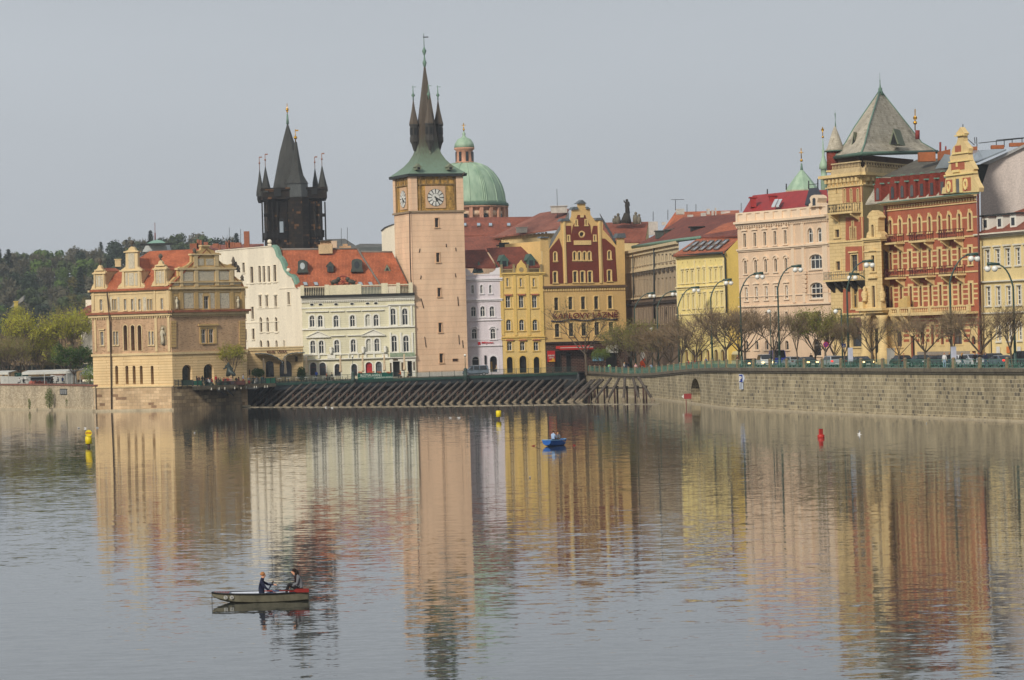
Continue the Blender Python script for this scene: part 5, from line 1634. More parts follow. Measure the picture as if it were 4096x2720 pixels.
 # curved grey building
CA=Face('H',100,700,590,168,700,583);CB=Face('H',168,700,583,346,700,558);CC=Face('H',346,700,558,560,700,532)
cb=thing('curved_grey_building','large grey brown building with a curved front of tall narrow windows behind the bare trees','building',CB.P(0,4.2))
up_m=plain('greybeige_render',(206,188,152),.85,amt=.15);mid_m=plain('grey_brown_render',(166,148,122),.9,amt=.2);low_m=plain('sooty_shaded_render',(116,98,82),.9,amt=.2)  # lowest storey: soot and shade from nearby buildings both put into the colour
cwk=dict(trim=mid_m,tw=.12,sill=True,fr=plain('pale_dull_frame',(176,168,150),.7),fw=.05,pat='H',gl=glassmat('glass_soft',(58,58,58),vary=.6))
Mh=lambda x,y:((x/3.136-150)*2.0908,(y/3.136+250)*2.0908)
def mrow(F,xs,ya,yb,w,**kw):
 for i,x in enumerate(xs):
  t=i/(len(xs)-1)
  X,y0=Mh(x,ya[0]+(yb[0]-ya[0])*t);_,y1=Mh(x,ya[1]+(yb[1]-ya[1])*t)
  window(F,cb,X,y0,y1,w*.6667,**kw)
xc_=(1012,1055,1102,1152,1202,1252)
mrow(CC,xc_,(60,165),(45,150),20,**cwk);mrow(CC,xc_,(360,565),(335,545),20,**cwk);mrow(CC,xc_,(725,930),(712,925),20,**cwk)
xb_=(755,783,815,848,881,914,950)
mrow(CB,xb_,(105,210),(68,172),13,**cwk);mrow(CB,xb_,(378,560),(360,562),13,**cwk);mrow(CB,xb_,(740,930),(728,930),13,**cwk)
z_top=CB.loc(346,498)[1];z1_=CB.loc(*Mh(985,235))[1];z2_=CB.loc(*Mh(985,590))[1]
for F in(CA,CB,CC):
 H=F.holes
 for za,zb_,m in((3.8,z2_,low_m),(z2_,z1_,mid_m),(z1_,z_top,up_m)):
  F.holes=[h for h in H if h[0][1]>za-.1 and h[2][1]<zb_+.1]
  wall(F,[(0,za),(F.L,za),(F.L,zb_),(0,zb_)],m,cb,depth=0)
 mb=MB()
 for z,h_,n_ in((z_top-.3,.5,.7),(z_top-1.0,.3,.35),(z1_-.15,.3,.3),(z1_+.9,.15,.12),(z2_-.1,.3,.3)):mb.fb(F,0,F.L,z,z+h_,-.01,n_)
 mb.each('cornice',up_m,cb)
 mb=MB();n=6 if F is CC else 8
 if F is not CA:
  for i in range(n):mb.fb(F,F.L*(i+.2)/n,F.L*(i+.7)/n,z1_-.9,z1_-.2,-.01,.3)
  mb.build('garland_frieze',plain('sooty_relief',(84,74,62),.9,amt=.3),cb)
 mb=MB();mb.fb(F,0,F.L,z2_-1.3,z2_-.8,-.01,.35);mb.build('dark_course',plain('dark_course',(58,50,44),.9),cb)
mb=MB();mb.tube([CC.at(347,500,.4),CC.at(350,1100,.3)],.18,5);mb.tube([CB.at(170,560,.4),CB.at(176,960,.3)],.12,5);mb.each('rain_pipe',MATS['dark_metal'],cb)
def rf(par,mat,quads,th=.3,name='roof'):
 for qd in quads:
  mb=MB();P=[pt(x,y,D,c)for c,x,y,D in qd]
  mb.prism(P,(0,0,-th));mb.build(name,mat,par)
rf(cb,red_tile3,[[('H',160,500,583),('H',346,470,558),('H',590,250,580),('H',400,372,592)],[('H',346,470,557),('H',560,440,531),('H',735,418,520),('H',590,250,578)],[('H',590,250,578),('H',735,418,520),('H',1062,400,505),('H',1050,222,545),('H',880,232,560)]])
mb=MB();mb.tube([pt(165,498,582,'H'),pt(346,468,557,'H'),pt(545,440,531,'H'),pt(735,418,519.5,'H')],.3,4);mb.build('copper_gutter',MATS['copper'],cb)
for x in(395,475,550):
 p=pt(x,398-(x-395)*.12,565,'H');mb=MB();mb.box(p,(1.6,2,1.3));mb.box(p+Vector((0,0,.75)),(2.0,2.4,.2));mb.build('dormer',dmet,cb)
p=pt(705,375,540,'H');mb=MB();mb.box(p,(2.2,2,1.7));mb.box(p+Vector((0,0,.95)),(2.9,2.4,.2));mb.build('dormer',MATS['black_iron'],cb)
ob_=thing('orange_roofed_house','house with orange red roof and chimneys rising behind the curved grey building','house',pt(700,210,610,'H')*Vector((1,1,0))if False else Vector((pt(700,210,612,'H').x,612,ZD)))
rf(ob_,red_tile,[[('H',395,392,606),('H',640,255,596),('H',1060,235,575),('H',1060,190,592),('H',525,205,612)]])
mb=MB()
for x,y,w_,h_ in((565,190,3.2,2.2),(650,232,2.2,1.4),(760,215,2,1.4),(800,190,1.2,2.2),(862,195,.5,3.4),(836,200,.8,2),(945,205,3.6,1.6),(340,330,3.6,5.2),(430,290,1.6,1.2)):
 mb.box(pt(x,y+12,590,'H'),(w_*.5,1.,h_*.5))
mb.each('chimney',MATS['light_chimney'],ob_)
mb=MB()
for x,y0,y1 in((526,190,105),(623,205,140),(698,205,140),(463,270,185),(340,280,200),(1076,200,130),(190,270,0)):
 if y1:mb.tube([pt(x,y0,594,'H'),pt(x,y1,594,'H')],.06,4)
mb.tube([pt(490,102,594,'H'),pt(600,100,594,'H')],.05,4)
mb.each('aerial',MATS['dark_metal'],ob_)
mb=MB();mb.box((pt(700,300,615,'H').x,618,12),(30,10,18));mb.build('wall',MATS['warm_cream'],ob_)
# lemon yellow house
Y1=Face('H',534,700,512,948,700,497);Y2=Face('H',948,700,497,1075,700,497.7)
yh=thing('lemon_yellow_house','lemon yellow house with orange tile roof full of skylights beside the pink palace','house',Y1 .P(0,5))
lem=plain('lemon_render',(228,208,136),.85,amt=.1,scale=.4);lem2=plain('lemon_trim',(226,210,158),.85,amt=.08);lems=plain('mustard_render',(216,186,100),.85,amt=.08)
lk=dict(trim=lem2,tw=.16,fw=.07,pat='H')
for x,k in((590,0),(629,-3),(671,-6),(824,-18),(868,-22),(912,-25)):window(Y1,yh,x,702+k,800+k,14,**lk,hood='flat')
for x,k in((724,-8),(770,-11)):window(Y1,yh,x,695+k,800+k,13,**lk,hood='ped')
for x,k in((597,0),(638,-3),(680,-6),(733,-9),(776,-12),(832,-17),(876,-21),(918,-25)):window(Y1,yh,x,905+k,1015+k,14,**lk,hood='flat')
for x in(585,627,695,730,765,820,862,908):window(Y1,yh,x,622-(x-585)*.07,634-(x-585)*.07,5,trim=lem2,tw=0,pat=None,sill=False,rd=.1,name='attic_vent')
for x in(620,680,740,800,870,925):window(Y1,yh,x,1355,1452,28,'a',trim=lem2,tw=.15,pat=None,gl=plain('warm_dark',(90,60,40),.7),sill=False,name='ground_arch')
zt=Y1 .loc(740,560)[1]
wall(Y1,[(0,4),(Y1 .L,4),(Y1 .L,zt),(0,zt)],lem,yh,depth=0)
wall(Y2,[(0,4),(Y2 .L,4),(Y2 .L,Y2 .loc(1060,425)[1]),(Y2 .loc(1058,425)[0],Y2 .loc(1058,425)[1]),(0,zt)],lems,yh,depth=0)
mb=MB()
for y0,y1,n in((563,578,.5),(584,590,.2),(830,838,.3),(850,856,.12),(1060,1068,.2),(805,809,.1)):Y1 .band(mb,534,948,740,y0-8,y1-8,-.01,n)
for x0,x1 in((690,698),(782,790),(540,548),(932,942)):Y1 .box(mb,x0,600,x1,1060,-.01,.12)
mb.each('moulding',lem2,yh)
mb=MB();mb.tube([Y1 .at(505,570,.7),Y1 .at(925,545,.7)],.22,4);mb.tube([Y1 .at(918,550,.7),Y1 .at(940,590,.2),Y1 .at(955,1050,.2)],.14,5);mb.each('gutter',MATS['dark_metal'],yh)
RQ=[('H',508,563,511),('H',932,536,496),('H',1062,425,497),('H',1055,275,530),('H',925,305,530),('H',728,415,522)]
def Dr(x,y):
 a,b_,c_=pt(508,563,511,'H'),pt(932,536,496,'H'),pt(728,415,522,'H')
 n=(b_-a).cross(c_-a);fx,fy=full('H',x,y);u_,v_=uvw(fx,fy);d=Vector((u_/FOC,1,v_/FOC));o_=Vector((0,0,CH))
 return(a-o_).dot(n)/d.dot(n)-.5
mb=MB();P=[pt(x,y,Dr(x,y)+.5,c)for c,x,y,D in RQ]
for k in range(1,5):
 mb.prism([P[0],P[k],P[k+1]],(0,0,-.3))
mb.build('roof',red_tile,yh)
for i in range(5):
 xb=590+i*64;xt=700+i*62
 for j in(0,1):
  t0,t1=j*.52,j*.52+.42
  def L2(t,dx):
   x=xb+(xt-xb)*t+dx;y=(535-i*3.5)+(455-i*4-535+i*3.5)*t
   return x,y
  Q=[]
  for t,dx in((t0,0),(t0,32),(t1,32),(t1,0)):
   x,y=L2(t,dx);Q.append(pt(x,y,Dr(x,y),'H'))
  mb=MB();mb.prism(Q,(0,0,.15));o=mb.build('skylight',plain('skylight_glass',(122,128,134),.08,spec=1,amt=.1),yh)
  mb=MB()
  for a,b_ in zip(Q,Q[1:]+Q[:1]):mb.tube([a+Vector((0,0,.15)),b_+Vector((0,0,.15))],.12,4)
  q=mb.build('frame',MATS['dull_zinc'],o,origin=o['_o']);q.location=(0,0,0)
skq=[pt(x,y,524,'H')for x,y in((912,335),(930,335),(968,302),(950,302))]
# pink palace
P1=Face('I',170,800,474,523,800,462);P2=Face('I',523,800,462,777,800,451)
pp=thing('pink_palace','pale pink stucco corner palace with crimson mansard roof beside the red brick building','building',P1 .P(P1 .L,5))
pk=plain('pink_stucco',(220,192,162),.85,amt=.1,scale=.4);pk2=plain('pink_trim',(226,203,175),.85,amt=.08)
pd=dict(trim=pk2,tw=.24,fr=plain('greyish_frame',(170,160,146),.7),fw=.06,pat='H')
pw=dict(trim=pk2,tw=.24,fw=.12)
for x,k in((213,0),(280,-6),(346,-11),(413,-16),(481,-22)):
 window(P1,pp,x+1,634+k,724+k,18,**pd,hood='ped')
for x,k in((219,0),(287,-5),(353,-10),(419,-14),(487,-18)):window(P1,pp,x,812+k,900+k,18,'a',**pd,hood='arch')
for x,k in((225,0),(291,-5),(357,-8),(422,-11),(490,-14)):window(P1,pp,x,990+k,1078+k,19,**pw,hood='ped')
for x in(225,291,357,422,490):window(P1,pp,x,1150,1240,15,**pd);window(P1,pp,x+3,1340,1400,24,'a',**pd)
for x in(647,709):window(P2,pp,x,597 if x<680 else 594,694 if x<680 else 690,37,'a',**pw)
window(P2,pp,683,770,868,84,'s',trim=pk2,tw=.2,pat='3',fw=.14);window(P2,pp,688,956,1062,84,'s',trim=pk2,tw=.2,pat='3',fw=.14)
window(P2,pp,690,1150,1230,60,**pd);window(P2,pp,690,1330,1440,60,'a',**pd)
zt=P1 .loc(523,540)[1]
for F in(P1,P2):wall(F,[(0,4.5),(F.L,4.5),(F.L,zt),(0,zt)],pk,pp,depth=0)
mb=MB()
q0=P1 .P(0,0);q1=P1 .P(0,0,-14);mb.face(Vector((q0 .x,q0 .y,4.5)),Vector((q1 .x,q1 .y,4.5)),Vector((q1 .x,q1 .y,zt)),Vector((q0 .x,q0 .y,zt)))
mb.build('side_wall',pk,pp)
spec=[(530,545,.8),(545,560,.4),(714,724,.4),(724,734,.2),(1098,1108,.3),(905,909,.08),(1036,1042,.15)]
for F in(P1,P2):
 mb=MB();e=0 if F is P1 else.004
 for y0,y1,n in spec:
  z1=P1 .loc(523,y0)[1];z0=P1 .loc(523,y1)[1]
  mb.fb(F,0,F.L,z0,z1,-.01,n+e)
 zp0,zp1=P1 .loc(523,530)[1],P1 .loc(523,468)[1]
 mb.fb(F,0,F.L,zp0,zp1,-.5,.1+e);mb.fb(F,0,F.L,zp1-.25,zp1,-.6,.25+e)
 n=6 if F is P1 else 4
 for i in range(n+1):mb.fb(F,max(0,F.L*i/n-.5),min(F.L,F.L*i/n+.5),zp0,zp1-.25,.09,.3)
 mb.build('cornice_and_parapet',pk2,pp)
 mb=MB();n=22
 for i in range(n):mb.fb(F,F.L*(i+.2)/n,F.L*(i+.6)/n,P1 .loc(523,572)[1],P1 .loc(523,558)[1],-.01,.35)
 mb.build('brackets',pk2,pp)
mb=MB()
for x0,x1 in((528,545),(595,612),(733,765)):P2 .box(mb,x0,560,x1,1090,-.01,.18)
mb.each('pilaster',pk2,pp)
mb=MB()
for x0,x1 in((600,628),(735,772)):
 for k in range(5):P2 .box(mb,x0,880+k*30,x1,902+k*30,.17,.24)
mb.each('quoin',pk,pp)
crim=plain('crimson_metal',(150,44,42),.6,amt=.2)
rf(pp,crim,[[('I',200,492,474),('I',540,462,463),('I',572,350,470),('I',266,382,482)],[('I',540,462,463),('I',775,448,452),('I',755,345,462),('I',572,350,470)]])
mb=MB();mb.prism([pt(610,448,459,'I'),pt(730,440,455,'I'),pt(700,342,462,'I'),pt(638,345,464,'I')],(0,0,.25));mb.build('slate_panel',plain('blue_black_slate',(48,50,58),.6),pp)
FD=Face('I',630,440,455.5,715,440,452)
mb=MB();FD.poly(mb,[(638,458),(640,440),(652,430),(645,400),(655,385),(675,378),(692,385),(700,400),(694,430),(706,438),(710,455)],-1.5,.1);mb.build('dormer',pk2,pp)
mb=MB();FD.poly(mb,[(665,450),(665,405),(674,396),(684,405),(684,448)],.1,.14);mb.build('dormer_window',MATS['glass'],pp)
for x in(268,395,525):
 mb=MB();p=pt(x,430-(x-268)*.09,474,'I');mb.box(p,(.9,1.2,1.4));mb.box(p+Vector((0,0,.8)),(1.3,1.5,.2));mb.build('roof_vent',crim,pp)
for x in(388,415):
 mb=MB();Q=[pt(a,b_,c_,'I')for a,b_,c_ in((x,470,466),(x+22,468,465.5),(x+45,423,468.5),(x+22,425,469))]
 mb.prism([p_+Vector((0,-.4,.2))for p_ in Q],(0,0,.2));mb.build('skylight',plain('white_glass',(190,196,198),.15,spec=.8),pp)
mb=MB()
for x,y0,y1 in((635,340,285),(695,335,272),(362,372,340),(487,345,305)):mb.tube([pt(x,y0,466,'I'),pt(x,y1,466,'I')],.1,4)
mb.tube([pt(638,312,466,'I'),pt(700,305,466,'I')],.05,4);mb.each('roof_railing',MATS['dark_metal'],pp)
tcn=thing('green_tent_roof','pale green pyramidal copper roof with gold ball behind the crimson mansard','church',Vector((pt(592,400,640,'I').x,640,ZD)))
mb=MB();cx_=pt(592,340,640,'I');u=640/FOC/1.65
mb.lathe((cx_.x,cx_.y,0),[(110*u,pt(592,350,640,'I').z),(95*u,pt(592,322,640,'I').z),(55*u,pt(592,270,640,'I').z),(10*u,pt(592,215,640,'I').z)],8,smooth=False);mb.build('roof',dcop,tcn)
mb=MB();mb.lathe((cx_.x,cx_.y,0),[(108*u,ZD),(108*u,pt(592,345,640,'I').z)],8,smooth=False);mb.build('wall',stone_c,tcn)
mb=MB();z_=lambda y:pt(592,y,640,'I').z;mb.lathe((cx_.x,cx_.y,0),[(10*u,z_(218)),(4*u,z_(170))],6);mb.build('spirelet',MATS['verdigris'],tcn)
mb=MB();mb.ball((cx_.x,cx_.y,z_(151)),10*u,8);mb.tube([(cx_.x,cx_.y,z_(140)),(cx_.x,cx_.y,z_(70))],.1,4);mb.box((cx_.x,cx_.y,z_(100)),(.9,.1,.15));mb.build('finial',MATS['gold'],tcn)
on_=thing('green_onion_spire','slim green copper onion spire with golden star left of the slate roofed tower','spire',Vector((pt(118,1000,620,'J').x,620,ZD)))
u=620/FOC/2.53;z_=lambda y:pt(115,y,620,'J').z;cx_=pt(112,950,620,'J')
mb=MB();mb.lathe((cx_.x,cx_.y,0),[(34*u,ZD),(34*u,z_(1100)),(44*u,z_(1090)),(30*u,z_(1080)),(30*u,z_(1005)),(46*u,z_(1000)),(44*u,z_(960)),(22*u,z_(905)),(12*u,z_(860)),(16*u,z_(820)),(8*u,z_(800)),(4*u,z_(700))],10);mb.build('spire',dcop,on_)
mb=MB();mb.ball((cx_.x,cx_.y,z_(678)),13*u,8);mb.tube([(cx_.x,cx_.y,z_(690)),(cx_.x,cx_.y,z_(575))],.09,4)
for k in range(4):mb.box((cx_.x,cx_.y,z_(605)),(30*u,.1,.35),0)if k==0 else mb.box((cx_.x,cx_.y,z_(605+k*5-10)),(14*u,.1,30*u),0)
mb.build('finial',MATS['gold'],on_)
# red and yellow corner building
rd_m=plain('brick_red_render',(168,96,70),.85,amt=.14,scale=.5);ye=plain('facade_yellow',(216,190,136),.85,amt=.12,scale=.5)
ye2=brick('yellow_ashlar',(210,184,132),(217,191,139),(184,156,106),1.3,.5,.03,.85,.5,None,.14,.3,1,.02)
rb=thing('red_yellow_palace','brick red and yellow striped palace with balconies, scroll gable and a slate roofed tower','building',pt(605,1480,424,'K'))
T1=Face('K',145,600,438,432,600,430);T2=Face('K',432,600,430,900,600,448)
MFc=Face('K',605,600,421,1386,600,398)
OR=Face('K',434,600,420.5,578,600,417.5);OS=Face('K',578,600,417.5,609,600,422)
rk=dict(trim=ye,tw=.34,fr=plain('dark_red_frame',(84,58,46),.6),fw=.09,gl=glassmat('glass_warm',(52,50,48),vary=.9))
def lerp(a,b,t):return a+(b-a)*t
cols=[655,735,817,899,982,1065,1147,1231,1320]
def rrow(xs,yt0,yb0,yt1,yb1,w,**kw):
 for x in xs:
  t=(x-655)/665
  window(MFc,rb,x,lerp(yt0,yt1,t),lerp(yb0,yb1,t),w,c='K',**kw)
rrow(cols,272,395,210,350,21,sh='a',**rk,hood='key')
rrow([c-1+(3 if c>1100 else 2)for c in cols],545,690,497,645,22,**rk)
rrow([c+8 for c in cols],835,1003,800,975,22,**rk)
for x in(925,1006,1088):window(MFc,rb,x,1143,1312,26,**rk)
window(MFc,rb,720,1180,1330,62,'a',**rk);window(MFc,rb,1214,1168,1310,78,'a',**rk)
window(MFc,rb,842,1240,1430,34,trim=ye,tw=.3,pat=None,gl=dk,sill=False,name='doorway');window(MFc,rb,1352,1240,1385,34,'a',trim=ye,tw=.3,pat=None,gl=dk,sill=False,name='doorway')
MFc.c='K'
ztm=MFc.loc(1000,92)[1];zbal=MFc.loc(1000,1050)[1]
wall(MFc,[(0,4.8),(MFc.L,4.8),(MFc.L,ztm),(0,ztm)],rd_m,rb,depth=0)
field(MFc,rb,[(612,1430),(612,1170),(1384,1156),(1384,1385)],ye,.3,.04,'yellow_ground_floor')
mb=MB()
for x0,x1 in((640,676),(766,815),(868,898),(955,980),(1036,1062),(1118,1160),(1268,1320)):
 for k in range(3):MFc.box(mb,x0,1185+k*42,x1,1207+k*42,.03,.07)
mb.each('red_block',rd_m,rb)
def bands(F,ys,xz,xs,hw,xa,xb,mat,n=.05,par=rb):
 mb=MB()
 for y0,y1 in ys:
  z1=F.loc(xz,y0)[1];z0=F.loc(xz,y1)[1]
  ed=[xa]
  for x in xs:ed+=[x-hw,x+hw]
  ed.append(xb)
  for i in range(0,len(ed),2):
   if ed[i+1]-ed[i]>2:mb.fb(F,F.loc(ed[i],y0)[0],F.loc(ed[i+1],y0)[0],z0,z1,-.01,n)
 return mb
for nm,ys,xs,hw in(('a',[(272,286)],cols,10),('b',[(523,536),(568,581),(612,626)],[c+1 for c in cols],11),('c',[(818,830),(857,870),(897,910),(937,950)],[c+8 for c in cols],11)):
 bands(MFc,ys,1000,xs,hw,612,1384,ye).build('yellow_bands',ye,rb)
mb=MB()
for y0,y1,n in((92,100,1.0),(100,112,.6),(152,162,.15),(425,438,.1),(715,728,.1),(1050,1066,.15),(1092,1104,.1),(1140,1150,.06)):MFc.band(mb,605,1386,1000,y0,y1,-.01,n)
MFc.band(mb,900,1386,1000,1318,1372,.0,.12)
mb.each('cornice',ye,rb)
mb=MB();mb.slab([MFc.at(605,142,-.2),MFc.at(1386,42,-.2),MFc.at(1386,50,1.1),MFc.at(605,152,1.1)],.12)if False else MFc.band(mb,600,1388,1000,86,92,-.2,1.15);mb.build('copper_gutter',MATS['copper'],rb)
mb=MB();dentils(MFc,mb,612,1384,1000,120,144,34,.5,.14);mb.build('corbel_frieze',ye2,rb)
mb=MB();MFc.band(mb,880,1320,1000,1372,1420,.0,.1);mb.build('grey_plinth',plain('grey_plinth',(150,140,128),.9,amt=.2),rb)
mb=MB();mb.tube([MFc.at(607,150,.4),MFc.at(618,500,.3),MFc.at(634,1000,.3)],.14,5);mb.tube([MFc.at(1383,50,.4),MFc.at(1408,1380,.3)],.16,5);mb.each('rain_pipe',plain('pipe_red_brown',(84,44,40),.6),rb)
bal_m=plain('balcony_iron',(84,40,38),.6,amt=.2)
def balcony(F,xa,xb,ytop,yrail,yslab,nout,mat=bal_m,slabm=None,par=rb,bars=14,brackets=True):
 s0,s1=F.loc(xa,yslab)[0],F.loc(xb,yslab)[0];z0=F.loc((xa+xb)/2,yslab)[1];zt_=z0+1.15
 mb=MB();mb.fb(F,s0-.1,s1+.1,z0-.25,z0,0,nout)
 if brackets:
  for s in(s0+.3,s1-.6):
   a=F.P(s,z0-.25,0);
   mb.prism([F.P(s,z0-.25,0.02),F.P(s,z0-.25,nout-.1),F.P(s,z0-.55,nout-.15),F.P(s,z0-1.3,.15),F.P(s,z0-1.6,0.02)],Vector((F.t.x,F.t.y,0))*.3)
 o=mb.build('balcony',slabm or ye,par)
 mb=MB()
 for n_ in(nout-.06,):
  mb.fb(F,s0,s1,zt_-.06,zt_,n_-.03,n_+.03);mb.fb(F,s0,s1,z0+.08,z0+.13,n_-.03,n_+.03)
  for i in range(bars+1):
   s=s0+(s1-s0)*i/bars;mb.fb(F,s-.03,s+.03,z0,zt_,n_-.02,n_+.02)
   if i%2:mb.fb(F,s-.14,s+.14,z0+.45,z0+.75,n_-.02,n_+.02)
 for s in(s0,s1):
  mb.fb(F,s-.03,s+.03,zt_-.06,zt_,0,nout)
  for k in range(4):n_=nout*(k+.5)/4;mb.fb(F,s-.02,s+.02,z0,zt_,n_-.03,n_+.03)
 q=mb.build('railing',mat,o,origin=o['_o']);q.location=(0,0,0)
for xa,xb,ys_ in((625,770,462),(880,1018,442),(1128,1272,420)):balcony(MFc,xa,xb,0,0,ys_,1.4)
for xa,xb,ys_ in((630,782,752),(882,1030,738),(1132,1282,722)):balcony(MFc,xa,xb,0,0,ys_,1.4)
mb=MB();s0,s1=MFc.loc(650,1040)[0],MFc.loc(1388,1040)[0];z0=MFc.loc(1000,1048)[1];z1=MFc.loc(1000,995)[1]
mb.fb(MFc,s0,s1,z0-.3,z0,0,1.5);mb.build('stone_balcony',ye,rb)
mb=MB();baluster_run(MFc,mb,s0,s1,z0,z1,1.2,1.45,46);mb.build('balustrade',ye,rb)
mb=MB()
for x in(650,725,795,890,1060,1230,1380):s=MFc.loc(x,1040)[0];mb.fb(MFc,s-.3,s+.3,z0,z1+.05,1.15,1.52)
mb.each('balustrade_pier',ye,rb)
mb=MB()
for xa,xb,y in((720,800,1075),(800,880,1072),(1180,1215,1068)):
 s=MFc.loc(xa,y)[0];mb.prism([MFc.P(s,z0-.3,.02),MFc.P(s,z0-.3,1.4),MFc.P(s,z0-.8,1.2),MFc.P(s,z0-1.9,.5),MFc.P(s,z0-2.4,.02)],Vector((MFc.t.x,MFc.t.y,0))*1.2)
mb.each('balcony_bracket',ye,rb)
mb=MB();MFc.poly(mb,[(797,1000),(797,960),(805,938),(830,925),(845,920),(862,905),(868,905),(874,1000)],1.0,1.5);mb.build('awning_blind',plain('sail_beige',(206,174,110),.9),rb)
# - oriel
for x,y0,y1,w_,sh in((508,568,700,26,'r'),(513,822,1000,26,'r'),(505,310,412,20,'a')):window(OR,rb,x,y0,y1,w_,sh,c='K',**rk)
OR.c='K';OS.c='K';T1 .c='K';T2 .c='K'
zo=OR.loc(510,420)[1];zo0=OR.loc(510,1010)[1]
OR.holes=OR.holes
Hh=OR.holes;OR.holes=Hh[:2]
wall(OR,[(0,zo0),(OR.L,zo0),(OR.L,zo),(0,zo)],ye2,rb,depth=0)
OR.holes=[Hh[2]]
p6=[OR.loc(*a)for a in[(450,420),(455,385),(470,365),(470,260),(455,250),(470,215),(500,190),(530,205),(560,250),(548,262),(548,365),(570,385),(580,420)]]
wall(OR,p6,ye2,rb,depth=1.2,name='oriel_dormer')
OR.holes=[]
mb=MB();mb.fb(OS,0,OS.L,zo0,zo,-.2,0);
mb.build('oriel_side',ye2,rb)
mb=MB();mb.prism([OR.P(0,zo0,0),OR.P(0,zo,0),OR.P(0,zo,-6),OR.P(0,zo0,-6)],Vector((OR.t.x,OR.t.y,0))*.05);mb.build('oriel_side',ye2,rb)
mb=MB();OR.band(mb,425,585,510,420,436,-1,.5);OR.band(mb,430,580,510,436,450,-1,.25);OR.band(mb,430,580,510,530,538,-.01,.15);OR.box(mb,470,745,545,760,-.01,.4)
OR.poly(mb,[(478,532),(508,505),(540,530)],-.01,.3)
OR.band(mb,400,620,510,1010,1030,-2,.9);OR.band(mb,410,610,510,1030,1050,-2,.5)
for x0 in(415,570):OR.box(mb,x0,955,x0+32,1012,-.3,.6)
mb.each('moulding',ye,rb)
mb=MB()
for x in(438,586):mb.lathe(OR.at(x,955,.3),[(.3,0),(.45,.15),(.3,.3),(.5,.9),(.42,1.3),(.2,1.6),(.3,1.8),(.001,2.2)],8)
mb.each('stone_urn',ye2,rb)
mb=MB();zg=4.8
for x in(450,590):
 p_=OR.at(x,1300,.2);mb.lathe((p_.x,p_.y,0),[(.9,zg),(.9,zg+2.2),(.7,zg+2.5),(.62,zo0-1.6),(.9,zo0-1.0)],10)
mb.each('column',ye,rb)
mb=MB();mb.fb(OR,0,OR.L,zg,zo0-.5,-4,-.8);mb.build('porch_wall',ye2,rb)
mb=MB();OR.box(mb,490,1180,545,1460,-.85,-.75);mb.build('porch_opening',dk,rb)
# - tower
for x,y0,y1 in((209,352,416),(216,618,690)):window(T1,rb,x,y0,y1,36,**rk)
window(T1,rb,204,8,44,12,trim=ye,tw=.05,pat=None,sill=False)
for x in(323,340,358):window(T1,rb,x,335 if x!=340 else 285,430,12,trim=ye,tw=.14,pat='I',fr=rk['fr'],gl=plain('olive_glass',(100,86,50),.3),sill=False)
window(T1,rb,352,562,700,56,trim=ye,tw=.15,pat='3',fr=plain('grey_wood',(120,108,92),.7),hood='flat')
window(T1,rb,356,832,1010,46,trim=ye,tw=.3,pat='T',fr=plain('yellow_wood',(170,140,84),.7),fw=.16)
window(T1,rb,372,1172,1330,92,'a',trim=ye,tw=.4,pat=None)
for x in(272,326,382):window(T1,rb,x,12,116,15,'a',trim=ye,tw=.1,pat=None,gl=MATS['olive_glass'],sill=False)
zT=T1 .loc(430,-120)[1]
wall(T1,[(0,4.8),(T1 .L,4.8),(T1 .L,zT),(0,zT)],ye2,rb,depth=0)
field(T1,rb,[(280,440),(280,250),(430,245),(430,436)],rd_m);field(T1,rb,[(278,710),(278,495),(432,490),(432,706)],rd_m)
field(T1,rb,[(258,1050),(258,850),(432,850),(432,1050)],rd_m);field(T1,rb,[(255,125),(255,-2),(420,-8),(420,118)],rd_m,.3)
field(T1,rb,[(272,1230),(272,1090),(432,1085),(432,1225)],plain('mauve_sgraffito',(134,98,92),.9,amt=.4,scale=2),.6)
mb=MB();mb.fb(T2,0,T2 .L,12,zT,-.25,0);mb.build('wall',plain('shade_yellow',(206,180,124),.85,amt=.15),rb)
mb=MB()
for F,e in((T1,0),(T2,.003)):
 for y0,y1,n in((-130,-105,1.0),(-105,-92,.5),(-30,-20,.3),(435,446,.15)):
  z1=T1 .loc(430,y0)[1];z0=T1 .loc(430,y1)[1]
  if F is T2 and y0>100:continue
  mb.fb(F,-n,F.L+(0 if F is T2 else n),z0,z1,-.01,n+e)
T1 .band(mb,145,432,430,700,712,-.01,.2);T1 .band(mb,240,432,430,1045,1060,-.01,.3)
mb.each('cornice',ye,rb)
mb=MB()
for F in(T1,T2):
 n=9 if F is T1 else 12
 for i in range(n):mb.fb(F,F.L*(i+.2)/n,F.L*(i+.65)/n,T1 .loc(430,-60)[1],T1 .loc(430,-92)[1],-.01,.7)
 for i in range(n):mb.fb(F,F.L*(i+.3)/n,F.L*(i+.6)/n,T1 .loc(430,-30)[1],T1 .loc(430,-60)[1],-.01,.3)
mb.build('corbels',ye,rb)
zb0,zb1=T1 .loc(430,-165)[1],T1 .loc(430,-225)[1]
mb=MB();sT=T1 .loc(195,-200)[0]
mb.fb(T1,sT,T1 .L+.9,zT,zb0,-.4,.9);mb.fb(T2,-.9,T2 .L,zT,zb0,-.4,.905)
baluster_run(T1,mb,sT,T1 .L+.85,zb0,zb1,.5,.85,20);baluster_run(T2,mb,-.5,T2 .loc(870,-230)[0],zb0,zb1,.5,.85,22)
mb.build('roof_balustrade',plain('balustrade_stone',(196,174,132),.85,amt=.2),rb)
mb=MB();zr0=T1 .loc(430,-285)[1]
mb.fb(T1,2.0,T1 .L-.6,zb0,zr0,-.9,-.6);mb.fb(T2,.6,T2 .L,zb0,zr0,-.9,-.6);mb.build('loggia_back',plain('loggia_brown',(104,80,60),.85,amt=.2),rb)
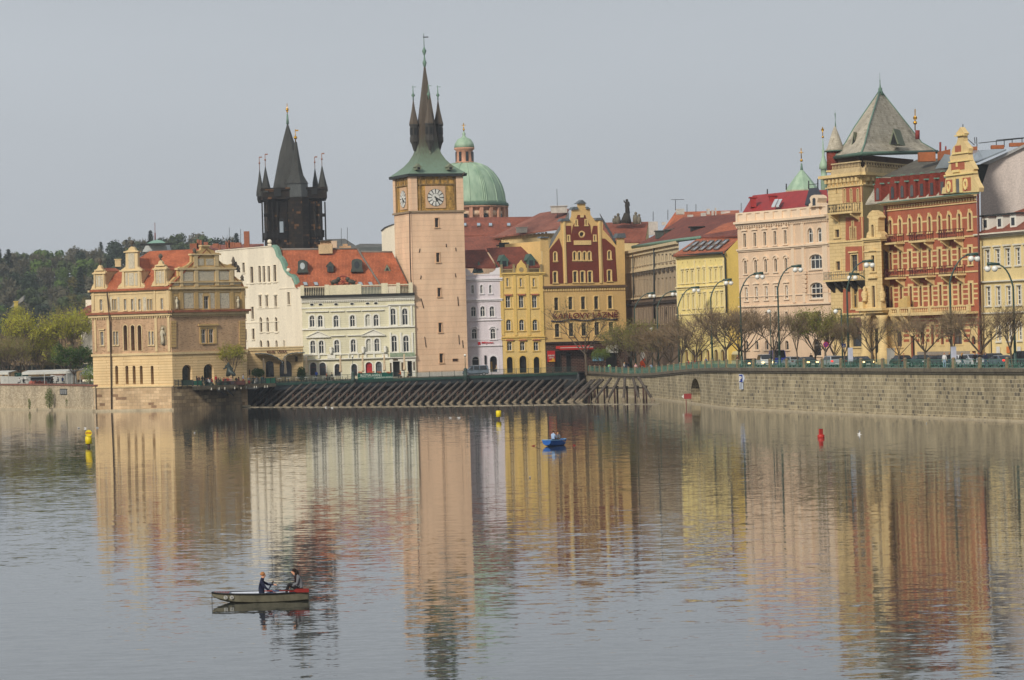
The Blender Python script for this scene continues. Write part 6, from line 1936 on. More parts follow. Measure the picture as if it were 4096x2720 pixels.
slt=brick('fish_slate',(168,160,142),(184,176,158),(150,142,126),.5,.35,.02,.85,.5,(150,142,124),.3,.35,1,.3)
J=lambda x,y,D:pt(x,y,D,'J')
L0,C0_,R0,B0_=J(222,887,437),J(490,848,427),J(1268,828,446),J(1000,835,466)
L1,C1,R1,B1=J(335,735,439),J(528,745,432),J(1105,735,447),J(900,740,460)
A_=J(685,200,444)
L2_,C2,R2,B2=J(418,588,441),J(572,560,436),J(985,580,447),J(840,570,456)
rings=[(L0,C0_,R0,B0_),(L1,C1,R1,B1),(L2_,C2,R2,B2)]
mb=MB()
for a,b_ in zip(rings,rings[1:]):
 for k in range(4):mb.face(a[k],a[(k+1)%4],b_[(k+1)%4],b_[k])
for k in range(4):mb.face(rings[2][k],rings[2][(k+1)%4],A_)
mb.build('tower_roof',slt,rb)
mb=MB()
for a,b_ in((L0,C0_),(C0_,R0)):mb.tube([a,b_],.28,4)
mb.build('roof_gutter',MATS['dark_copper'],rb)
mb=MB()
for i in(0,1,2):mb.tube([rings[0][i],rings[1][i],rings[2][i],A_],.13,4)
mb.tube([A_-Vector((0,0,.8)),A_+Vector((0,0,.3))],[.55,.2],6)
mb.lathe(A_,[(.2,-.1),(.34,.15),(.14,.35),(.08,.8),(.05,1.2),(.11,1.3),(.03,1.45),(.02,2.5)],7)
mb.build('roof_ridges',MATS['verdigris'],rb)
def jdorm(x0,x1,yt,yb_,D,par,mat,dp=4):
 p0,p1=J(x0,yb_,D),J(x1,yb_,D);z1=J(x0,yt,D).z;m=(p0+p1)/2;m.z=z1
 mb=MB();mb.prism([p0,p1,m],(1.5,dp,0));o=mb.build('dormer',mat,par)
 mb=MB();mb.face(*[p+Vector((0,-.06,0))for p in(p0 .lerp(p1,.15),p0 .lerp(p1,.85),m.lerp((p0+p1)/2,.25))]);q=mb.build('glass',MATS['black_iron'],o,origin=o['_o']);q.location=(0,0,0)
jdorm(772,872,592,752,434.5,rb,MATS['green_lead']);jdorm(392,445,625,765,436,rb,MATS['green_lead'])
tc_=J(232,900,437);u=437/FOC/2.53;zz=lambda y:J(232,y,437).z
mb=MB();mb.lathe((tc_.x,tc_.y+1.5,0),[(78*u,zz(1015)),(78*u,zz(822))],14);mb.build('turret_drum',brick('turret_brick',(116,50,38),(140,64,48),(90,44,34),.4,.14,.015),rb)
mb=MB();mb.lathe((tc_.x,tc_.y+1.5,0),[(88*u,zz(1028)),(88*u,zz(1012))],14);mb.build('turret_ledge',ye,rb)
mb=MB();mb.lathe((tc_.x+.2,tc_.y+1.5,0),[(110*u,zz(812)),(85*u,zz(785)),(58*u,zz(700)),(30*u,zz(620)),(6*u,zz(560))],14);mb.build('turret_roof',slt,rb)
mb=MB();mb.lathe((tc_.x+.2,tc_.y+1.5,0),[(112*u,zz(820)),(114*u,zz(812)),(100*u,zz(806))],14);mb.build('turret_gutter',MATS['dark_copper'],rb)
mb=MB();mb.lathe((tc_.x+.3,tc_.y+1.5,0),[(8*u,zz(580)),(5*u,zz(530)),(2*u,zz(500)),(6*u,zz(435)),(1*u,zz(420)),(1*u,zz(395))],6);mb.build('finial',MATS['verdigris'],rb)
balcony(T1,205,405,0,0,205,1.6,mat=MATS['black_iron'],bars=14);balcony(T1,165,438,0,0,768,1.5,mat=plain('pale_iron',(150,140,118),.7),bars=16,brackets=False)
mb=MB();s0,s1=T1 .loc(175,780)[0],T1 .loc(430,780)[0];z0=T1 .loc(300,782)[1]
for k in range(5):s=s0+(s1-s0)*k/4;mb.prism([T1 .P(s,z0,.02),T1 .P(s,z0,1.4),T1 .P(s,z0-.6,1.1),T1 .P(s,z0-1.6,.02)],Vector((T1 .t.x,T1 .t.y,0))*.5)
mb.each('balcony_bracket',plain('sooty_bracket',(44,40,36),.9),rb)
# - mansard and its brick dormers
mb=MB();mb.slab([MFc.at(535,1352,-.2,'J'),MFc.at(1690,1232,-.2,'J'),MFc.at(1600,1040,-4.5,'J'),MFc.at(690,1085,-4.5,'J')],.2)
mb.build('mansard',slt,rb)
mb=MB();mb.slab([MFc.at(690,1085,-4.4,'J'),MFc.at(1600,1040,-4.4,'J'),MFc.at(1560,880,-12,'J'),MFc.at(1060,905,-12,'J')],.2);mb.build('upper_roof',plain('dark_slate_roof',(96,92,82),.8,amt=.35,scale=.8),rb)
db=brick('dormer_brick',(122,50,36),(146,62,46),(96,42,32),.4,.14,.015)
for i,x in enumerate((645,795,892,990,1090,1192,1297)):
 yb_=1328-(x-645)*.095;yt_=yb_-235
 s0,_=MFc.loc(x-36,yb_,'J');s1,_=MFc.loc(x+34,yb_,'J');z0=MFc.loc(x,yb_,'J')[1];z1=MFc.loc(x,yt_,'J')[1]
 H=z1-z0;W=s1-s0;c_=(s0+s1)/2
 mb=MB();mb.fpoly(MFc,[(s0,z0),(s1,z0),(s1,z0+H*.72),(s1-W*.14,z0+H*.72),(s1-W*.14,z0+H*.86),(s1-W*.28,z0+H*.86),(s1-W*.28,z1),(s0+W*.28,z1),(s0+W*.28,z0+H*.86),(s0+W*.14,z0+H*.86),(s0+W*.14,z0+H*.72),(s0,z0+H*.72)],-3.5,-.3)
 o=mb.build('brick_dormer',db,rb)
 mb=MB();mb.fpoly(MFc,opening(c_,W*.42,z0+H*.06,z0+H*.58,'a' if i<4 else 'r'),-.29,-.24);q=mb.build('glass',MATS['glass_warm'],o,origin=o['_o']);q.location=(0,0,0)
 mb=MB();
 for s_ in(s0,s1,c_):mb.fb(MFc,s_-.22,s_+.22,(z1 if s_==c_ else z0+H*.72),(z1 if s_==c_ else z0+H*.72)+.18,-.7,-.2)
 mb.each('coping',MATS['copper'],o)
 # - big scroll gable
gpt=[(1312,1252),(1322,1192),(1345,1182),(1357,1060),(1345,1045),(1378,1000),(1385,960),(1402,930),(1393,880),(1418,850),(1410,830),(1430,780),(1463,745),(1475,700),(1475,662),(1455,645),(1487,602),(1502,578),(1517,602),(1546,642),(1530,665),(1532,720),(1556,752),(1588,792),(1580,850),(1592,910),(1622,960),(1642,1000),(1632,1020),(1642,1080),(1662,1130),(1697,1190),(1690,1232)]
P=[MFc.loc(x,y,'J')for x,y in gpt]
mb=MB();mb.fpoly(MFc,P,-.6,.1);g=mb.build('scroll_gable',ye,rb)
def gs(mb,nm,m,each=True):
 for o in(mb.each(nm,m,g)if each else[mb.build(nm,m,g)]):pass
mb=MB()
for b_ in((1360,1110,1432,1238),(1532,1088,1610,1224),(1412,925,1546,1012),(1450,765,1510,828)):MFc.c='J';MFc.box(mb,*b_,.1,.14)
gs(mb,'red_panel',rd_m)
mb=MB();MFc.box(mb,1466,1100,1500,1240,.14,.2);gs(mb,'gable_window',MATS['glass_warm'])
mb=MB()
for x in(1442,1456,1510,1524):MFc.box(mb,x-5,1090,x+5,1240,.14,.3)
for x,y in((1393,1180),(1563,1155)):s,z=MFc.loc(x,y);mb.ring(MFc,opening(s,1.0,z-.75,z+.75,'o'),opening(s,.5,z-.4,z+.4,'o'),.12,.3)
MFc.box(mb,1350,1045,1645,1062,-.3,.35);MFc.box(mb,1395,915,1600,928,-.3,.3);MFc.box(mb,1425,835,1590,848,-.3,.3);MFc.box(mb,1430,1010,1500,1035,.1,.3);MFc.box(mb,1462,655,1542,668,-.4,.4);MFc.box(mb,1462,935,1480,980,.1,.2)
gs(mb,'moulding',plain('pale_yellow_stone',(230,206,140),.85,amt=.12))
MFc.c='K'
mb=MB();mb.slab([MFc.at(1390,960,-.6,'J'),MFc.at(1620,960,-.6,'J'),MFc.at(1600,880,-6,'J'),MFc.at(1420,900,-6,'J')],.3);mb.build('gable_roof',MATS['dark_slate_roof'],rb)
mb=MB()
for a in([(1240,1000),(1385,985),(1400,860),(1335,850)],):mb.prism([J(x,y,412)for x,y in a],(1,4,0))
mb.prism([J(1592,930,408),J(1665,925,406),J(1960,800,408),J(1590,815,414)],(0,0,-.2))
mb.each('glass_roof',plain('roof_glass',(130,140,146),.1,spec=1,amt=.1),rb)
mb=MB();p=J(1155,880,425);mb.box(p,(2.3,1.5,1.3));mb.build('chimney',plain('orange_brick',(160,96,60),.9,amt=.2),rb)
mb=MB()
for x,y0,y1,r in((1293,905,730,.15),(1348,850,772,.12),(1062,700,610,.33)):a,b_=J(x,y0,430),J(x,y1,430);mb.tube([a,b_],r,6)
mb.each('brick_flue',plain('flue_red',(128,52,46),.8,amt=.2),rb)
mb=MB();mb.slab([J(1265,770+60,428),J(1395,800,424),J(1395,850,424),J(1265,890,428)],.4);mb.build('flue_base',MATS['orange_brick'],rb)
gf=thing('golden_finial','golden ball and star finial of a hidden spire behind the big slate roof','finial',J(1038,600,620))
mb=MB();p=J(1038,533,620);mb.ball(p,.42,9);mb.tube([J(1038,610,620),J(1038,395,620)],.12,4)
for k in range(3):mb.box(J(1038,485,620),(.8-.2*abs(k-1),.1,.2+.25*k))
mb.build('ball',MATS['gold'],gf)
# pale yellow house and grey gable wall at the right edge
RF=Face('K',1392,600,399,2150,600,377)
rh=thing('pale_yellow_house','pale yellow house with white casement windows at the right edge of the view','house',RF.P(0,5.5))
py=plain('soft_yellow',(222,200,144),.85,amt=.1)
rw=dict(trim=plain('soft_white',(214,208,190),.8),tw=.16,pat='G',fw=.12)
for x,k in((1465,0),(1550,-5),(1635,-12),(1720,-18),(1800,-24),(1885,-31),(1970,-38),(2060,-45)):window(RF,rh,x,520+k,665+k,42,**rw,hood='flat')
for x,k in((1472,0),(1556,-2),(1642,-6),(1728,-10),(1808,-14),(1892,-19),(1978,-24),(2066,-29)):window(RF,rh,x,828+k,988+k,42,**rw)
for x,k in((1560,0),(1650,-4),(1735,-8),(1815,-12)):window(RF,rh,x,1135+k,1285+k,34,'a',**rw)
for x in(1560,1645,1735):poster(RF,rh,x-14,1330,x+14,1385,plain('sheet_white',(206,204,198),.6)if x!=1645 else plain('sheet_orange',(206,120,60),.6),.1)
zt=RF.loc(1600,372)[1]
window(RF,rh,1490,1200,1400,30,trim=py,tw=.2,pat=None,gl=dk,sill=False,name='doorway')
wall(RF,[(0,5),(RF.L,5),(RF.L,zt),(0,zt)],py,rh,depth=10)
mb=MB()
for y0,y1,n in((372,384,.9),(384,396,.5),(775,786,.35),(1040,1052,.3)):RF.band(mb,1392,2150,1600,y0,y1,-.01,n)
dentils(RF,mb,1392,2150,1600,398,410,64);mb.build('cornice',MATS['soft_white'],rh)
rf(rh,red_tile2,[[('K',1375,388,398),('K',2165,308,375),('K',2165,30,390),('K',1590,240,404)]])
for x,y in((1512,300),(1632,290),(1745,280)):
 p=RF.at(x,y,-1.2);mb=MB();mb.box(p+Vector((.3,1.2,0)),(1.6,2.6,1.9),math.atan2(RF.t.y,RF.t.x));o=mb.build('dormer',MATS['white_trim'],rh)
 mb=MB();mb.box(p+Vector((.3,1.2,1.05)),(2.3,3.2,.2),math.atan2(RF.t.y,RF.t.x));q=mb.build('dormer_roof',MATS['dark_metal'],o,origin=o['_o']);q.location=(0,0,0)
 mb=MB();c_=p+Vector((RF.nn.x,RF.nn.y,0))*.3;mb.box(p+Vector((.3,1.2,0))+Vector((RF.nn.x,RF.nn.y,0))*1.32,(.8,.06,1.0),math.atan2(RF.t.y,RF.t.x));q=mb.build('glass',MATS['glass'],o,origin=o['_o']);q.location=(0,0,0)
gw=thing('grey_gable_wall','tall bare grey weathered gable wall behind the pale yellow house','building',Vector((J(1900,1500,409).x,409,5.5)))
mb=MB();P=[J(1700,1210,409),J(1785,955,409),J(2180,760,409),J(2180,1700,409),J(1690,1700,409)]
P[3].z=5;P[4].z=5;mb.prism(P,(3,12,0));mb.build('wall',plain('blotchy_plaster',(204,192,184),.95,amt=.2,scale=.25),gw)
mb=MB();mb.prism([J(1700,950,408.5),J(1840,890,408.5),J(2180,735,408.5),J(2180,760,408.5),J(1785,955,408.5)],(3,12,0));mb.build('metal_roof',plain('pale_sheet',(168,168,166),.5,.3,amt=.2),gw)
mb=MB();mb.prism([J(1640,960,409.5),J(1785,945,409.5),J(1700,1210,409.5),J(1680,1190,409.5),J(1640,1060,409.5)],(3,6,0));mb.build('side_roof',plain('dark_sheet',(70,76,72),.6,amt=.3),gw)
mb=MB()
for x0,y0,x1,y1 in((1680,740,2140,690),(1860,710,2140,685),(1940,700,1940,780),(1860,710,1860,800),(2120,690,2120,770),(2020,695,2020,780),(1660,680,1665,790),(1640,680,1645,745),(1522,548,1522,640),(1536,670,1640,760)):
 mb.tube([J(x0,y0,414),J(x1,y1,414)],.06,4)
mb.each('roof_railing',MATS['dark_metal'],gw)
mb=MB()
for x,y,w_ in((1625,795,1.),(1870,780,1.7),(2090,755,2.6)):mb.box(J(x,y,414),(w_,1.,.5))
mb.each('chimney',MATS['orange_brick'],gw)
# people
def skinned(verts,edges,name,lv=1):
 """verts: (x,y,z,rx[,ry]); a body grown as one continuous surface"""
 me=bpy.data.meshes.new(name);me.from_pydata([v[:3]for v in verts],edges,[]);me.update()
 ob=bpy.data.objects.new(name,me);COL.objects.link(ob)
 sk=ob.modifiers.new('s','SKIN');sk.use_smooth_shade=True
 for i,v in enumerate(verts):
  q=me.skin_vertices[0].data[i];q.radius=(v[3],v[4]if len(v)>4 else v[3]);q.use_root=(i==0)
 ss=ob.modifiers.new('d','SUBSURF');ss.levels=lv;ss.render_levels=lv
 bpy.context.view_layer.update()
 dg=bpy.context.evaluated_depsgraph_get()
 out=bpy.data.meshes.new_from_object(ob.evaluated_get(dg));out.name=name
 bpy.data.objects.remove(ob);bpy.data.meshes.remove(me)
 for p in out.polygons:p.use_smooth=True
 return out
def body(name,J,fingers=False,lv=1,skirt=False):
 """J: joints dict. mesh slots 0 skin, 1 top, 2 trousers, 3 shoes"""
 ks=['pel','wai','che','nec','hd1','hd2','hd3']
 V=[];E=[];zone=[]
 idx={}
 def v(k,p,r,z):
  idx[k]=len(V);V.append((*p,*(r if isinstance(r,tuple)else(r,))));zone.append(z)
 def e(a,b):E.append((idx[a],idx[b]))
 v('pel',J['pel'],(.165,.15),2);v('wai',J['wai'],(.155,.135),1);v('che',J['che'],(.18,.15),1);v('nec',J['nec'],.062,1)
 h=Vector(J['head']);f=Vector(J.get('face',(0,1,0)))
 v('hd1',h-Vector((0,0,.055))+f*.01,(.068,.072),0);v('hd2',h,(.08,.088),0);v('hd3',h+Vector((0,0,.075))-f*.01,(.06,.065),0)
 for a,b in zip(ks,ks[1:]):e(a,b)
 v('nose',h+f*.105-Vector((0,0,.012)),.018,0);e('hd2','nose')
 for s in 'LR':
  v('sh'+s,J['sh'+s],.065,1);e('che','sh'+s)
  v('el'+s,J['el'+s],.047,1);e('sh'+s,'el'+s)
  v('wr'+s,J['wr'+s],.032,1);e('el'+s,'wr'+s)
  w=Vector(J['wr'+s]);d=(Vector(J['ha'+s])-w)
  d=d.normalized()if d.length else Vector((0,0,-1))
  v('pa'+s,w+d*.07,(.04,.022),0);e('wr'+s,'pa'+s)
  if fingers:
   side=d.cross(Vector((0.1,.2,1))).normalized()
   if s=='L':side=-side
   dn=d.cross(side).normalized()
   if dn.z>0:dn=-dn
   for i,(o,l)in enumerate(((-.03,.062),(-.01,.075),(.01,.08),(.028,.07))):
    b=w+d*.1+side*o
    v(f'f{i}a{s}',b,.0095,0);v(f'f{i}b{s}',b+d*l*.5+dn*.012,.009,0);v(f'f{i}c{s}',b+d*l*.6+dn*(.03+i*.003),.0075,0)
    e('pa'+s,f'f{i}a{s}');e(f'f{i}a{s}',f'f{i}b{s}');e(f'f{i}b{s}',f'f{i}c{s}')
   v('th1'+s,w+d*.05+side*-.045,.011,0);v('th2'+s,w+d*.09+side*-.05+dn*.03,.009,0);e('pa'+s,'th1'+s);e('th1'+s,'th2'+s)
  else:
   v('fi'+s,w+d*.15,(.035,.018),0);e('pa'+s,'fi'+s)
   v('th'+s,w+d*.09+Vector((0,.035,0)),.014,0);e('pa'+s,'th'+s)
  v('hi'+s,J['hi'+s],.095,2);e('pel','hi'+s)
  v('kn'+s,J['kn'+s],.062,2);e('hi'+s,'kn'+s)
  v('an'+s,J['an'+s],.045,2);e('kn'+s,'an'+s)
  v('to'+s,J['to'+s],(.04,.03),3);e('an'+s,'to'+s)
 me=skinned(V,E,name,lv)
 P=[Vector(a[:3])for a in V]
 for p in me.polygons:
  c=p.center;best=9;z=0
  for a,b in E:
   A,B=P[a],P[b];d=B-A
   t=max(0,min(1,(c-A).dot(d)/max(d.length_squared,1e-9)))
   q=(c-A-d*t).length-(V[a][3]*(1-t)+V[b][3]*t)*.6
   if q<best:best=q;z=zone[a]if t<.5 else zone[b]
  p.material_index=z
 return me
def mirror(J):
 o=dict(J)
 for k in list(J):
  if k.endswith('R'):
   x,y,z=J[k];o.setdefault(k[:-1]+'L',(-x,y,z))
 return o
STAND=mirror(dict(pel=(0,0,.93),wai=(0,.01,1.1),che=(0,0,1.34),nec=(0,.01,1.5),head=(0,.03,1.64),shR=(.19,0,1.42),elR=(.24,-.02,1.14),wrR=(.23,.1,.92),haR=(.22,.15,.8),hiR=(.09,0,.88),knR=(.1,.02,.49),anR=(.1,0,.09),toR=(.12,.15,.04)))
WALK=dict(STAND,wrR=(.24,.28,.98),haR=(.24,.38,.98),knR=(.1,.2,.5),anR=(.1,.22,.1),toR=(.1,.38,.05),knL=(-.1,0,.48),anL=(-.1,-.28,.15),toL=(-.1,-.15,.05),wrL=(-.26,-.15,.95),haL=(-.26,-.2,.85))
LEAN=dict(STAND,wai=(0,.08,1.08),che=(0,.2,1.27),nec=(0,.32,1.4),head=(0,.42,1.5),shR=(.19,.24,1.34),shL=(-.19,.24,1.34),elR=(.24,.4,1.1),elL=(-.24,.4,1.1),wrR=(.1,.6,1.1),wrL=(-.1,.6,1.1),haR=(-.02,.66,1.1),haL=(.02,.66,1.1),pel=(0,-.05,.92))
SIT=mirror(dict(pel=(0,0,.52),wai=(0,.0,.68),che=(0,.03,.92),nec=(0,.06,1.08),head=(0,.1,1.22),shR=(.19,.03,1.0),elR=(.24,.12,.76),wrR=(.16,.34,.74),haR=(.1,.44,.76),hiR=(.1,.04,.5),knR=(.13,.45,.52),anR=(.12,.42,.09),toR=(.12,.56,.04)))
SIT2=dict(SIT,head=(.03,.16,1.2),elR=(.22,.22,.82),wrR=(.1,.36,1.0),haR=(.05,.3,1.08),nec=(.01,.09,1.07))
BM={n:body('body',J)for n,J in(('stand',STAND),('walk',WALK),('lean',LEAN),('sit',SIT),('sit2',SIT2))}
HEADS={n:(J['head'],J['che'])for n,J in(('stand',STAND),('walk',WALK),('lean',LEAN),('sit',SIT),('sit2',SIT2))}
def hairmesh(long=False):
 mb=MB();pr=[]
 for i in range(7):
  a=math.pi*(.0+i/6*.56);pr.append((max(.098*math.sin(a),.001),.108*math.cos(a)))
 mb.lathe((0,-.018,.022),pr[::-1],10)
 if long:mb.tube([(0,-.05,.05),(0,-.085,-.05),(0,-.1,-.2),(0,-.08,-.33)],[.075,.095,.09,.04],8)
 return mb
_h=hairmesh().build('hair',None);HAIR=_h.data;bpy.data.objects.remove(_h)
_h=hairmesh(True).build('hair',None);HAIRL=_h.data;bpy.data.objects.remove(_h)
for m_ in(HAIR,HAIRL):
 m_.materials.append(plain('hair_dark',(40,30,24),.7,amt=0))
COLS=dict(black=(24,24,27),navy=(26,32,54),red=(170,34,36),white=(206,206,204),grey=(104,106,110),blue=(46,84,170),green=(60,92,70),lime=(150,214,150),beige=(190,168,134),brown=(86,62,46),orange=(204,110,52),jeans=(56,68,92),pink=(206,160,158),teal=(60,116,116),lightblue=(150,172,198),denim=(82,100,128),skin=(206,152,122),blond=(176,134,80),ginger=(158,108,66),dark=(36,27,22),greyhair=(150,146,140))
def cm(n):return plain('cloth_'+n,COLS[n],.85,amt=.08,scale=3)
for n in BM:
 for s in('skin','black','jeans','black'):BM[n].materials.append(cm(s))
def person(pose,loc,rz,top,legs,hair,label,group=None,long=False,scale=1.0,mesh=None):
 o=bpy.data.objects.new('person',mesh or BM[pose]);COL.objects.link(o)
 o.location=loc;o.rotation_euler=(0,0,rz);o.scale=(scale,)*3
 o['_o']=tuple(loc)
 for i,n in enumerate(('skin',top,legs,'black')):
  o.material_slots[i].link='OBJECT';o.material_slots[i].material=cm(n)
 h=bpy.data.objects.new('hair',HAIRL if long else HAIR);COL.objects.link(h);h.parent=o
 hd=HEADS[pose][0];h.location=hd
 h.material_slots[0].link='OBJECT';h.material_slots[0].material=cm(hair)
 return tag(o,label,'person',group)
def colpos(off,x,dz=0.0):
 """point of the line `off` metres inside the quay that stands in picture column x"""
 A=land(QW,off);best=None
 for i in range(len(A)-1):
  for k in range(41):
   t=k/40;p=[A[i][q]+(A[i+1][q]-A[i][q])*t for q in range(3)]
   u_,v_=p[0]/p[1]*FOC,(p[2]-CH)/p[1]*FOC
   X=2048+u_*CS-v_*SN
   if best is None or abs(X-x)<best[0]:best=(abs(X-x),p,i)
 p,i=best[1],best[2]
 a,b=A[i],A[i+1]
 return Vector((p[0],p[1],p[2]+dz)),math.atan2(b[1]-a[1],b[0]-a[0])
 # terrace, footbridge, ice guards
terr=thing('river_terrace','concrete terrace slab on a dark stone wall right of the museum','terrace',pt(900,1540,518))
TWF=Face('P',55,800,515.4,1135,800,521.5)
dstone=brick('dark_wall_stone',(106,92,74),(148,130,102),(88,76,60),.9,.62,.03,.92,.5,(170,152,120),.4,.3,1,.8)
mb=MB();mb.fb(TWF,0,TWF.L,-1,3.86,-2.2,0);mb.build('stone_wall',dstone,terr)
mb=MB();mb.fb(TWF,0,TWF.L,3.86,4.0,-2.6,.1);mb.build('wall_cap',concrete,terr)
S1=[pt(352,650,510,'P'),pt(1665,650,527,'P'),pt(1700,600,553,'P'),pt(1200,600,535,'P'),pt(352,640,522,'P')]
for p in S1:p.z=3.98
mb=MB();mb.prism(S1,(0,0,-.62));mb.build('slab',plain('terrace_concrete',(118,108,88),.9,amt=.35,scale=1.2),terr)
mb=MB()
for x in(640,760,850,1005,1105,1188,1315,1350,1485,1525):
 t=(x-352)/(1665-352);p=S1[0].lerp(S1[1],t);mb.box((p.x,p.y-.03,3.45),(.22,.06,.4))
mb.each('lime_stain',plain('lime_white',(190,186,172),.9),terr)
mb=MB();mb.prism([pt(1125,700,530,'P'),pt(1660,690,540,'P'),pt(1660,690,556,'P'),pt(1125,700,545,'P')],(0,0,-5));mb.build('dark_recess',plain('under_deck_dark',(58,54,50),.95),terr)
mb=MB()
for a,b in(((740,705),(905,795)),((905,705),(1000,800))):mb.tube([pt(*a,514,'P'),pt(*b,517.5,'P')],.12,5)
mb.each('iron_strut',MATS['dark_metal'],terr)
fbr=thing('footbridge','long green painted steel footbridge deck above the timber ice guards','bridge',(DK[0][0],DK[0][1],0))
fbm=plain('deck_green',(52,84,74),.6,amt=.2);plt_=plain('deck_plate',(62,70,74),.7,amt=.2)
def dkseg(zs0,zs1,n0,n1,name,mat):
 mb=MB()
 for a,b in zip(DK,DK[1:]):
  t=Vector((b[0]-a[0],b[1]-a[1])).normalized();n=Vector((t.y,-t.x))
  mb.hexa([(a[0]+n.x*n1,a[1]+n.y*n1,zs0),(b[0]+n.x*n1,b[1]+n.y*n1,zs0),(b[0]+n.x*n0,b[1]+n.y*n0,zs0),(a[0]+n.x*n0,a[1]+n.y*n0,zs0),(a[0]+n.x*n1,a[1]+n.y*n1,zs1),(b[0]+n.x*n1,b[1]+n.y*n1,zs1),(b[0]+n.x*n0,b[1]+n.y*n0,zs1),(a[0]+n.x*n0,a[1]+n.y*n0,zs1)])
 return mb.build(name,mat,fbr)
dkseg(3.52,3.97,-.2,.15,'green_beam',fbm);dkseg(2.75,3.52,-.25,-.05,'steel_plate',plt_)
dkseg(3.75,3.94,-5.0,-.2,'deck',concrete)
dkseg(-1,3.75,-5.2,-4.6,'abutment_wall',plain('abutment_dark',(54,52,50),.95,amt=.3))
cumd=[0]
for a,b in zip(DK,DK[1:]):cumd.append(cumd[-1]+math.hypot(b[0]-a[0],b[1]-a[1]))
def dpos(d,n=0.0):
 for i in range(len(DK)-1):
  if d<=cumd[i+1]or i==len(DK)-2:
   a,b=DK[i],DK[i+1];t=(d-cumd[i])/(cumd[i+1]-cumd[i]);tt=Vector((b[0]-a[0],b[1]-a[1])).normalized()
   return Vector((a[0]+(b[0]-a[0])*t+tt.y*n,a[1]+(b[1]-a[1])*t-tt.x*n,ZD))
nseg=24;st_=cumd[-1]/nseg
ri=plain('railing_iron',(60,80,74),.6,amt=.15)
frl=thing('footbridge_railing','thin dark green bar railing along the footbridge in front of the clock tower','railing',dpos(0))
for k in range(nseg):
 mb=MB();a,b=dpos(st_*k),dpos(st_*(k+1))
 for z in(.12,1.05):mb.tube([a+Vector((0,0,z)),b+Vector((0,0,z))],.03,4,False,False)
 mb.tube([a,a+Vector((0,0,1.12))],.05,4)
 for i in range(1,18):p=a.lerp(b,i/18);mb.tube([p+Vector((0,0,.12)),p+Vector((0,0,1.05))],.014,3,False,False)
 mb.build('railing_panel',ri,frl)
log_m=plain('weathered_log',(90,82,74),.9,amt=.35,scale=2);logf=plain('log_foot',(136,122,100),.9,amt=.3,scale=3);pile_m=plain('rust_pile',(80,58,50),.9,amt=.35,scale=2)
feet=[]
def yfoot(x):
 return 1624-(x-1002)*(13/897)if x<1899 else 1611-(x-1899)*(9/474)
x=952.0
while x<2320:
 t=(x-952)/1370;feet.append((x,yfoot(x),x+100-12*min(1,t*1.6),yfoot(x)-(82 if t<.1 else 85+t*1)))
 x+=31.6
for fx,fy,tx,ty in((345,1200,700,850),(490,1200,830,850),(690,1195,955,840),(900,1195,1070,840),(1160,1195,1185,830),(1405,1190,1300,830),(1620,1185,1400,830)):
 a=full('S',fx,fy);b=full('S',tx,ty);feet.append((a[0],a[1],b[0],b[1]))
prevc=None
for i,(fx,fy,tx,ty)in enumerate(feet):
 F0=on(fx,fy,0.05);top=pt(tx,ty,F0 .y+2.6)
 g=thing('ice_guard','slanting timber log ice guard with upright pile below the green footbridge' if i<len(feet)-7 else('slanting log guard in front of the stone quay, right of the footbridge' if i<len(feet)-3 else 'log guard leaning left at the right end of the timber row'),'ice guard',(F0 .x,F0 .y,0),'timber ice guards in the river')
 if i==0:g['label']='leftmost slanting ice guard log beside the dark recess under the terrace'
 if i>=len(feet)-3:g['label']=('steep nearly upright log guard near the right end of the timber row','log guard leaning left, second from the right end of the timber row','rightmost log guard leaning far left against the stone quay')[i-len(feet)+3]
 j=R.uniform(-.25,.25);T=top+Vector((j,0,R.uniform(-.12,.1)));d=(T-F0).normalized()
 mb=MB();mb.tube([F0-d*.6,F0 .lerp(T,.5)+Vector((0,0,R.uniform(-.05,.05))),T],[.24,.22,R.uniform(.19,.25)],8);mb.build('log',log_m,g)
 mb=MB();mb.tube([F0-d*.5,F0+d*.5],[.3,.25],8);mb.build('foot',logf,g)
 pp_=F0 .lerp(T,.62);pp_=Vector((pp_.x+.2,pp_.y+.9,0))
 for s in(-.22,.22):
  mb=MB();mb.tube([(pp_.x+s,pp_.y,-.8),(pp_.x+s,pp_.y,2.15+R.uniform(-.08,.08))],.17,6);mb.build('pile',pile_m,g)
 mb=MB();mb.box((pp_.x,pp_.y,2.25),(.9,.5,.28));mb.build('cap_beam',plain('beam_dark',(70,62,56),.9,amt=.2),g)
 c_=Vector((pp_.x,pp_.y+.1,2.05))
 if prevc is not None and(c_-prevc).length<6:
  mb=MB();mb.tube([prevc,c_],.13,5);mb.build('cross_beam',MATS['beam_dark'],g)
  if i<len(feet)-7:
   mb=MB()
   for q in range(5):
    a=prevc.lerp(c_,.3+q*.11);mb.tube([a+Vector((0,.6,-.2)),a+Vector((.35,.6,-1.7))],.035,4)
   for o in mb.each('sluice_needle',MATS['slate'],g):pass
 prevc=c_
boom=MB();bp=[on(912,1629),on(1300,1629),on(1640,1627),on(2050,1622),on(2310,1617.5),on(2640,1617)]
for i in range(len(bp)-1):
 n=max(2,int((bp[i+1]-bp[i]).length/3.2))
 for k in range(n):
  a,b=bp[i].lerp(bp[i+1],k/n),bp[i].lerp(bp[i+1],(k+.96)/n);boom.tube([a+Vector((0,0,.02)),b+Vector((0,0,.02))],.075,6)
bt=boom.build('floating_boom',plain('boom_pale',(150,140,120),.85,amt=.3),None,origin=bp[0]);tag(bt,'long pale floating boom in front of the timber guards','boom')
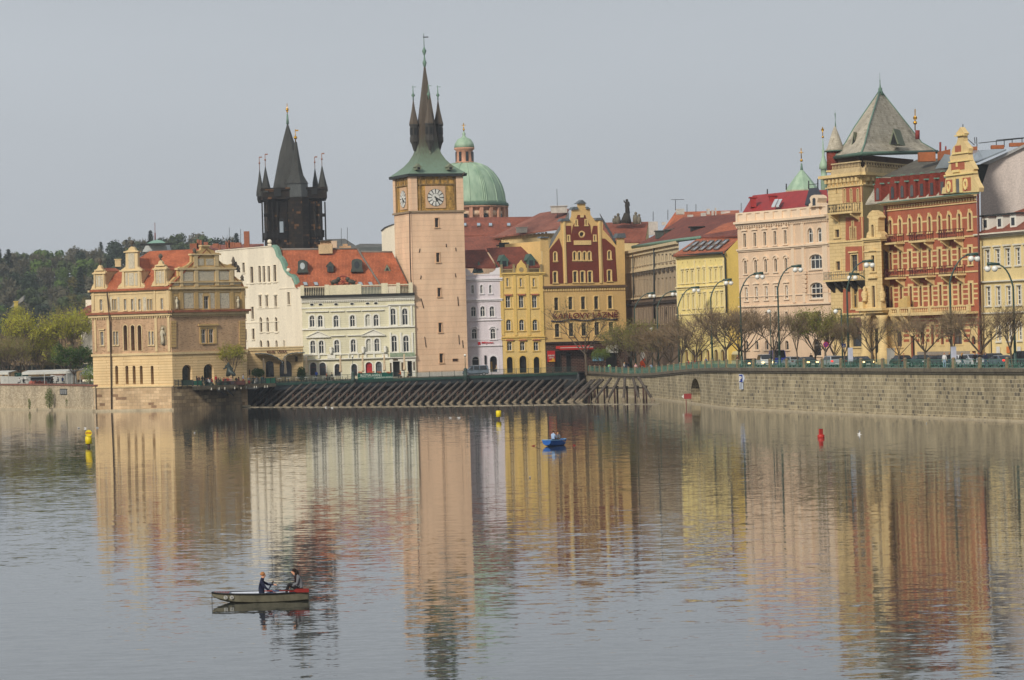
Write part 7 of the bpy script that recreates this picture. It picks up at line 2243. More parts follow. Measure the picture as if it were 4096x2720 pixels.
# terrace life
def closed_umbrella(x,y0,y1,D,label):
 a=pt(x,y1,D);a.z=3.98;b=pt(x,y0,D);H=b.z-a.z
 t=thing('closed_umbrella',label,'umbrella',a,'closed cafe umbrellas')
 mb=MB();mb.tube([a,(a.x,a.y,b.z+.1)],.035,5);mb.build('pole',MATS['dark_metal'],t)
 mb=MB();n=12;V=[]
 for r,z in((.04,1.0),(.14,.93),(.18,.75),(.2,.55),(.26,.42),(.3,.34),(.1,.3)):
  V.append((r,H*z))
 mb.lathe(a,V[::-1],7,smooth=False,rot=R.random());mb.build('canopy',plain('umbrella_beige',(206,184,152),.85,amt=.15,scale=3),t)
for x,y0,D,lb in((1056,1432,541,'closed beige umbrella standing before the left club arch'),(1142,1428,546,'closed beige umbrella before the right club arch'),(1227,1423,547,'closed beige umbrella at the corner of cream gable and yellow hotel'),(1363,1421,548,'closed beige umbrella left of the RESTAURANT banner'),(1452,1418,550,'closed beige umbrella above the left half of the RESTAURANT banner'),(1539,1415,551,'closed beige umbrella above the right end of the RESTAURANT banner'),(1619,1414,552,'closed beige umbrella before the hotel doorway next to the clock tower')):
 closed_umbrella(x,y0,1500,D,lb)
def globe_post(x,y0,D,label,z0=3.9,base=1.5):
 a=pt(x,y0,D);t=thing('lamp_post',label,'street lamp',(a.x,a.y,z0))
 mb=MB();mb.tube([(a.x,a.y,z0+base),(a.x,a.y,a.z-.15)],[.07,.045],6);mb.lathe((a.x,a.y,a.z-.3),[(.05,0),(.14,.1),(.1,.16)],8);mb.build('pole',MATS['lamp_green'],t)
 mb=MB();mb.lathe((a.x,a.y,z0-1.2),[(.45,0),(.42,1.2),(.5,1.3),(.34,1.6),(.3,base+.9),(.36,base+1.05),(.1,base+1.3)],10);mb.build('base',plain('lamp_base_green',(58,76,70),.6,amt=.2),t)
 mb=MB();mb.ball((a.x,a.y,a.z+.06),.22,10);mb.build('globe',MATS['globe'],t)
DE=lambda x:on(x,1500,ZD)if False else None
def deckD(x):
 for a,b in zip(DK,DK[1:]):
  xa,xb=[2048+p[0]/p[1]*FOC+3 for p in(a,b)]
  if xa-1<=x<=xb+1:return a[1]+(b[1]-a[1])*(x-xa)/(xb-xa)
 return DK[0][1]if x<1200 else DK[-1][1]
globe_post(1410,1427,deckD(1410)-.4,'white globe lamp post on the deck left of the RESTAURANT banner')
globe_post(1860,1422,deckD(1860)-.4,'white globe lamp post on the deck at the nose of the silver van')
BNF=Face('Q',0,0,1,1,0,1);pa,pb=pt(750,490,deckD(1430)-.25,'Q'),pt(1305,490,deckD(1572)-.25,'Q');BNF.set(pa,pb);BNF.c='Q'
bn=thing('restaurant_banner','teal green RESTAURANT banner hanging on the footbridge railing','banner',(pa.x,pa.y,ZD))
mb=MB();BNF.box(mb,750,437,1305,540,-.02,.03);mb.build('cloth',plain('teal_cloth',(24,106,90),.7,amt=.12),bn)
wl=plain('banner_letters',(196,214,200),.7)
lettering(BNF,bn,'RESTAURANT',795,462,1135,504,wl,.03,bold=.02);lettering(BNF,bn,'U KARLOVA MOSTU',1003,502,1295,528,wl,.03,bold=.02)
mb=MB();mb.tube([BNF.at(760+i*12,520-9*abs(math.sin(i*.5)),.05)for i in range(20)],.03,4);mb.build('arch_line',wl,bn)
def planter(x,y,D,label):
 a=pt(x,y,D);t=thing('flower_box',label,'flower box',a,'flower boxes on the banner')
 mb=MB();mb.box(a,(.7,.2,.18));mb.build('box',MATS['brown_frame'],t)
 mb=MB()
 for k in range(24):p=a+Vector((R.uniform(-.38,.38),R.uniform(-.1,.1),R.uniform(.08,.24)));mb.box(p,(.08,.06,.08),R.random())
 mb.build('flowers',plain('orange_flowers',(214,110,40),.8,amt=.2,scale=9),t)
for x,lb in((790,'orange flower box at the left end of the RESTAURANT banner'),(950,'orange flower box second from left on the banner top'),(1090,'orange flower box third from left on the banner top'),(1235,'orange flower box at the right end of the banner')):
 planter(1240+x/3.935,1380+440/3.935,deckD(1240+x/3.935)-.3,lb)
def table_at(loc,label):
 t=thing('cafe_table',label,'table',loc,'cafe tables on the terrace')
 mb=MB();mb.box(Vector(loc)+Vector((0,0,.74)),(.8,.8,.05));mb.build('table_top',plain('table_white',(206,206,204),.6,amt=.05),t)
 mb=MB();mb.tube([Vector(loc),Vector(loc)+Vector((0,0,.72))],.05,6);mb.lathe(loc,[(.28,0),(.24,.05),(.05,.08)],8);mb.build('leg',MATS['dark_metal'],t)
def chair_at(loc,rz,label):
 t=thing('cafe_chair',label,'chair',loc,'dark cafe chairs on the terrace')
 m3=Matrix.Rotation(rz,3,'Z');q=lambda a,b,c:Vector(loc)+m3@Vector((a,b,c))
 mb=MB();mb.box(q(0,0,.45),(.44,.44,.05),rz);mb.build('seat',MATS['black_iron'],t)
 mb=MB();mb.box(q(0,-.21,.72),(.44,.04,.45),rz);mb.build('backrest',MATS['black_iron'],t)
 for a in(-.19,.19):
  for b in(-.19,.19):mb=MB();mb.tube([q(a,b,0),q(a,b,.45)],.02,4);mb.build('leg',MATS['black_iron'],t)
places=('left of the club arches','before the left club arch','between the club arches','before the right club arch','below the topiary bush','before the first hotel arch','before the second hotel arch','left of the banner')
for k in range(8):
 x=1118+k*36
 p=pt(x,1520,deckD(x)+1.8 if x>1110 else 540);p.z=ZD
 table_at(p,'square white cafe table '+places[k])
 chair_at(p+Vector((-.75,-.2,0)),-1.5,'dark cafe chair left of the white table '+places[k]);chair_at(p+Vector((.75,.1,0)),1.5,'dark cafe chair right of the white table '+places[k])
mb=MB()
def panel(x0,x1,y0,y1,D0,D1,name,label,mat,slats=False):
 F=Face('P',x0,y1,D0,x1,y1,D1);F.c='P'
 t=thing(name,label,'fence',pt((x0+x1)/2,y1,(D0+D1)/2,'P'))
 mb=MB()
 if slats:
  for k in range(4):F.box(mb,x0,y0+(y1-y0)*k/4,x1,y0+(y1-y0)*(k+.55)/4,0,.05)
 else:F.box(mb,x0,y0,x1,y1,0,.05)
 mb.build('panel',mat,t)
 n=max(2,int((x1-x0)/90))
 for k in range(n+1):x=x0+(x1-x0)*k/n;m=MB();F.box(m,x-4,y0-5,x+4,y1+8,-.05,.08);m.build('post',MATS['dark_metal'],t)
panel(75,185,548,640,515,515.6,'slat_screen','dark slatted screen at the museum corner of the terrace',plain('dark_green_wood',(38,58,50),.7),True)
panel(188,352,552,640,515.8,516.6,'bench_screen','black green screen with red lettering left on the terrace',MATS['dark_green_wood'])
panel(362,500,560,632,510.4,512.2,'green_screen','bright green cloth screen left of the seated crowd',plain('screen_green',(50,120,96),.7,amt=.2))
panel(1500,1658,520,605,525,527,'green_screen','bright green cloth screen at the left end of the footbridge',MATS['screen_green'])
panel(1380,1498,530,608,523.3,525,'grey_screen','grey green railing screen right of the sitting people on terrace',plain('screen_grey',(96,120,112),.7,amt=.3,scale=4),True)
tr=thing('terrace_railing','low iron railing in front of the seated crowd on the terrace','railing',S1[0])
for k in range(8):
 a,b=S1[0].lerp(S1[1],.11+k*.085),S1[0].lerp(S1[1],.11+(k+1)*.085);m=MB()
 for z in(.1,.55,.95):m.tube([a+Vector((0,.15,z)),b+Vector((0,.15,z))],.025,4)
 for i in range(9):p=a.lerp(b,i/8);m.tube([p+Vector((0,.15,0)),p+Vector((0,.15,.95))],.018,3)
 m.build('railing_panel',ri,tr)
crowd=[(405,'black','jeans','dark','stand',-8),(430,'brown','black','blond','stand',0),(460,'beige','jeans','dark','sit',0),(490,'black','black','dark','stand',-4),(540,'black','jeans','dark','sit2',0),(572,'grey','black','ginger','sit',0),(600,'white','jeans','dark','sit',0),(640,'red','jeans','dark','sit2',0),(688,'red','black','dark','stand',-4),(735,'brown','jeans','dark','sit',0),(770,'green','black','dark','sit2',0),(805,'red','jeans','dark','sit',-3),(838,'brown','black','ginger','sit',0),(868,'navy','jeans','blond','sit2',0),(885,'red','black','dark','sit',1),(925,'pink','jeans','blond','sit',0),(960,'beige','jeans','dark','sit2',1),(1018,'black','white','greyhair','sit',2),(1060,'red','black','dark','sit',0),(1222,'grey','red','blond','sit',2),(1288,'black','black','dark','sit',2),(1345,'grey','white','dark','sit2',1),(1455,'navy','black','dark','sit',0),(1420,'teal','jeans','dark','sit2',-1)]
wd={'sit':'sitting','sit2':'sitting, hand raised,','stand':'standing'}
for i,(x,top,legs,hair,pose,dd)in enumerate(crowd):
 t=(x-352)/(1665-352);p=S1[0].lerp(S1[1],t)+Vector((0,2.0-(1.2 if dd>0 else 0)+(i%3)*.7,0))
 u_=p.x
 zone='left of the bronze statue' if x<860 else('below the bronze statue' if x<1075 else 'right of the waiter')
 person(pose,(p.x,p.y,3.98),R.uniform(-2.6,2.6)if dd<=0 else math.pi+R.uniform(-.5,.5),top,legs,hair,f'{hair.replace("greyhair", "grey")} haired person in {top}, {wd[pose]} {zone}','people sitting on the terrace',long=i%3==0)
 if pose!='stand':
  m=MB();m.box((p.x,p.y,3.98+.2),(.42,.42,.4));s_=m.build('stool',MATS['dark_green_wood'],None,origin=(p.x,p.y,3.98));tag(s_,f'dark seat of the {hair.replace("greyhair", "grey")} haired person in {top} {zone}','seat','seats on the terrace')
p=pt(1155,590,522,'P');person('walk',(p.x,p.y,3.98),math.pi*.5,'lightblue','red','dark','waiter in pale blue shirt and red apron walking on the terrace')
p=pt(105,560,551,'Q');person('stand',(p.x,p.y,ZD),0.4,'blue','jeans','dark','person in bright blue jacket standing before the first hotel arches')
for i,(x,top,hair)in enumerate(((350,'black','dark'),(985,'pink','blond'),(1015,'black','dark'),(260,'orange','dark'),(1430,'orange','ginger'),(1540,'beige','dark'))):
 p=pt(x,500,552,'Q');person('sit',(p.x,p.y,ZD+.05),(-1)**i*1.3,top,'black',hair,f'cafe guest in {top} before the yellow hotel, {("left of the lamp post", "above the banner left", "above the banner middle", "by the lamp post", "right of the banner", "by the shop doorway")[i]}','guests before the yellow hotel')
 m=MB();m.box((p.x,p.y,ZD+.22),(.42,.42,.4));tag(m.build('stool',MATS['brown_frame'],None,origin=(p.x,p.y,ZD)),f'wooden seat under the guest in {top} top before the hotel {i and "door" or "arch"}','seat','seats on the terrace')
p=pt(735,460,571,'R');person('walk',(p.x,p.y,ZD),math.pi*.5,'beige','jeans','ginger','person in beige jacket carrying yellow planks behind the silver van')
m=MB();m.box((p.x-.9,p.y+.2,ZD+1.2),(.16,.06,2.4),0);m.box((p.x-1.2,p.y+.2,ZD+1.2),(.16,.06,2.4),.3);tag(m.build('wooden_planks',plain('yellow_plank',(206,164,84),.7),None,origin=p),'upright yellow planks behind the silver van','planks')
p=pt(1435,425,575,'R');person('walk',(p.x,p.y,ZD),-1.4,'white','beige','blond','person in white top and beige trousers before the red door of the yellow house')
sb=thing('bronze_statue','large dark bronze statue of a reclining robed figure on the terrace','statue',Vector((pt(950,500,519.5,'P').x,519.5,3.98)))
q=lambda x,y,d=0:pt(x,y,519.5+d,'P')
V=[(940,420,.5,0),(930,370,.36,0),(915,325,.34,0),(916,292,.13,0),(916,268,.2,0),(970,430,.42,-.4),(1005,460,.33,-.6),(1030,490,.25,-.6),(880,335,.2,-.3),(865,375,.15,-.5),(830,375,.1,-.6),(955,345,.2,.1),(985,385,.15,-.3),(910,470,.45,.1),(920,500,.5,.1)]
me=skinned([(*(q(x,y,d)-Vector(sb['_o'])),r)for x,y,r,d in V],[(0,1),(1,2),(2,3),(3,4),(0,5),(5,6),(6,7),(2,8),(8,9),(9,10),(2,11),(11,12),(0,13),(13,14)],'figure')
me.materials.append(plain('bronze_green',(58,68,64),.5,.3,amt=.35,scale=2));o=bpy.data.objects.new('figure',me);COL.objects.link(o);o.parent=sb
mb=MB();mb.box((sb['_o'][0]+.2,519.8,4.3),(4.6,1.6,.7));mb.build('plinth',plain('plinth_dark',(70,40,36),.8),sb)
# cars
def car(kind,col,loc,rz,label,group='cars on the embankment road',lights='front'):
 """kind: hatch, sedan, wagon, van, bigvan"""
 Lh,Wd,H,pr={'hatch':(4.1,1.7,1.48,[(-2.05,.35),(-2.05,.75),(-1.9,.95),(-1.65,1.02),(-1.3,1.4),(-.9,1.48),(.35,1.48),(1.05,1.02),(1.85,.85),(2.05,.65),(2.05,.35)]),'sedan':(4.6,1.78,1.43,[(-2.3,.35),(-2.3,.8),(-2.2,.98),(-1.6,1.02),(-.95,1.38),(-.5,1.43),(.3,1.43),(1.1,1.0),(2.1,.85),(2.3,.65),(2.3,.35)]),'wagon':(4.5,1.76,1.55,[(-2.25,.35),(-2.25,.85),(-2.1,1.05),(-1.85,1.48),(-1.6,1.55),(.3,1.55),(1.1,1.05),(2.05,.9),(2.25,.65),(2.25,.35)]),'van':(4.8,1.85,1.88,[(-2.4,.38),(-2.4,1.0),(-2.3,1.7),(-2.1,1.86),(-1.0,1.88),(.7,1.86),(1.7,1.12),(2.3,.95),(2.4,.7),(2.4,.38)]),'bigvan':(5.4,2.0,2.6,[(-2.7,.4),(-2.7,1.2),(-2.65,2.4),(-2.5,2.55),(.9,2.6),(1.3,2.5),(2.0,1.3),(2.6,1.1),(2.7,.8),(2.7,.4)])}[kind]
 o=thing('parked_car' if kind!='bigvan' else 'delivery_van',label,'car' if 'van' not in kind else 'van',loc,group)
 o.rotation_euler=(0,0,rz);o['_o']=(0,0,0)
 n=len(pr);mb=MB();rings=[]
 for y,k,dz in((-Wd/2,.0,0),(-Wd/2+.08,0,0),(Wd/2-.08,0,0),(Wd/2,0,0)):
  rings.append([])
  for x,z in pr:
   inn=max(0,(z-.95))*.28 if kind not in('bigvan',)else max(0,z-1.2)*.06
   yy=y-math.copysign(inn,y)
   edge=.04 if abs(y)==Wd/2 else 0
   rings[-1].append((x*(1-edge*.6),yy,z-edge*(1 if z>.5 else-1)))
 V=[p for r_ in rings for p in r_];Fs=[]
 for a in range(3):
  for i in range(n):j=(i+1)%n;Fs.append([a*n+i,a*n+j,(a+1)*n+j,(a+1)*n+i])
 Fs.append(list(range(n)));Fs.append(list(range(3*n,4*n))[::-1])
 mb.add(V,Fs);pm=plain('paint_'+col,{**COLS,'silver':(168,172,176),'darkgrey':(58,62,68),'tealcar':(34,62,64),'bluegrey':(104,116,128),'vanblue':(48,62,150),'whitecar':(214,216,216),'darkblue':(34,44,74)}[col],.25,.3 if col not in('white','whitecar')else 0,amt=.04,spec=.6)
 mb.build('body',pm,o)
 gm=plain('car_glass',(22,26,28),.08,amt=0,spec=.8)
 zt=H-.1;zb=.98 if kind not in('van','bigvan')else(1.1 if kind=='van' else 1.35)
 tops=[p for p in pr if p[1]>H-.12];x0,x1=min(p[0]for p in tops),max(p[0]for p in tops)
 fr=min((p for p in pr if p[0]>x1),key=lambda p:p[0]);bk=max((p for p in pr if p[0]<x0),key=lambda p:p[0])
 for s in(-1,1):
  yy=lambda z:s*(Wd/2-max(0,z-.95)*(.28 if kind!='bigvan' else.06)+.012)
  if kind=='bigvan':a=[(.6,zb),(1.75,zb),(1.3,2.2),(.6,2.2)];wins=[a]
  else:
   xs=[x0-.25,(x0+x1)/2-.05,x1+.55]if kind!='van' else[x0-.05,-.75,.35,x1+.6]
   wins=[]
   for a,b in zip(xs,xs[1:]):
    w_=[(a+.06,zb),(b-.04 if b!=xs[-1]else b,zb),(b-.04 if b!=xs[-1]else x1-.02,zt),(a+.06 if a!=xs[0]else x0+.1,zt)]
    wins.append(w_)
  for w_ in wins:
   m=MB();m.face(*[(a,yy(b),b)for a,b in w_]);m.build('side_window',gm,o)
 d=Vector((fr[0]-x1,0,fr[1]-(H))).normalized();nrm=Vector((-d.z,0,d.x))*.02
 wm=lambda A,B:[(A[0]+nrm.x,-Wd/2+.22,A[1]+abs(nrm.z)),(A[0]+nrm.x,Wd/2-.22,A[1]+abs(nrm.z)),(B[0]+nrm.x,Wd/2-.13,B[1]+abs(nrm.z)),(B[0]+nrm.x,-Wd/2+.13,B[1]+abs(nrm.z))]
 m=MB();m.face(*wm((x1+.08,H-.06),(fr[0]-.06,fr[1]+.05)));m.build('windscreen',gm,o)
 if kind!='bigvan':
  m=MB();A,B=(x0-.08,H-.08),(bk[0]+.06,bk[1]+.04)if kind in('sedan','hatch')else(pr[2][0]-.03,pr[2][1]+.1)
  m.face((A[0]-.03,-Wd/2+.22,A[1]),(A[0]-.03,Wd/2-.22,A[1]),(B[0]-.03,Wd/2-.15,B[1]+.03),(B[0]-.03,-Wd/2+.15,B[1]+.03));m.build('rear_window',gm,o)
 tm=plain('tyre',(24,24,25),.9,amt=.1);rm=plain('wheel_rim',(150,152,156),.35,.7,amt=0)
 for x in(-Lh*.31,Lh*.31):
  for s in(-1,1):
   m=MB();c=(x,s*(Wd/2-.1),.32);k=14
   V=[(c[0]+.32*math.cos(2*math.pi*i/k),c[1]+yy_,c[2]+.32*math.sin(2*math.pi*i/k))for yy_ in(-.11,.12)for i in range(k)]
   m.add(V,[[i,(i+1)%k,k+(i+1)%k,k+i]for i in range(k)]+[list(range(k))[::-1],list(range(k,2*k))])
   w_=m.build('wheel',tm,o)
   m=MB();m.add([(c[0]+.2*math.cos(2*math.pi*i/k),c[1]+s*.125,c[2]+.2*math.sin(2*math.pi*i/k))for i in range(k)],[list(range(k))]);q=m.build('rim',rm,w_,origin=(0,0,0));q.location=(0,0,0)
 for s in(-1,1):
  m=MB();m.box((Lh/2-.06,s*(Wd/2-.26),.72),(.16,.34,.16));m.build('headlight',plain('headlamp_on',(255,214,150),.3,amt=0,emit=((255,205,130),5))if lights=='on' else plain('headlamp',(206,208,206),.15,amt=0),o)
  m=MB();m.box((-Lh/2+.05,s*(Wd/2-.22),.84),(.14,.28,.2));m.build('tail_light',plain('tail_on',(200,30,24),.4,amt=0,emit=((255,40,30),2))if lights=='brake' else plain('tail',(120,22,20),.4,amt=0),o)
  m=MB();m.box((.75,s*(Wd/2+.08),1.02 if kind!='bigvan' else 1.4),(.14,.18,.14));m.build('mirror',pm,o)
 m=MB();m.box((Lh/2+.01,0,.5),(.05,Wd*.6,.18));m.box((0,0,.33),(Lh*.96,Wd*.9,.14));m.build('bumper',MATS['black_iron'],o)
 m=MB();m.box((Lh/2+.045,0,.45),(.02,.5,.11));m.box((-Lh/2-.02,0,.5),(.02,.5,.11));m.each('number_plate',W_,o)
 return o
def road_car(x,off,kind,col,away,label,lights='off'):
 p,a=colpos(off,x);p.z-=.12
 return car(kind,col,p,a+(math.pi if away else 0),label,lights=lights)
road_car(3003,8.5,'sedan','darkblue',False,'dark blue car with glowing headlights left of the white van front','on')
road_car(3062,7.5,'van','whitecar',False,'white people carrier with a lit headlight before the blue van','on')
road_car(3112,13.0,'bigvan','vanblue',False,'tall royal blue van behind the trees before the pink palace')
road_car(3170,8.5,'hatch','silver',True,'silver hatchback right of the tall blue van')
road_car(3232,7.0,'sedan','darkgrey',False,'dark grey car with a lit headlight left of the no stopping sign','on')
road_car(3323,7.0,'wagon','silver',True,'silver estate car with red tail light beside the no stopping sign','brake')
road_car(3385,9.0,'hatch','darkgrey',True,'dark hatchback half hidden behind the silver estate car')
road_car(3448,7.0,'sedan','black',False,'black car with one lit headlight before the oriel of the red palace','on')
road_car(3608,10.0,'hatch','black',True,'black hatchback behind the railing left of the palace entrance')
road_car(3692,9.5,'hatch','tealcar',False,'dark teal hatchback before the grey plinth of the red palace')
road_car(3738,12.0,'sedan','brown',True,'dark brown saloon parked behind the teal hatchback')
road_car(3768,7.5,'hatch','darkgrey',False,'dark grey hatchback left of the person in white')
road_car(3835,9.0,'hatch','whitecar',True,'small white car behind the blond person')
road_car(3888,8.0,'wagon','whitecar',False,'white estate car behind the people in black')
road_car(4002,7.5,'sedan','bluegrey',True,'blue grey saloon with red brake lights near the right edge','brake')
road_car(3965,13.0,'wagon','darkgrey',True,'dark estate car behind the blue grey saloon')
road_car(4092,8.5,'van','black',True,'black off roader cut by the right edge of the view')
p=pt(405,480,deckD(1903)+3.4,'R');p.z=ZD
vn=car('van','bluegrey',p,math.pi+.03,'silver minivan parked on the deck at the foot of the lilac house',None)
# tram
p,a=colpos(13.5,2985);p.z-=.12
tm_=thing('tram','cream tram with a row of tall windows passing behind the bare trees','tram',p);tm_.rotation_euler=(0,0,a);tm_['_o']=(0,0,0)
cr_m=plain('tram_cream',(206,196,156),.5,amt=.08);
for cx_ in(-8.0,8.0):
 m=MB();P=[(-7.4,-1.2,.4),(7.4,-1.2,.4),(7.4,1.2,.4),(-7.4,1.2,.4)]
 prf=[(-1.22,.4),(-1.25,1.6),(-1.2,2.7),(-.95,3.05),(0,3.18),(.95,3.05),(1.2,2.7),(1.25,1.6),(1.22,.4)]
 m.prism([(cx_-7.4,y,z)for y,z in prf],(14.8,0,0));b_=m.build('carriage',cr_m,tm_)
 for s in(-1,1):
  for k in range(11):
   x0=cx_-6.9+k*1.26;m=MB();m.box((x0+.5,s*1.235,2.05),(1.02,.05,1.0));q=m.build('window',gm if False else plain('tram_glass',(34,38,40),.1,amt=0,spec=.8),b_,origin=(0,0,0));q.location=(0,0,0)
 for e_ in(-1,1):
  m=MB();m.box((cx_+e_*7.42,0,2.1),(.05,1.9,1.2));q=m.build('end_window',MATS['tram_glass'],b_,origin=(0,0,0));q.location=(0,0,0)
 for x0 in(-4.5,4.5):m=MB();m.box((cx_+x0,0,.35),(2.2,1.8,.5));q=m.build('bogie',MATS['black_iron'],b_,origin=(0,0,0));q.location=(0,0,0)
m=MB();m.tube([(-6,0,3.2),(-7.5,0,4.2),(-6,0,5.0)],.05,4);m.tube([(-6,-.8,5),(-6,.8,5)],.04,4);m.build('pantograph',MATS['dark_metal'],tm_)
# street lamps
def curve_lamp(c,xb,xk,yk,xe,ye,off,dbl,label,ngl=None,gy=None):
 X=full(c,xb,0)[0];p,a=colpos(off,X);p.z-=.1;D=p.y
 t=thing('street_lamp',label,'street lamp',p,'curved green lamps along the embankment')
 K=pt(xk,yk,D,c);Epx=pt(xe,ye,D,c);mid=Vector((K.x+(Epx.x-K.x)*.30,D,Epx.z-.05))
 pts=[p,Vector((p.x,D,p.z+(K.z-p.z)*.5)),Vector((p.x,D,K.z-.3))]
 K.x=p.x
 for i in range(7):s=i/6;pts.append(K*(1-s)**2+mid*2*s*(1-s)+Epx*s*s)
 mb=MB();rad=[.17,.13,.11]+[.105-.005*i for i in range(7)];mb.tube(pts,rad,7);mb.lathe(p,[(.3,0),(.3,.5),(.2,.7),(.19,1.6),(.16,1.7)],8);mb.build('pole',MATS['lamp_green'],t)
 sg=1 if Epx.x>K.x else-1
 mb=MB();h=Epx+Vector((sg*.5,0,.05));mb.tube([Epx-Vector((sg*.4,0,0)),h,h+Vector((sg*.5,0,0))],[.13,.2,.2],7);mb.build('lamp_arm_housing',MATS['lamp_green'],t)
 for k in range(2 if dbl else 1):
  g=Epx+Vector((sg*(.15+k*.75),.3*k,-.48));mb=MB();mb.ball(g,.36,12);mb.build('globe',MATS['globe'],t)
curve_lamp('M',770,772,740,930,545,4,1,'green curved lamp farthest left, before the curved grey building')
curve_lamp('M',1050,1045,720,1215,522,4,1,'second green curved lamp from left, before the curved grey building')
curve_lamp('N',50,45,860,190,655,4,1,'green curved lamp at the left edge of the lemon yellow house')
curve_lamp('N',392,375,760,525,575,4,1,'green curved lamp before the right half of the lemon yellow house')
curve_lamp('N',700,685,720,850,508,4,1,'green curved lamp between lemon yellow house and pink palace')
curve_lamp('N',1090,1068,660,1245,432,4,1,'tallest green curved lamp with two globes before the pink palace')
curve_lamp('N',1245,1240,880,1075,692,20,0,'low green lamp arching left before the pink palace')
curve_lamp('N',1360,1345,840,1165,622,20,0,'right hand green lamp arching left before the pink palace')
curve_lamp('O',512,490,380,735,-15,4,1,'large green curved lamp before the slate roofed tower of the red palace')
curve_lamp('O',850,838,440,610,165,20,1,'green lamp arching left before the oriel of the red palace')
curve_lamp('K',1172,1165,790,1315,562,4,1,'large green curved lamp before the red palace balconies')
curve_lamp('K',1690,1680,830,1535,642,4,1,'green lamp arching left at the right edge before the pale yellow house')
def small_lamp(c,x,yt,off,label,arm=0):
 X=full(c,x,0)[0];p,a=colpos(off,X);t=thing('street_lamp',label,'street lamp',p);T=pt(x,yt,p.y,c)
 mb=MB();mb.tube([p,(p.x,p.y,T.z+.3)],[.1,.07],6)
 mb.tube([(p.x,p.y,T.z+.3),(p.x+arm*.8,p.y,T.z+.3)],.09,5);mb.build('pole',MATS['lamp_green'],t)
 mb=MB();mb.ball((p.x+arm*.7,p.y,T.z),.3,10);mb.build('globe',MATS['globe'],t)
small_lamp('O',430,680,5,'small lamp with white globe at the left edge of the red palace',-1)
small_lamp('M',705,990,6,'small white globe lamp among the budding trees left of the grey building');small_lamp('M',978,990,6,'small white globe lamp among the budding trees before the grey building')
small_lamp('N',1010,905,6,'small hanging globe lamp left of the tallest lamp',-.2)
# signs
def sign_post(x,yt,off,label,kind):
 p,a=colpos(off,x);T=pt(x,yt,p.y);t=thing('road_sign',label,'sign',p)
 mb=MB();mb.tube([p,(p.x,p.y,T.z)],.04,5);mb.build('post',MATS['dull_zinc'],t)
 def disc(r,y,m,nm):
  mb=MB();k=20;V=[(p.x+r*math.cos(2*math.pi*i/k),p.y+y_,T.z+r*math.sin(2*math.pi*i/k))for y_ in(y-.02,y+.02)for i in range(k)]
  mb.add(V,[[i,(i+1)%k,k+(i+1)%k,k+i]for i in range(k)]+[list(range(k)),list(range(k,2*k))[::-1]]);mb.build(nm,m,t)
 rdm=plain('sign_red2',(176,30,40),.5,amt=.04);blm=plain('sign_blue',(30,52,130),.5,amt=.04)
 if kind=='stop':
  disc(.36,-.06,rdm,'rim');disc(.28,-.09,blm,'face')
  mb=MB()
  for s in(-1,1):mb.prism([(p.x-.2,p.y-.13,T.z+s*.24),(p.x-.25,p.y-.13,T.z+s*.19),(p.x+.2,p.y-.13,T.z-s*.24),(p.x+.25,p.y-.13,T.z-s*.19)],(0,.03,0))
  mb.each('cross_bar',rdm,t)
 elif kind=='square':
  mb=MB();mb.box((p.x,p.y-.05,T.z),(.5,.04,.5));mb.build('face',blm,t)
  mb=MB();mb.prism([(p.x-.16,p.y-.08,T.z-.15),(p.x+.16,p.y-.08,T.z-.15),(p.x,p.y-.08,T.z+.18)],(0,.02,0));mb.build('symbol',W_,t)
 else:
  mb=MB();mb.box((p.x,p.y-.05,T.z-.4),(.62,.1,1.7));mb.build('board',plain('board_grey',(178,182,196),.6,amt=.1),t)
sign_post(3308,1378,4.0,'round blue and red no stopping sign before the green budding tree','stop')
sign_post(3377,1382,4.0,'small square blue pedestrian sign left of the big lamp','square')
sign_post(3403,1405,3.0,'pale upright notice board at the foot of the big lamp','board');sign_post(3818,1402,2.5,'pale upright notice board behind the people by the railing','board')
bx,a=colpos(17,3562);mb=MB();mb.box(bx+Vector((0,0,1.0)),(1.3,.6,2.1),a);mb.box(bx+Vector((0,0,2.1)),(1.4,.7,.1),a);tag(mb.build('switch_cabinet',plain('cabinet_grey',(168,166,158),.6,amt=.15),None,origin=bx),'tall pale grey switch cabinet beside the palace porch','cabinet')
i=6;wq0=on(2957,1636);PF=Face('T',0,0,1,1,0,1);a,b=QW[6],QW[7]
ps=thing('parking_sign','white arrow shaped sign with blue P on the quay wall','sign',(on(2968,1636).x,on(2968,1636).y,3))
PF=Face('T',868,760,on(2957,1636).y-1.2,945,760,on(2957,1636).y-2.2);PF.c='T'
mb=MB();PF.poly(mb,[(868,776),(868,662),(920,664),(946,718),(922,774)],0,.06);mb.build('board',plain('sign_pale',(190,198,210),.6),ps)
mb=MB();PF.box(mb,874,670,916,770,.06,.09);mb.build('blue_field',MATS['sign_blue'],ps)
lettering(PF,ps,'P',880,690,908,756,W_,.09,bold=.03)
mb=MB();PF.box(mb,874,784,922,866,0,.06);mb.build('lower_board',MATS['sign_pale'],ps)
mb=MB()
for k in range(6):PF.box(mb,880,792+k*12,915,796+k*12,.06,.08)
mb.each('text_line',MATS['slate'],ps)
mb=MB();mb.tube([PF.at(905,640,-.3),PF.at(900,870,-.05)],.05,4);mb.build('bracket',MATS['dark_metal'],ps)
rs=on(2745,1626);rs_=thing('river_sign','small red sign on a post with white arrow beside the wall arch','sign',rs);D=rs.y
mb=MB();mb.tube([(rs.x,D,-1),(rs.x,D,pt(2165,1130,D,'S').z)],.06,5);mb.build('post',plain('post_red',(120,44,44),.7),rs_)
RFc=Face('S',2070,1120,D,2225,1120,D-.01);RFc.c='S'
mb=MB();RFc.box(mb,2108,1080,2225,1163,.05,.12);mb.build('board',plain('board_red',(150,56,56),.7,amt=.15),rs_)
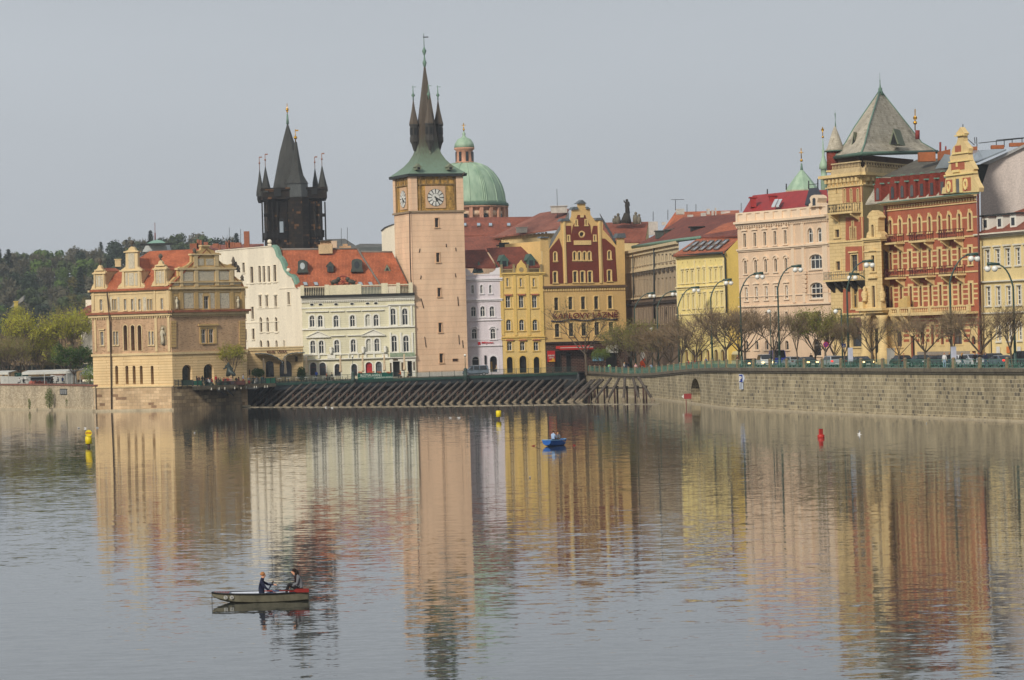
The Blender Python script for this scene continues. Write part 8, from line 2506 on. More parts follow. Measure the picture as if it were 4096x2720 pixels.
mb=MB();RFc.poly(mb,[(2070,1125),(2105,1092),(2105,1158)],.05,.12);mb.build('arrow',W_,rs_)
# people on the embankment
def quay_person(x,off,pose,top,legs,hair,label,face=0.0,long=False,dz=-.05):
 p,a=colpos(off,x);p.z+=dz
 return person(pose,p,face,top,legs,hair,label,'people on the embankment',long)
QP=[(2440,1.1,'lean','lime','lightblue','dark','person in light green jacket leaning on the railing',3.0),(2400,3,'stand','grey','jeans','dark','person in grey left of the red jacket near the club door',0),(2418,4,'walk','red','black','ginger','person in red jacket left of the light green jacket',1.5),(2430,6,'stand','brown','black','blond','blond person in brown before the club banner',0),(2443,7,'stand','white','black','dark','person in white under the club banner',.5),(2456,6,'walk','black','black','dark','dark haired person in black under the club banner',-1),(2465,8,'stand','navy','jeans','dark','person in navy right under the club banner',0),(2497,5,'walk','white','jeans','blond','blond person in white right of the club door',1),(2506,7,'stand','black','jeans','dark','person in black beside the blond person in white',0),(2515,5,'stand','navy','black','dark','person in navy left of the trunk of the first budding tree',-1),(2536,4,'walk','black','black','dark','person in black left of the orange and white flag',1),(2544,3,'stand','pink','jeans','blond','person in pink left of the orange and white flag',0),(2561,4,'walk','brown','jeans','dark','person in brown at the foot of the flag',2),(2572,5,'stand','red','black','dark','person in dark red right of the flag',0),(2606,3,'stand','lightblue','jeans','dark','person in pale blue under the budding trees',0),(2634,4,'walk','brown','jeans','dark','person in brown under the brown bare trees',1),(2755,3,'stand','red','black','dark','person in dark red before the yellow ground arches',0),(2770,4,'stand','navy','black','dark','person in navy before the yellow ground arches',.5),(2785,3,'stand','red','black','ginger','small person in red right of the navy jacket',0),(2798,4,'stand','black','black','greyhair','person with pale cap before the yellow ground arches',0),(2825,3,'stand','blue','jeans','dark','person in blue left of the lamp base',.4),(2951,3,'stand','brown','jeans','ginger','person in brown behind the railing before the tram',0),(3245,12,'stand','black','black','dark','person in black between the cars left of the no stopping sign',0),(3614,3,'walk','brown','jeans','ginger','person in brown before the black hatchback',1.4),(3780,2.5,'stand','white','lightblue','ginger','person in white top with short hair by the railing',2.8),(3800,4,'stand','black','jeans','blond','person in black left of the pale notice board',0),(3850,2.5,'walk','black','jeans','blond','blond long haired person in black walking by the railing',-1.5),(3897,2.0,'stand','black','black','ginger','red haired person in black with white bag',3),(3921,2.4,'stand','black','jeans','dark','person in black with back to the river, left of a pair',0),(3943,2.0,'stand','navy','jeans','dark','person in navy jacket nearest the blue grey saloon',3)]
for x,off,pose,top,legs,hair,lb,fc in QP:quay_person(x,off,pose,top,legs,hair,lb,fc,long='blond' in lb or 'red haired' in lb)
p,a=colpos(4.5,2562);fg=thing('feather_flag','white and orange feather flag on the embankment under the trees','flag',p)
T=pt(2562,1395,p.y);mb=MB();mb.tube([p,(p.x,p.y,T.z)],.04,5);mb.build('pole',MATS['dull_zinc'],fg)
mb=MB();mb.prism([(p.x,p.y,p.z+1.6),(p.x+.95,p.y,p.z+2.0),(p.x+.95,p.y,T.z-1),(p.x+.3,p.y,T.z)],(0,.03,0));mb.build('cloth',plain('flag_white',(206,200,190),.8,amt=.1),fg)
mb=MB();mb.prism([(p.x,p.y-.02,p.z+.8),(p.x+.95,p.y-.02,p.z+.8),(p.x+.95,p.y-.02,p.z+2.6),(p.x,p.y-.02,p.z+1.9)],(0,.02,0));mb.build('orange_field',plain('flag_orange',(206,80,40),.8),fg)
# trees
bark=plain('bark',(94,82,68),.95,amt=.3,scale=2);bark_d=plain('dark_bark',(52,44,38),.95,amt=.3,scale=2)
def tree_mesh(seed,H,spread,nl,tw_m,leaf_m,leaves,lsize,twl=1.0,trunk=.15,depth=3,low=.25,upright=.5,kids=4,twigs=5,oval=1.0):
 """returns (trunk MB, crown MB): limbs, branches and twigs with small leaf faces"""
 r=random.Random(seed);T=MB();C=MB();tips=[]
 base=Vector((0,0,0));fork=Vector((r.uniform(-.2,.2),r.uniform(-.2,.2),H*low))
 T.tube([base-Vector((0,0,.3)),base+Vector((0,0,.15)),fork*.5+Vector((r.uniform(-.08,.08),0,0)),fork],[trunk*1.35,trunk,trunk*.85,trunk*.8],8)
 def grow(p,d,L,rad,dep):
  q1=p+d*L*.5+Vector((r.uniform(-.05,.05),r.uniform(-.05,.05),.03))*L
  d2=(d+Vector((0,0,.12 if dep>0 else.05))+Vector((r.uniform(-.15,.15),r.uniform(-.15,.15),0))).normalized()
  q2=q1+d2*L*.5
  T.tube([p,q1,q2],[rad,rad*.8,rad*.55],5 if dep>=depth-1 else 3,cap=False)
  if dep<=0:
   tips.append((q2,d2));tips.append((q1,d2));return
  for k in range(kids):
   a=2*math.pi*(k+r.random()*.7)/kids;s=r.uniform(.35,.75)
   side=d2 .cross(Vector((r.uniform(-.3,.3),.2,1))).normalized();up=d2 .cross(side)
   nd=(d2+(side*math.cos(a)+up*math.sin(a))*s).normalized()
   st=q2 if k%2==0 else q1 .lerp(q2,r.random())
   grow(st,nd,L*r.uniform(.5,.72),rad*.55,dep-1)
 for k in range(nl):
  a=2*math.pi*(k+r.random()*.5)/nl
  d=Vector((math.cos(a)*spread,math.sin(a)*spread,upright+r.uniform(.15,.7))).normalized()
  grow(fork-Vector((0,0,r.random()*H*.06)),d,H*r.uniform(.26,.34)*oval,trunk*.5,depth-1)
 for p,d in tips:
  for k in range(twigs):
   nd=(d*.7+Vector((r.uniform(-1,1),r.uniform(-1,1),r.uniform(-.4,1)))).normalized();L=twl*r.uniform(.5,1.2);w=nd.cross(Vector((r.random(),r.random(),r.random()))).normalized()*.021
   q=p+nd*L
   C.use(tw_m);C.add([p-w,p+w,q],[[0,1,2]])
   C.use(leaf_m)
   for j in range(leaves):
    c=p+nd*L*r.uniform(.2,1.1)+Vector((r.uniform(-.12,.12),r.uniform(-.12,.12),r.uniform(-.12,.12)));s=lsize*r.uniform(.6,1.3)
    a=Vector((r.uniform(-1,1),r.uniform(-1,1),r.uniform(-1,1))).normalized();b=a.cross(Vector((r.uniform(-1,1),r.uniform(-1,1),r.uniform(-1,1)))).normalized()
    C.add([c-a*s,c+b*s*.6,c+a*s,c-b*s*.6],[[0,1,2,3]])
 return T,C
PROTO={}
twig_m=plain('twig',(118,100,78),.9,amt=0)
L_bud=leafmat('bud_leaf',(112,112,54),(146,142,74));L_brown=leafmat('brown_bud',(110,90,64),(134,112,76));L_green=leafmat('fresh_leaf',(88,112,40),(136,152,62));L_dark=leafmat('dark_leaf',(48,76,30),(80,108,44));L_wil=leafmat('willow_leaf',(142,144,44),(188,184,70))
def proto(key,*a,**k):
 T,C=tree_mesh(*a,**k)
 t=T.build('trunk',bark,None);c=C.build('crown',None,None)
 PROTO[key]=(t.data,c.data,max(v.co.z for v in c.data.vertices)/1.0);bpy.data.objects.remove(t);bpy.data.objects.remove(c)
proto('bare1',3,8.5,.8,7,twig_m,L_brown,1,.028,low=.27,twigs=5,twl=1.5)
proto('bare2',5,8.5,.95,6,twig_m,L_bud,1,.035,low=.25,upright=.35,twigs=5,twl=1.5)
proto('bare3',8,8.5,.7,7,twig_m,L_brown,1,.03,low=.3,upright=.7,twigs=5,twl=1.6)
proto('bare4',31,8.5,.45,6,twig_m,L_bud,1,.035,low=.32,upright=1.1,twigs=4,twl=1.5)
proto('thin',35,8.5,.9,5,twig_m,L_bud,2,.06,low=.28,upright=.6,twigs=3,kids=3)
proto('bud1',12,8.5,.8,7,twig_m,L_bud,4,.075,low=.25)
proto('bud2',15,8.5,.7,7,twig_m,L_bud,4,.075,low=.22,upright=.6)
proto('brn1',18,8.5,.8,8,twig_m,L_brown,2,.06,low=.2)
proto('green',21,8.5,.7,7,twig_m,L_green,5,.10,low=.22)
proto('dark',24,8.0,.8,7,twig_m,L_dark,6,.14,low=.3)
proto('willow',27,10.,.6,7,twig_m,L_wil,4,.10,low=.2,upright=.9)
def tree(key,loc,H,rz,label,group='trees along the embankment',cat='tree',wx=1.0,name='tree'):
 T,C,h0=PROTO[key];s=H/h0
 t=bpy.data.objects.new(name,None);COL.objects.link(t);t.location=loc;t.rotation_euler=(0,0,rz);t.scale=(s*wx,s*wx,s);tag(t,label,cat,group)
 for nm,me in(('trunk',T),('crown',C)):
  o=bpy.data.objects.new(nm,me);COL.objects.link(o);o.parent=t
 return t
def qtree(key,x,ytop,off,label,wx=1.0):
 p,a=colpos(off,x);p.z-=.15;T=pt(x,ytop,p.y);tree(key,p,(T.z-p.z)*1.04,R.uniform(0,6),label,wx=wx*1.0)
b0=pt(2345,1450,560);b0 .z=3.9
tree('thin',b0,(pt(2345,1190,560).z-3.9)*1.02,1.0,'large spreading tree with yellow green buds before the gabled bath house',wx=1.05)
b0=pt(2406,1450,556);b0 .z=3.9
tree('green',b0,5.0,2.0,'small fresh green tree left of the club banner',wx=.8)
qtree('bud2',2492,1300,3,'olive budding tree at the left end of the tree row',1.0)
qtree('bud1',2535,1272,3,'tall olive budding tree left of the flag',1.1);qtree('bud2',2585,1300,3,'olive budding tree right of the flag',1.05)
qtree('brn1',2632,1290,3,'brownish budding tree before the grey building',1.1);qtree('brn1',2678,1285,3,'dense brown twigged tree right of the grey building',1.15)
qtree('bare4',2722,1240,3,'bare brown tree at the left corner of the lemon yellow house',1.2);qtree('bare2',2790,1250,3,'bare tree left of the lamp before the lemon yellow house',1.15)
qtree('bare1',2902,1195,4,'large bare tree before the right corner of the lemon yellow house',1.15);qtree('bare3',2952,1215,7,'bare tree behind the tram front',1.1);qtree('bare2',2978,1200,4,'bare tree right of the lemon yellow house',1.05)
qtree('bare1',3094,1215,4,'bare tree before the blue van and pink palace',1.0);qtree('bare4',3192,1225,4,'slim bare tree before the middle of the pink palace',.8)
qtree('green',3262,1235,12,'fresh green leafed tree behind the no stopping sign',1.1);qtree('bud1',3300,1225,8,'olive budding tree between pink palace and red palace',1.0);qtree('bud2',3345,1240,9,'brown olive tree left of the big lamp',1.0)
for x,yt,key,lb,w_ in((3380,1262,'bare3','small bare tree just left of the big lamp',.8),(3494,1228,'bare1','bare tree before the porch columns of the red palace',1.05),(3592,1262,'thin','bare tree before the arched window left of the palace door',1.0),(3702,1232,'bare1','bare tree before the grey plinth of the red palace',1.1),(3807,1215,'bare4','bare tree beside the big lamp of the red palace',1.0),(3922,1205,'bare2','tall bare tree at the right edge of the red palace',1.1),(4050,1190,'bare4','bare tree before the pale yellow house at the right edge',1.1)):
 qtree(key,x,yt,3.4,lb,w_)
b0=Vector((pt(930,1510,520.5).x,520.8,3.98));tree('willow',b0,7.6,.4,'young yellow green tree behind the bronze statue on the terrace','trees on the terrace',wx=.85)
def bush(x,y,D,z0,rx,h,label,mat=L_dark,n=900,ls=.12,trunk=.0):
 p=pt(x,y,D);p.z=z0;t=thing('bush',label,'bush',p)
 mb=MB();mb.tube([p,p+Vector((0,0,h*.6))],.06,5);mb.build('stem',bark_d,t)
 C=MB();C.use(mat)
 for i in range(n):
  a=R.uniform(0,2*math.pi);u_=R.uniform(-1,1);rr=R.random()**.35
  c=p+Vector((math.cos(a)*math.sqrt(1-u_*u_)*rx*rr,math.sin(a)*math.sqrt(1-u_*u_)*rx*rr,trunk+(h-trunk)*(.5+u_*rr*.5)))
  va=Vector((R.uniform(-1,1),R.uniform(-1,1),R.uniform(-1,1))).normalized();vb=va.cross(Vector((R.uniform(-1,1),1,R.uniform(-1,1)))).normalized();s=ls*R.uniform(.6,1.3)
  C.add([c-va*s,c+vb*s*.7,c+va*s,c-vb*s*.7],[[0,1,2,3]])
 C.build('foliage',None,t)
bush(1206,1500,549,ZD,.85,2.6,'round dark topiary bush beside the first hotel arch');bush(1032,1500,540,ZD,1.2,2.6,'dark leafy tree in a tub left of the club arch',trunk=1.0)
W2=lambda x,y:(x/5.6,1380+y/5.6)
for x,y0,w_,h_,n,lb in((1115,1425,1.6,4.0,900,'tall narrow green bush growing at the foot of the rubble wall'),(1590,1410,2.0,2.6,700,'broad pale green bush below the barred vent'),(1850,1410,1.8,2.9,600,'loose green bush at the right end of the rubble wall'),(665,1400,.7,2.0,150,'thin sparse sapling at the left of the rubble wall')):
 X,Y=W2(x,y0);Dd=on(X,1641).y-1.6;bush(X,Y,Dd,.2,w_*.5,h_,lb,leafmat('wall_bush_leaf',(74,92,40),(120,130,62)),n,.09)
bush(full('W',2010,300)[0],1435,545,4.5,1.6,3.6,'pale leafed shrub against the museum corner',L_green,500,.12)
# left bank
bridge=thing('stone_bridge','old stone arch bridge with people on top behind the trees at left','bridge',Vector((pt(200,1500,655).x,655,2)))
BR=Face('A',-900,900,668,760,900,650);BR.c='A'
zt=BR.loc(400,890)[1]
bst=brick('bridge_stone',(82,70,56),(128,108,82),(74,64,52),1.6,.6,.03,.95,.5,(150,130,96),.4,.2,1,.6)
s_,z_=BR.loc(690,1150);BR.holes=[opening(s_+4,16,-1,BR.loc(690,1062)[1],'a'),opening(s_-24,16,-1,BR.loc(690,1070)[1],'a')]
wall(BR,[(0,-1),(BR.L,-1),(BR.L,zt),(0,zt)],bst,bridge,rd=3,depth=0)
mb=MB();mb.fb(BR,0,BR.L,-1,zt,-9.5,-9);mb.fb(BR,0,BR.L,zt-.6,zt-.1,-9,-3.0);mb.build('rear_wall',bst,bridge)
mb=MB();BR.band(mb,-900,760,400,884,893,-.6,.2);BR.band(mb,-900,760,400,905,910,-.05,.25);mb.build('parapet',plain('parapet_stone',(104,92,74),.95,amt=.35),bridge)
for i,(x,top,hair,lb)in enumerate(((48,'black','dark','person in black at the left end of the bridge'),(75,'brown','dark','person in brown walking on the bridge at far left'),(178,'grey','blond','person in grey on the bridge left of the yellow umbrella'),(285,'navy','dark','person in navy on the bridge near the yellow umbrella'),(520,'black','dark','person in black on the bridge above the dark green tree'),(550,'grey','dark','person in grey in a group on the bridge'),(602,'white','dark','person in white on the bridge beside the red roofed house'),(618,'blue','dark','person in blue on the bridge beside the one in white'),(655,'red','dark','person in red on the bridge near the museum'))):
 p=BR.at(x,880,-1.5);p.z=zt-.12;person('walk' if i%2 else 'stand',p,R.uniform(-2,2),top,'jeans',hair,lb,'people on the bridge',dict()and None)
p=BR.at(368,855,-1.2);t=thing('yellow_umbrella','large bright yellow umbrella on the bridge','umbrella',p)
mb=MB();mb.lathe(p,[(1.35,-.1),(1.3,.1),(.9,.5),(.05,.72)],10,smooth=False);mb.build('canopy',plain('umbrella_yellow',(226,196,40),.7,amt=.1),t);mb=MB();mb.tube([p+Vector((0,0,-1.6)),p+Vector((0,0,.7))],.04,4);mb.build('pole',MATS['dark_metal'],t)
hs=thing('bridge_house','cream house with red roof peeping out between trees and museum','house',Vector((pt(650,880,645,'A').x,645,4)))
HF=Face('A',596,800,646,760,800,642);HF.c='A'
z1=HF.loc(640,748)[1];wall(HF,[(0,4),(HF.L,4),(HF.L,z1),(0,z1)],cream,hs,depth=8)
mb=MB();mb.slab([HF.at(582,740,.8),HF.at(770,728,.8),HF.at(770,668,-4),HF.at(655,680,-4)],.25);mb.build('roof',red_tile2,hs)
mb=MB();mb.box(HF.at(665,672,-4),(1.8,1,1.6));mb.build('chimney',cream,hs)
mb=MB();mb.tube([HF.at(620,750,.1),HF.at(624,860,.1)],.06,4);mb.build('rain_pipe',MATS['dark_metal'],hs)
pw=thing('garden_wall','pale stone garden wall with small pillars behind the canopies','wall',Vector((pt(200,1470,610).x,610,4)))
GWF=Face('W',-600,560,612,2140,560,606);GWF.c='W'
mb=MB();GWF.band(mb,-600,2140,900,560,800,-.5,0);mb.build('wall',plain('garden_stone',(156,134,100),.95,amt=.3),pw)
mb=MB()
for x in(250,505,712,950,1215,1530):GWF.box(mb,x-14,440,x+14,562,-.3,.1)
mb.each('pillar',plain('pillar_pale',(176,172,156),.9,amt=.2),pw)
mb=MB();GWF.box(mb,-600,455,2140,556,-.25,-.15);mb.build('dark_railing',plain('railing_dark',(40,52,52),.8,amt=.3),pw)
def canopy(x0,x1,y0,y1,yg,D,label,cloth=False):
 F=Face('W',x0,y1,D,x1,y1,D-1.5);F.c='W';t=thing('canopy',label,'canopy',F.P(F.L/2,4.6))
 z=F.loc((x0+x1)/2,y0)[1];zl=F.loc((x0+x1)/2,y1)[1];mb=MB()
 mb.prism([F.P(0,zl,0),F.P(F.L,zl,0),F.P(F.L,z,-3.5),F.P(0,z,-3.5)],(0,0,.12));mb.fb(F,0,F.L,zl-.35,zl,-.05,0);mb.build('roof',plain('canopy_white',(196,196,188),.6,amt=.15),t)
 n=max(2,int((x1-x0)/360))
 for k in range(n+1):
  mb=MB();s=F.L*k/n;mb.fb(F,s-.05,s+.05,4.5,zl,-.1,0);mb.build('post',plain('post_white',(176,176,170),.6),t)
 return F,t
canopy(-400,185,596,628,860,572,'white canopy roof at the left edge behind the rubble wall');canopy(490,1490,575,612,860,566,'long white framed canopy in the middle of the left bank')
F,t=canopy(1500,1700,560,590,860,562,'clear plastic walled canopy left of the dark leaning trunk')
mb=MB();mb.fb(F,.1,F.L-.1,4.6,F.loc(1600,600)[1],-.08,-.05);mb.build('plastic_wall',plain('plastic_grey',(130,132,128),.3,amt=.3),t)
canopy(1790,2150,520,630,860,560,'broad cream awning touching the museum')
def moored(x0,x1,y0,y1,D,hull,topm,label):
 a,b=pt(x0,y1,D,'W'),pt(x1,y1,D,'W');t=thing('moored_boat',label,'boat',(a+b)/2)
 L_=(b-a).length;mb=MB();c=(a+b)/2
 sec=[];
 for i in range(9):
  k=i/8;w_=1.2*math.sin(math.pi*min(1,.15+k*.85))**.5;sh=.25*abs(k-.5)
  q=a.lerp(b,k);sec.append([q+Vector((0,-w_,.9+sh)),q+Vector((0,-w_*.6,-.5)),q+Vector((0,w_*.6,-.5)),q+Vector((0,w_,.9+sh))])
 V=[p for s in sec for p in s];Fs=[[i*4+j,i*4+j+1,i*4+5+j,i*4+4+j]for i in range(8)for j in range(3)]+[[i*4+3,i*4,i*4+4,i*4+7]for i in range(8)]
 mb.add(V,Fs);mb.build('hull',hull,t)
 mb=MB();H=pt(x0,y0,D,'W').z-a.z-.9;mb.box(c+Vector((0,0,.9+H/2)),(L_*.7,1.6,H));mb.box(c+Vector((0,0,.95+H)),(L_*.76,1.9,.12));mb.build('cabin',topm,t)
 for k in range(int(L_*.7/1.2)):mb=MB();mb.box(c+Vector((-L_*.33+.6+k*1.2,-.82,.9+H*.55)),(.8,.05,H*.5));mb.build('cabin_window',MATS['glass'],t)
gz=plain('boat_green',(44,84,72),.6,amt=.15);wz=plain('boat_white',(204,204,198),.5,amt=.1)
moored(20,700,770,815,585,wz,wz,'long low white boat behind the rubble wall at far left');moored(340,640,670,735,592,gz,wz,'green boat with white cabin left of the dark shed');moored(1150,1500,680,790,580,wz,MATS['red_brown'],'white boat with red brown cabin behind the long canopy')
sd_=pt(900,830,575,'W');t=thing('shed','dark grey low shed under the long white canopy','shed',Vector((sd_.x,575,3.9)))
mb=MB();a=pt(710,725,575,'W');b=pt(1160,715,575,'W');mb.box(((a.x+b.x)/2,575,(a.z+3.9)/2),(b.x-a.x,3,a.z-3.9));mb.build('wall',plain('shed_grey',(66,68,70),.8,amt=.25),t)
mb=MB();mb.box(((a.x+b.x)/2,574.8,a.z+.05),(b.x-a.x+.5,3.8,.14));mb.build('roof',plain('shed_roof',(104,110,112),.6),t)
for i,(x,col)in enumerate(((700,'red'),(790,'pink'),(890,'red'),(995,'red'))):
 p=pt(x,850,569.5,'W');t=thing('parasol',f'low folded brick red parasol number {i}','parasol',p);t['label']=('low brick red table cover left of the shed door','low pale red table cover before the dark shed','low brick red table cover before the shed middle','tall brick red table cover at the right end of the shed')[i];t.name='table_cover';t['category']='table cover'
 mb=MB();mb.lathe(p,[(.55,-.3),(.5,.1),(.3,.35),(.05,.45)],8);mb.build('cloth',plain('brick_cloth',(168,96,82),.9,amt=.2),t)
for x,top,lb in((1080,'black','guest in black under the long canopy'),(1170,'brown','guest in brown under the long canopy'),(1310,'lightblue','guest in pale blue under the canopy'),(1400,'blue','guest in bright blue jacket under the canopy'),(1640,'grey','guest in grey behind the plastic wall'),(445,'white','guest in white at the left canopy'),(530,'black','guest in black leaning at the left canopy')):
 p=pt(x,840,568,'W');person('sit',(p.x,p.y,4.45),R.uniform(-2,2),top,'black','dark',lb,'guests under the canopies')
 m=MB();m.box((p.x,p.y,4.1),(.42,.42,.68));tag(m.build('stool',MATS['dark_green_wood'],None,origin=(p.x,p.y,3.9)),'dark seat of the '+lb,'seat','seats under the canopies')
def ltree(key,x,ybase,ytop,D,label,wx=1.0,z0=None):
 p=pt(x,ybase,D,'A');T=pt(x,ytop,D,'A');z=3.9 if z0 is None else z0;p.z=z;tree(key,p,(T.z-z)*1.0,R.uniform(0,6),label,'trees of the left bank',wx=wx)
ltree('bud1',75,1270,880,590,'large brown olive tree at the left edge behind the canopies',1.0)
ltree('willow',205,1240,690,602,'tall yellow green poplar like tree left of the yellow umbrella',.8)
ltree('willow',295,1240,880,604,'yellow green tree below the yellow umbrella',.9)
ltree('willow',462,1240,690,606,'broad yellow green willow right of the yellow umbrella',.8)
ltree('bud2',30,1240,860,606,'olive brown tree at the far left edge',1.0);ltree('bud1',150,1240,900,608,'olive tree between the left trees',1.0);ltree('bud2',350,1240,985,609,'olive budding tree behind the willows',1.0)
ltree('dark',545,1265,945,560,'dark green leafy tree with leaning trunk beside the museum',1.05)
ltree('green',490,1240,960,598,'light green tree left of the dark green tree',.9);ltree('green',660,1240,990,600,'light green tree between dark tree and museum',.8)
ltree('willow',575,1240,655,640,'slim yellow green tree left of the bridge house',.5)
ltree('bud2',510,1000,650,690,'brown budding tree beyond the bridge',1.0,6)
ltree('willow',120,760,655,720,'small bright yellow green tree beyond the bridge',.5,12)
# hill and forest
def hz(x,y):
 """height of the wooded hill"""
 k=min(1,max(0,(y-900)/520));k=k*k*(3-2*k)
 e=1-.55*min(1,max(0,(x+75)/120))
 return 3.5+k*43*e+3*math.sin(x*.03)*k+2*math.sin(y*.02+x*.05)*k
mb=MB();NX,NY=60,30
V=[];Fs=[]
for j in range(NY+1):
 for i in range(NX+1):
  X=-330+700*i/NX;Y=880+900*j/NY;V.append((X,Y,hz(X,Y)if Y<1500 else hz(X,1420)-(Y-1420)*.02))
for j in range(NY):
 for i in range(NX):a=j*(NX+1)+i;Fs.append([a,a+1,a+NX+2,a+NX+1])
mb.add(V,Fs,True);hm=leafmat('hill_ground',(52,62,42),(76,80,54),.05,0)
tag(mb.build('hill',hm),'dark green wooded hillside behind the museum','hill',kind='structure')
def crown_mesh(seed,kind,mat):
 r=random.Random(seed);C=MB();C.use(mat);T=MB()
 if kind=='con':
  T.tube([(0,0,0),(0,0,11)],[.3,.05],5)
  for i in range(420):
   z=1.5+10.5*r.random();rr=(12.2-z)*.26*r.random()**.4;a=r.uniform(0,6.283);c=Vector((math.cos(a)*rr,math.sin(a)*rr,z));o=Vector((math.cos(a),math.sin(a),-.35));s=Vector((-math.sin(a),math.cos(a),0))
   C.add([c-s*.45,c+o*.9,c+s*.45,c-o*.3],[[0,1,2,3]])
 else:
  T.tube([(0,0,0),(.2,0,4),(0,.3,7)],[.3,.22,.12],5)
  lob=[(Vector((r.uniform(-2.4,2.4),r.uniform(-2.4,2.4),r.uniform(4.5,9.2))),r.uniform(1.1,2.1))for _ in range(11)]
  for c0,R0 in lob:
   T.tube([(0,.2,4),c0],[.12,.04],3)
   for i in range(64 if kind=='leaf' else 26):
    n=Vector((r.gauss(0,1),r.gauss(0,1),r.gauss(0,.8))).normalized();c=c0+n*R0*r.uniform(.6,1.05)
    if kind=='leaf':
     va=n.cross(Vector((r.random(),r.random(),1))).normalized();vb=n.cross(va)*.8+n*r.uniform(-.5,.5);s=r.uniform(.28,.5)
     C.add([c-va*s,c+vb*s,c+va*s,c-vb*s],[[0,1,2,3]])
    else:
     w=n.cross(Vector((r.random(),1,0))).normalized()*.06;q=c+(n+Vector((0,0,.5)))*r.uniform(.6,1.3)
     C.add([c-w,c+w,q],[[0,1,2]]);w2=w*2.2;m_=c+Vector((r.uniform(-.6,.6),r.uniform(-.6,.6),r.uniform(-.3,.6)));C.add([c-w2,m_+w2,q],[[0,1,2]])
 return T,C
HM={'dk':leafmat('hill_dark',(36,50,38),(54,70,48)),'md':leafmat('hill_mid',(62,76,46),(88,100,58)),'gr':leafmat('hill_green',(72,94,44),(98,120,56)),'br':leafmat('hill_brown',(82,80,64),(106,102,82)),'wh':leafmat('hill_blossom',(150,156,136),(176,178,160)),'ol':leafmat('hill_olive',(88,84,40),(110,102,52))}
HP={}
for k,(kd,m_)in enumerate((('con','dk'),('leaf','dk'),('leaf','md'),('leaf','gr'),('bare','br'),('leaf','wh'),('leaf','ol'),('leaf','br'))):
 T,C=crown_mesh(40+k,kd,HM[m_]);t=T.build('trunk',bark_d,None);c=C.build('crown',None,None);HP[kd+m_]=(t.data,c.data);bpy.data.objects.remove(t);bpy.data.objects.remove(c)
HL={'condk':'dark conifer','leafdk':'dark evergreen tree','leafmd':'dull green tree','leafgr':'fresh green tree','barebr':'bare grey brown tree','leafwh':'pale blossoming tree','leafol':'olive budding tree','leafbr':'brown budding tree'}
rh_=random.Random(77);ridge_kinds=['barebr','leafdk','condk','barebr','leafmd','barebr','leafdk']
def htree(kd,X,Y,z,s,where):
 T,C=HP[kd];t=bpy.data.objects.new('hill_tree',None);COL.objects.link(t);t.location=(X,Y,z);t.rotation_euler=(0,0,rh_.uniform(0,6));t.scale=(s*rh_.uniform(.9,1.15),)*2+(s,)
 tag(t,f'{HL[kd]} {where}','tree','trees on the wooded hill')
 for nm,me in(('trunk',T),('crown',C)):o=bpy.data.objects.new(nm,me);COL.objects.link(o);o.parent=t
cnt=0
for row_ in range(15):
 Y=925+row_*34;band_='low on the hill behind the museum' if row_<5 else('half way up the hill' if row_<10 else 'near the top of the hill')
 x=-1.0*(2048+60)/FOC*Y-rh_.uniform(0,6)
 xr=(-1180 if row_<9 else-1000)/FOC*Y
 while x<xr:
  X=x;px_=2048+X/Y*FOC
  kd=rh_.choices(['leafdk','leafmd','leafgr','leafbr','barebr','condk','leafol','leafwh'],[5,5,2,4,3,2,1,.5])[0]
  yy=Y+rh_.uniform(-12,12);htree(kd,X,yy,hz(X,yy)-1,rh_.uniform(.95,1.45),band_);cnt+=1
  x+=rh_.uniform(5.5,8.0)*(1.0 if row_>4 else 1.2)
rx=[(-20,'barebr'),(40,'leafdk'),(90,'barebr'),(150,'barebr'),(195,'leafmd'),(250,'barebr'),(300,'leafdk'),(345,'barebr'),(395,'condk'),(440,'leafdk'),(475,'condk'),(530,'barebr'),(590,'barebr'),(650,'condk'),(690,'condk'),(740,'condk'),(790,'leafdk'),(850,'condk'),(905,'leafdk'),(960,'barebr'),(1020,'barebr'),(1080,'barebr'),(1140,'barebr'),(1200,'barebr'),(1260,'leafmd'),(1330,'leafdk'),(1400,'barebr'),(1470,'leafmd'),(1540,'barebr'),(1600,'leafdk'),(1680,'barebr'),(1760,'leafmd'),(1840,'barebr')]
for x,kd in rx:
 p=pt(x,215,1440,'A');htree(kd,p.x,1440+rh_.uniform(-10,10),hz(p.x,1430)-.5,rh_.uniform(.8,1.25),'on the skyline of the hill, left of the museum roof' if x<700 else 'on the skyline above the museum roof')
for x in range(3000,3700,70):
 X,Y=x/2.34*1.0+0,0
for x in(1290,1330,1380,1420,1460,1490,1520):
 p=pt(x,965,1300);htree('leafmd' if x%20 else 'leafol',p.x,1300,p.z-10.5,.9,'between bridge tower and clock tower')
p=pt(122,760,900,'A');T=pt(122,660,900,'A');mb=MB();mb.box((p.x,900,(p.z+T.z)/2),(1.1,1,T.z-p.z));mb.box((p.x,900,T.z+.1),(1.5,1.4,.3));tag(mb.build('yellow_pillar',plain('pillar_yellow',(196,170,80),.9,amt=.15),None,origin=p),'tall yellow gate pillar in the woods at left','pillar')
mb=MB();mb.prism([pt(70,705,905,'A'),pt(108,672,905,'A'),pt(175,612,905,'A'),pt(172,650,905,'A'),pt(112,690,905,'A')],(0,3,0));tag(mb.build('grey_roof',plain('pale_slab',(140,138,132),.8,amt=.2),None,origin=p),'pale grey sloping roof beside the yellow gate pillar','roof')
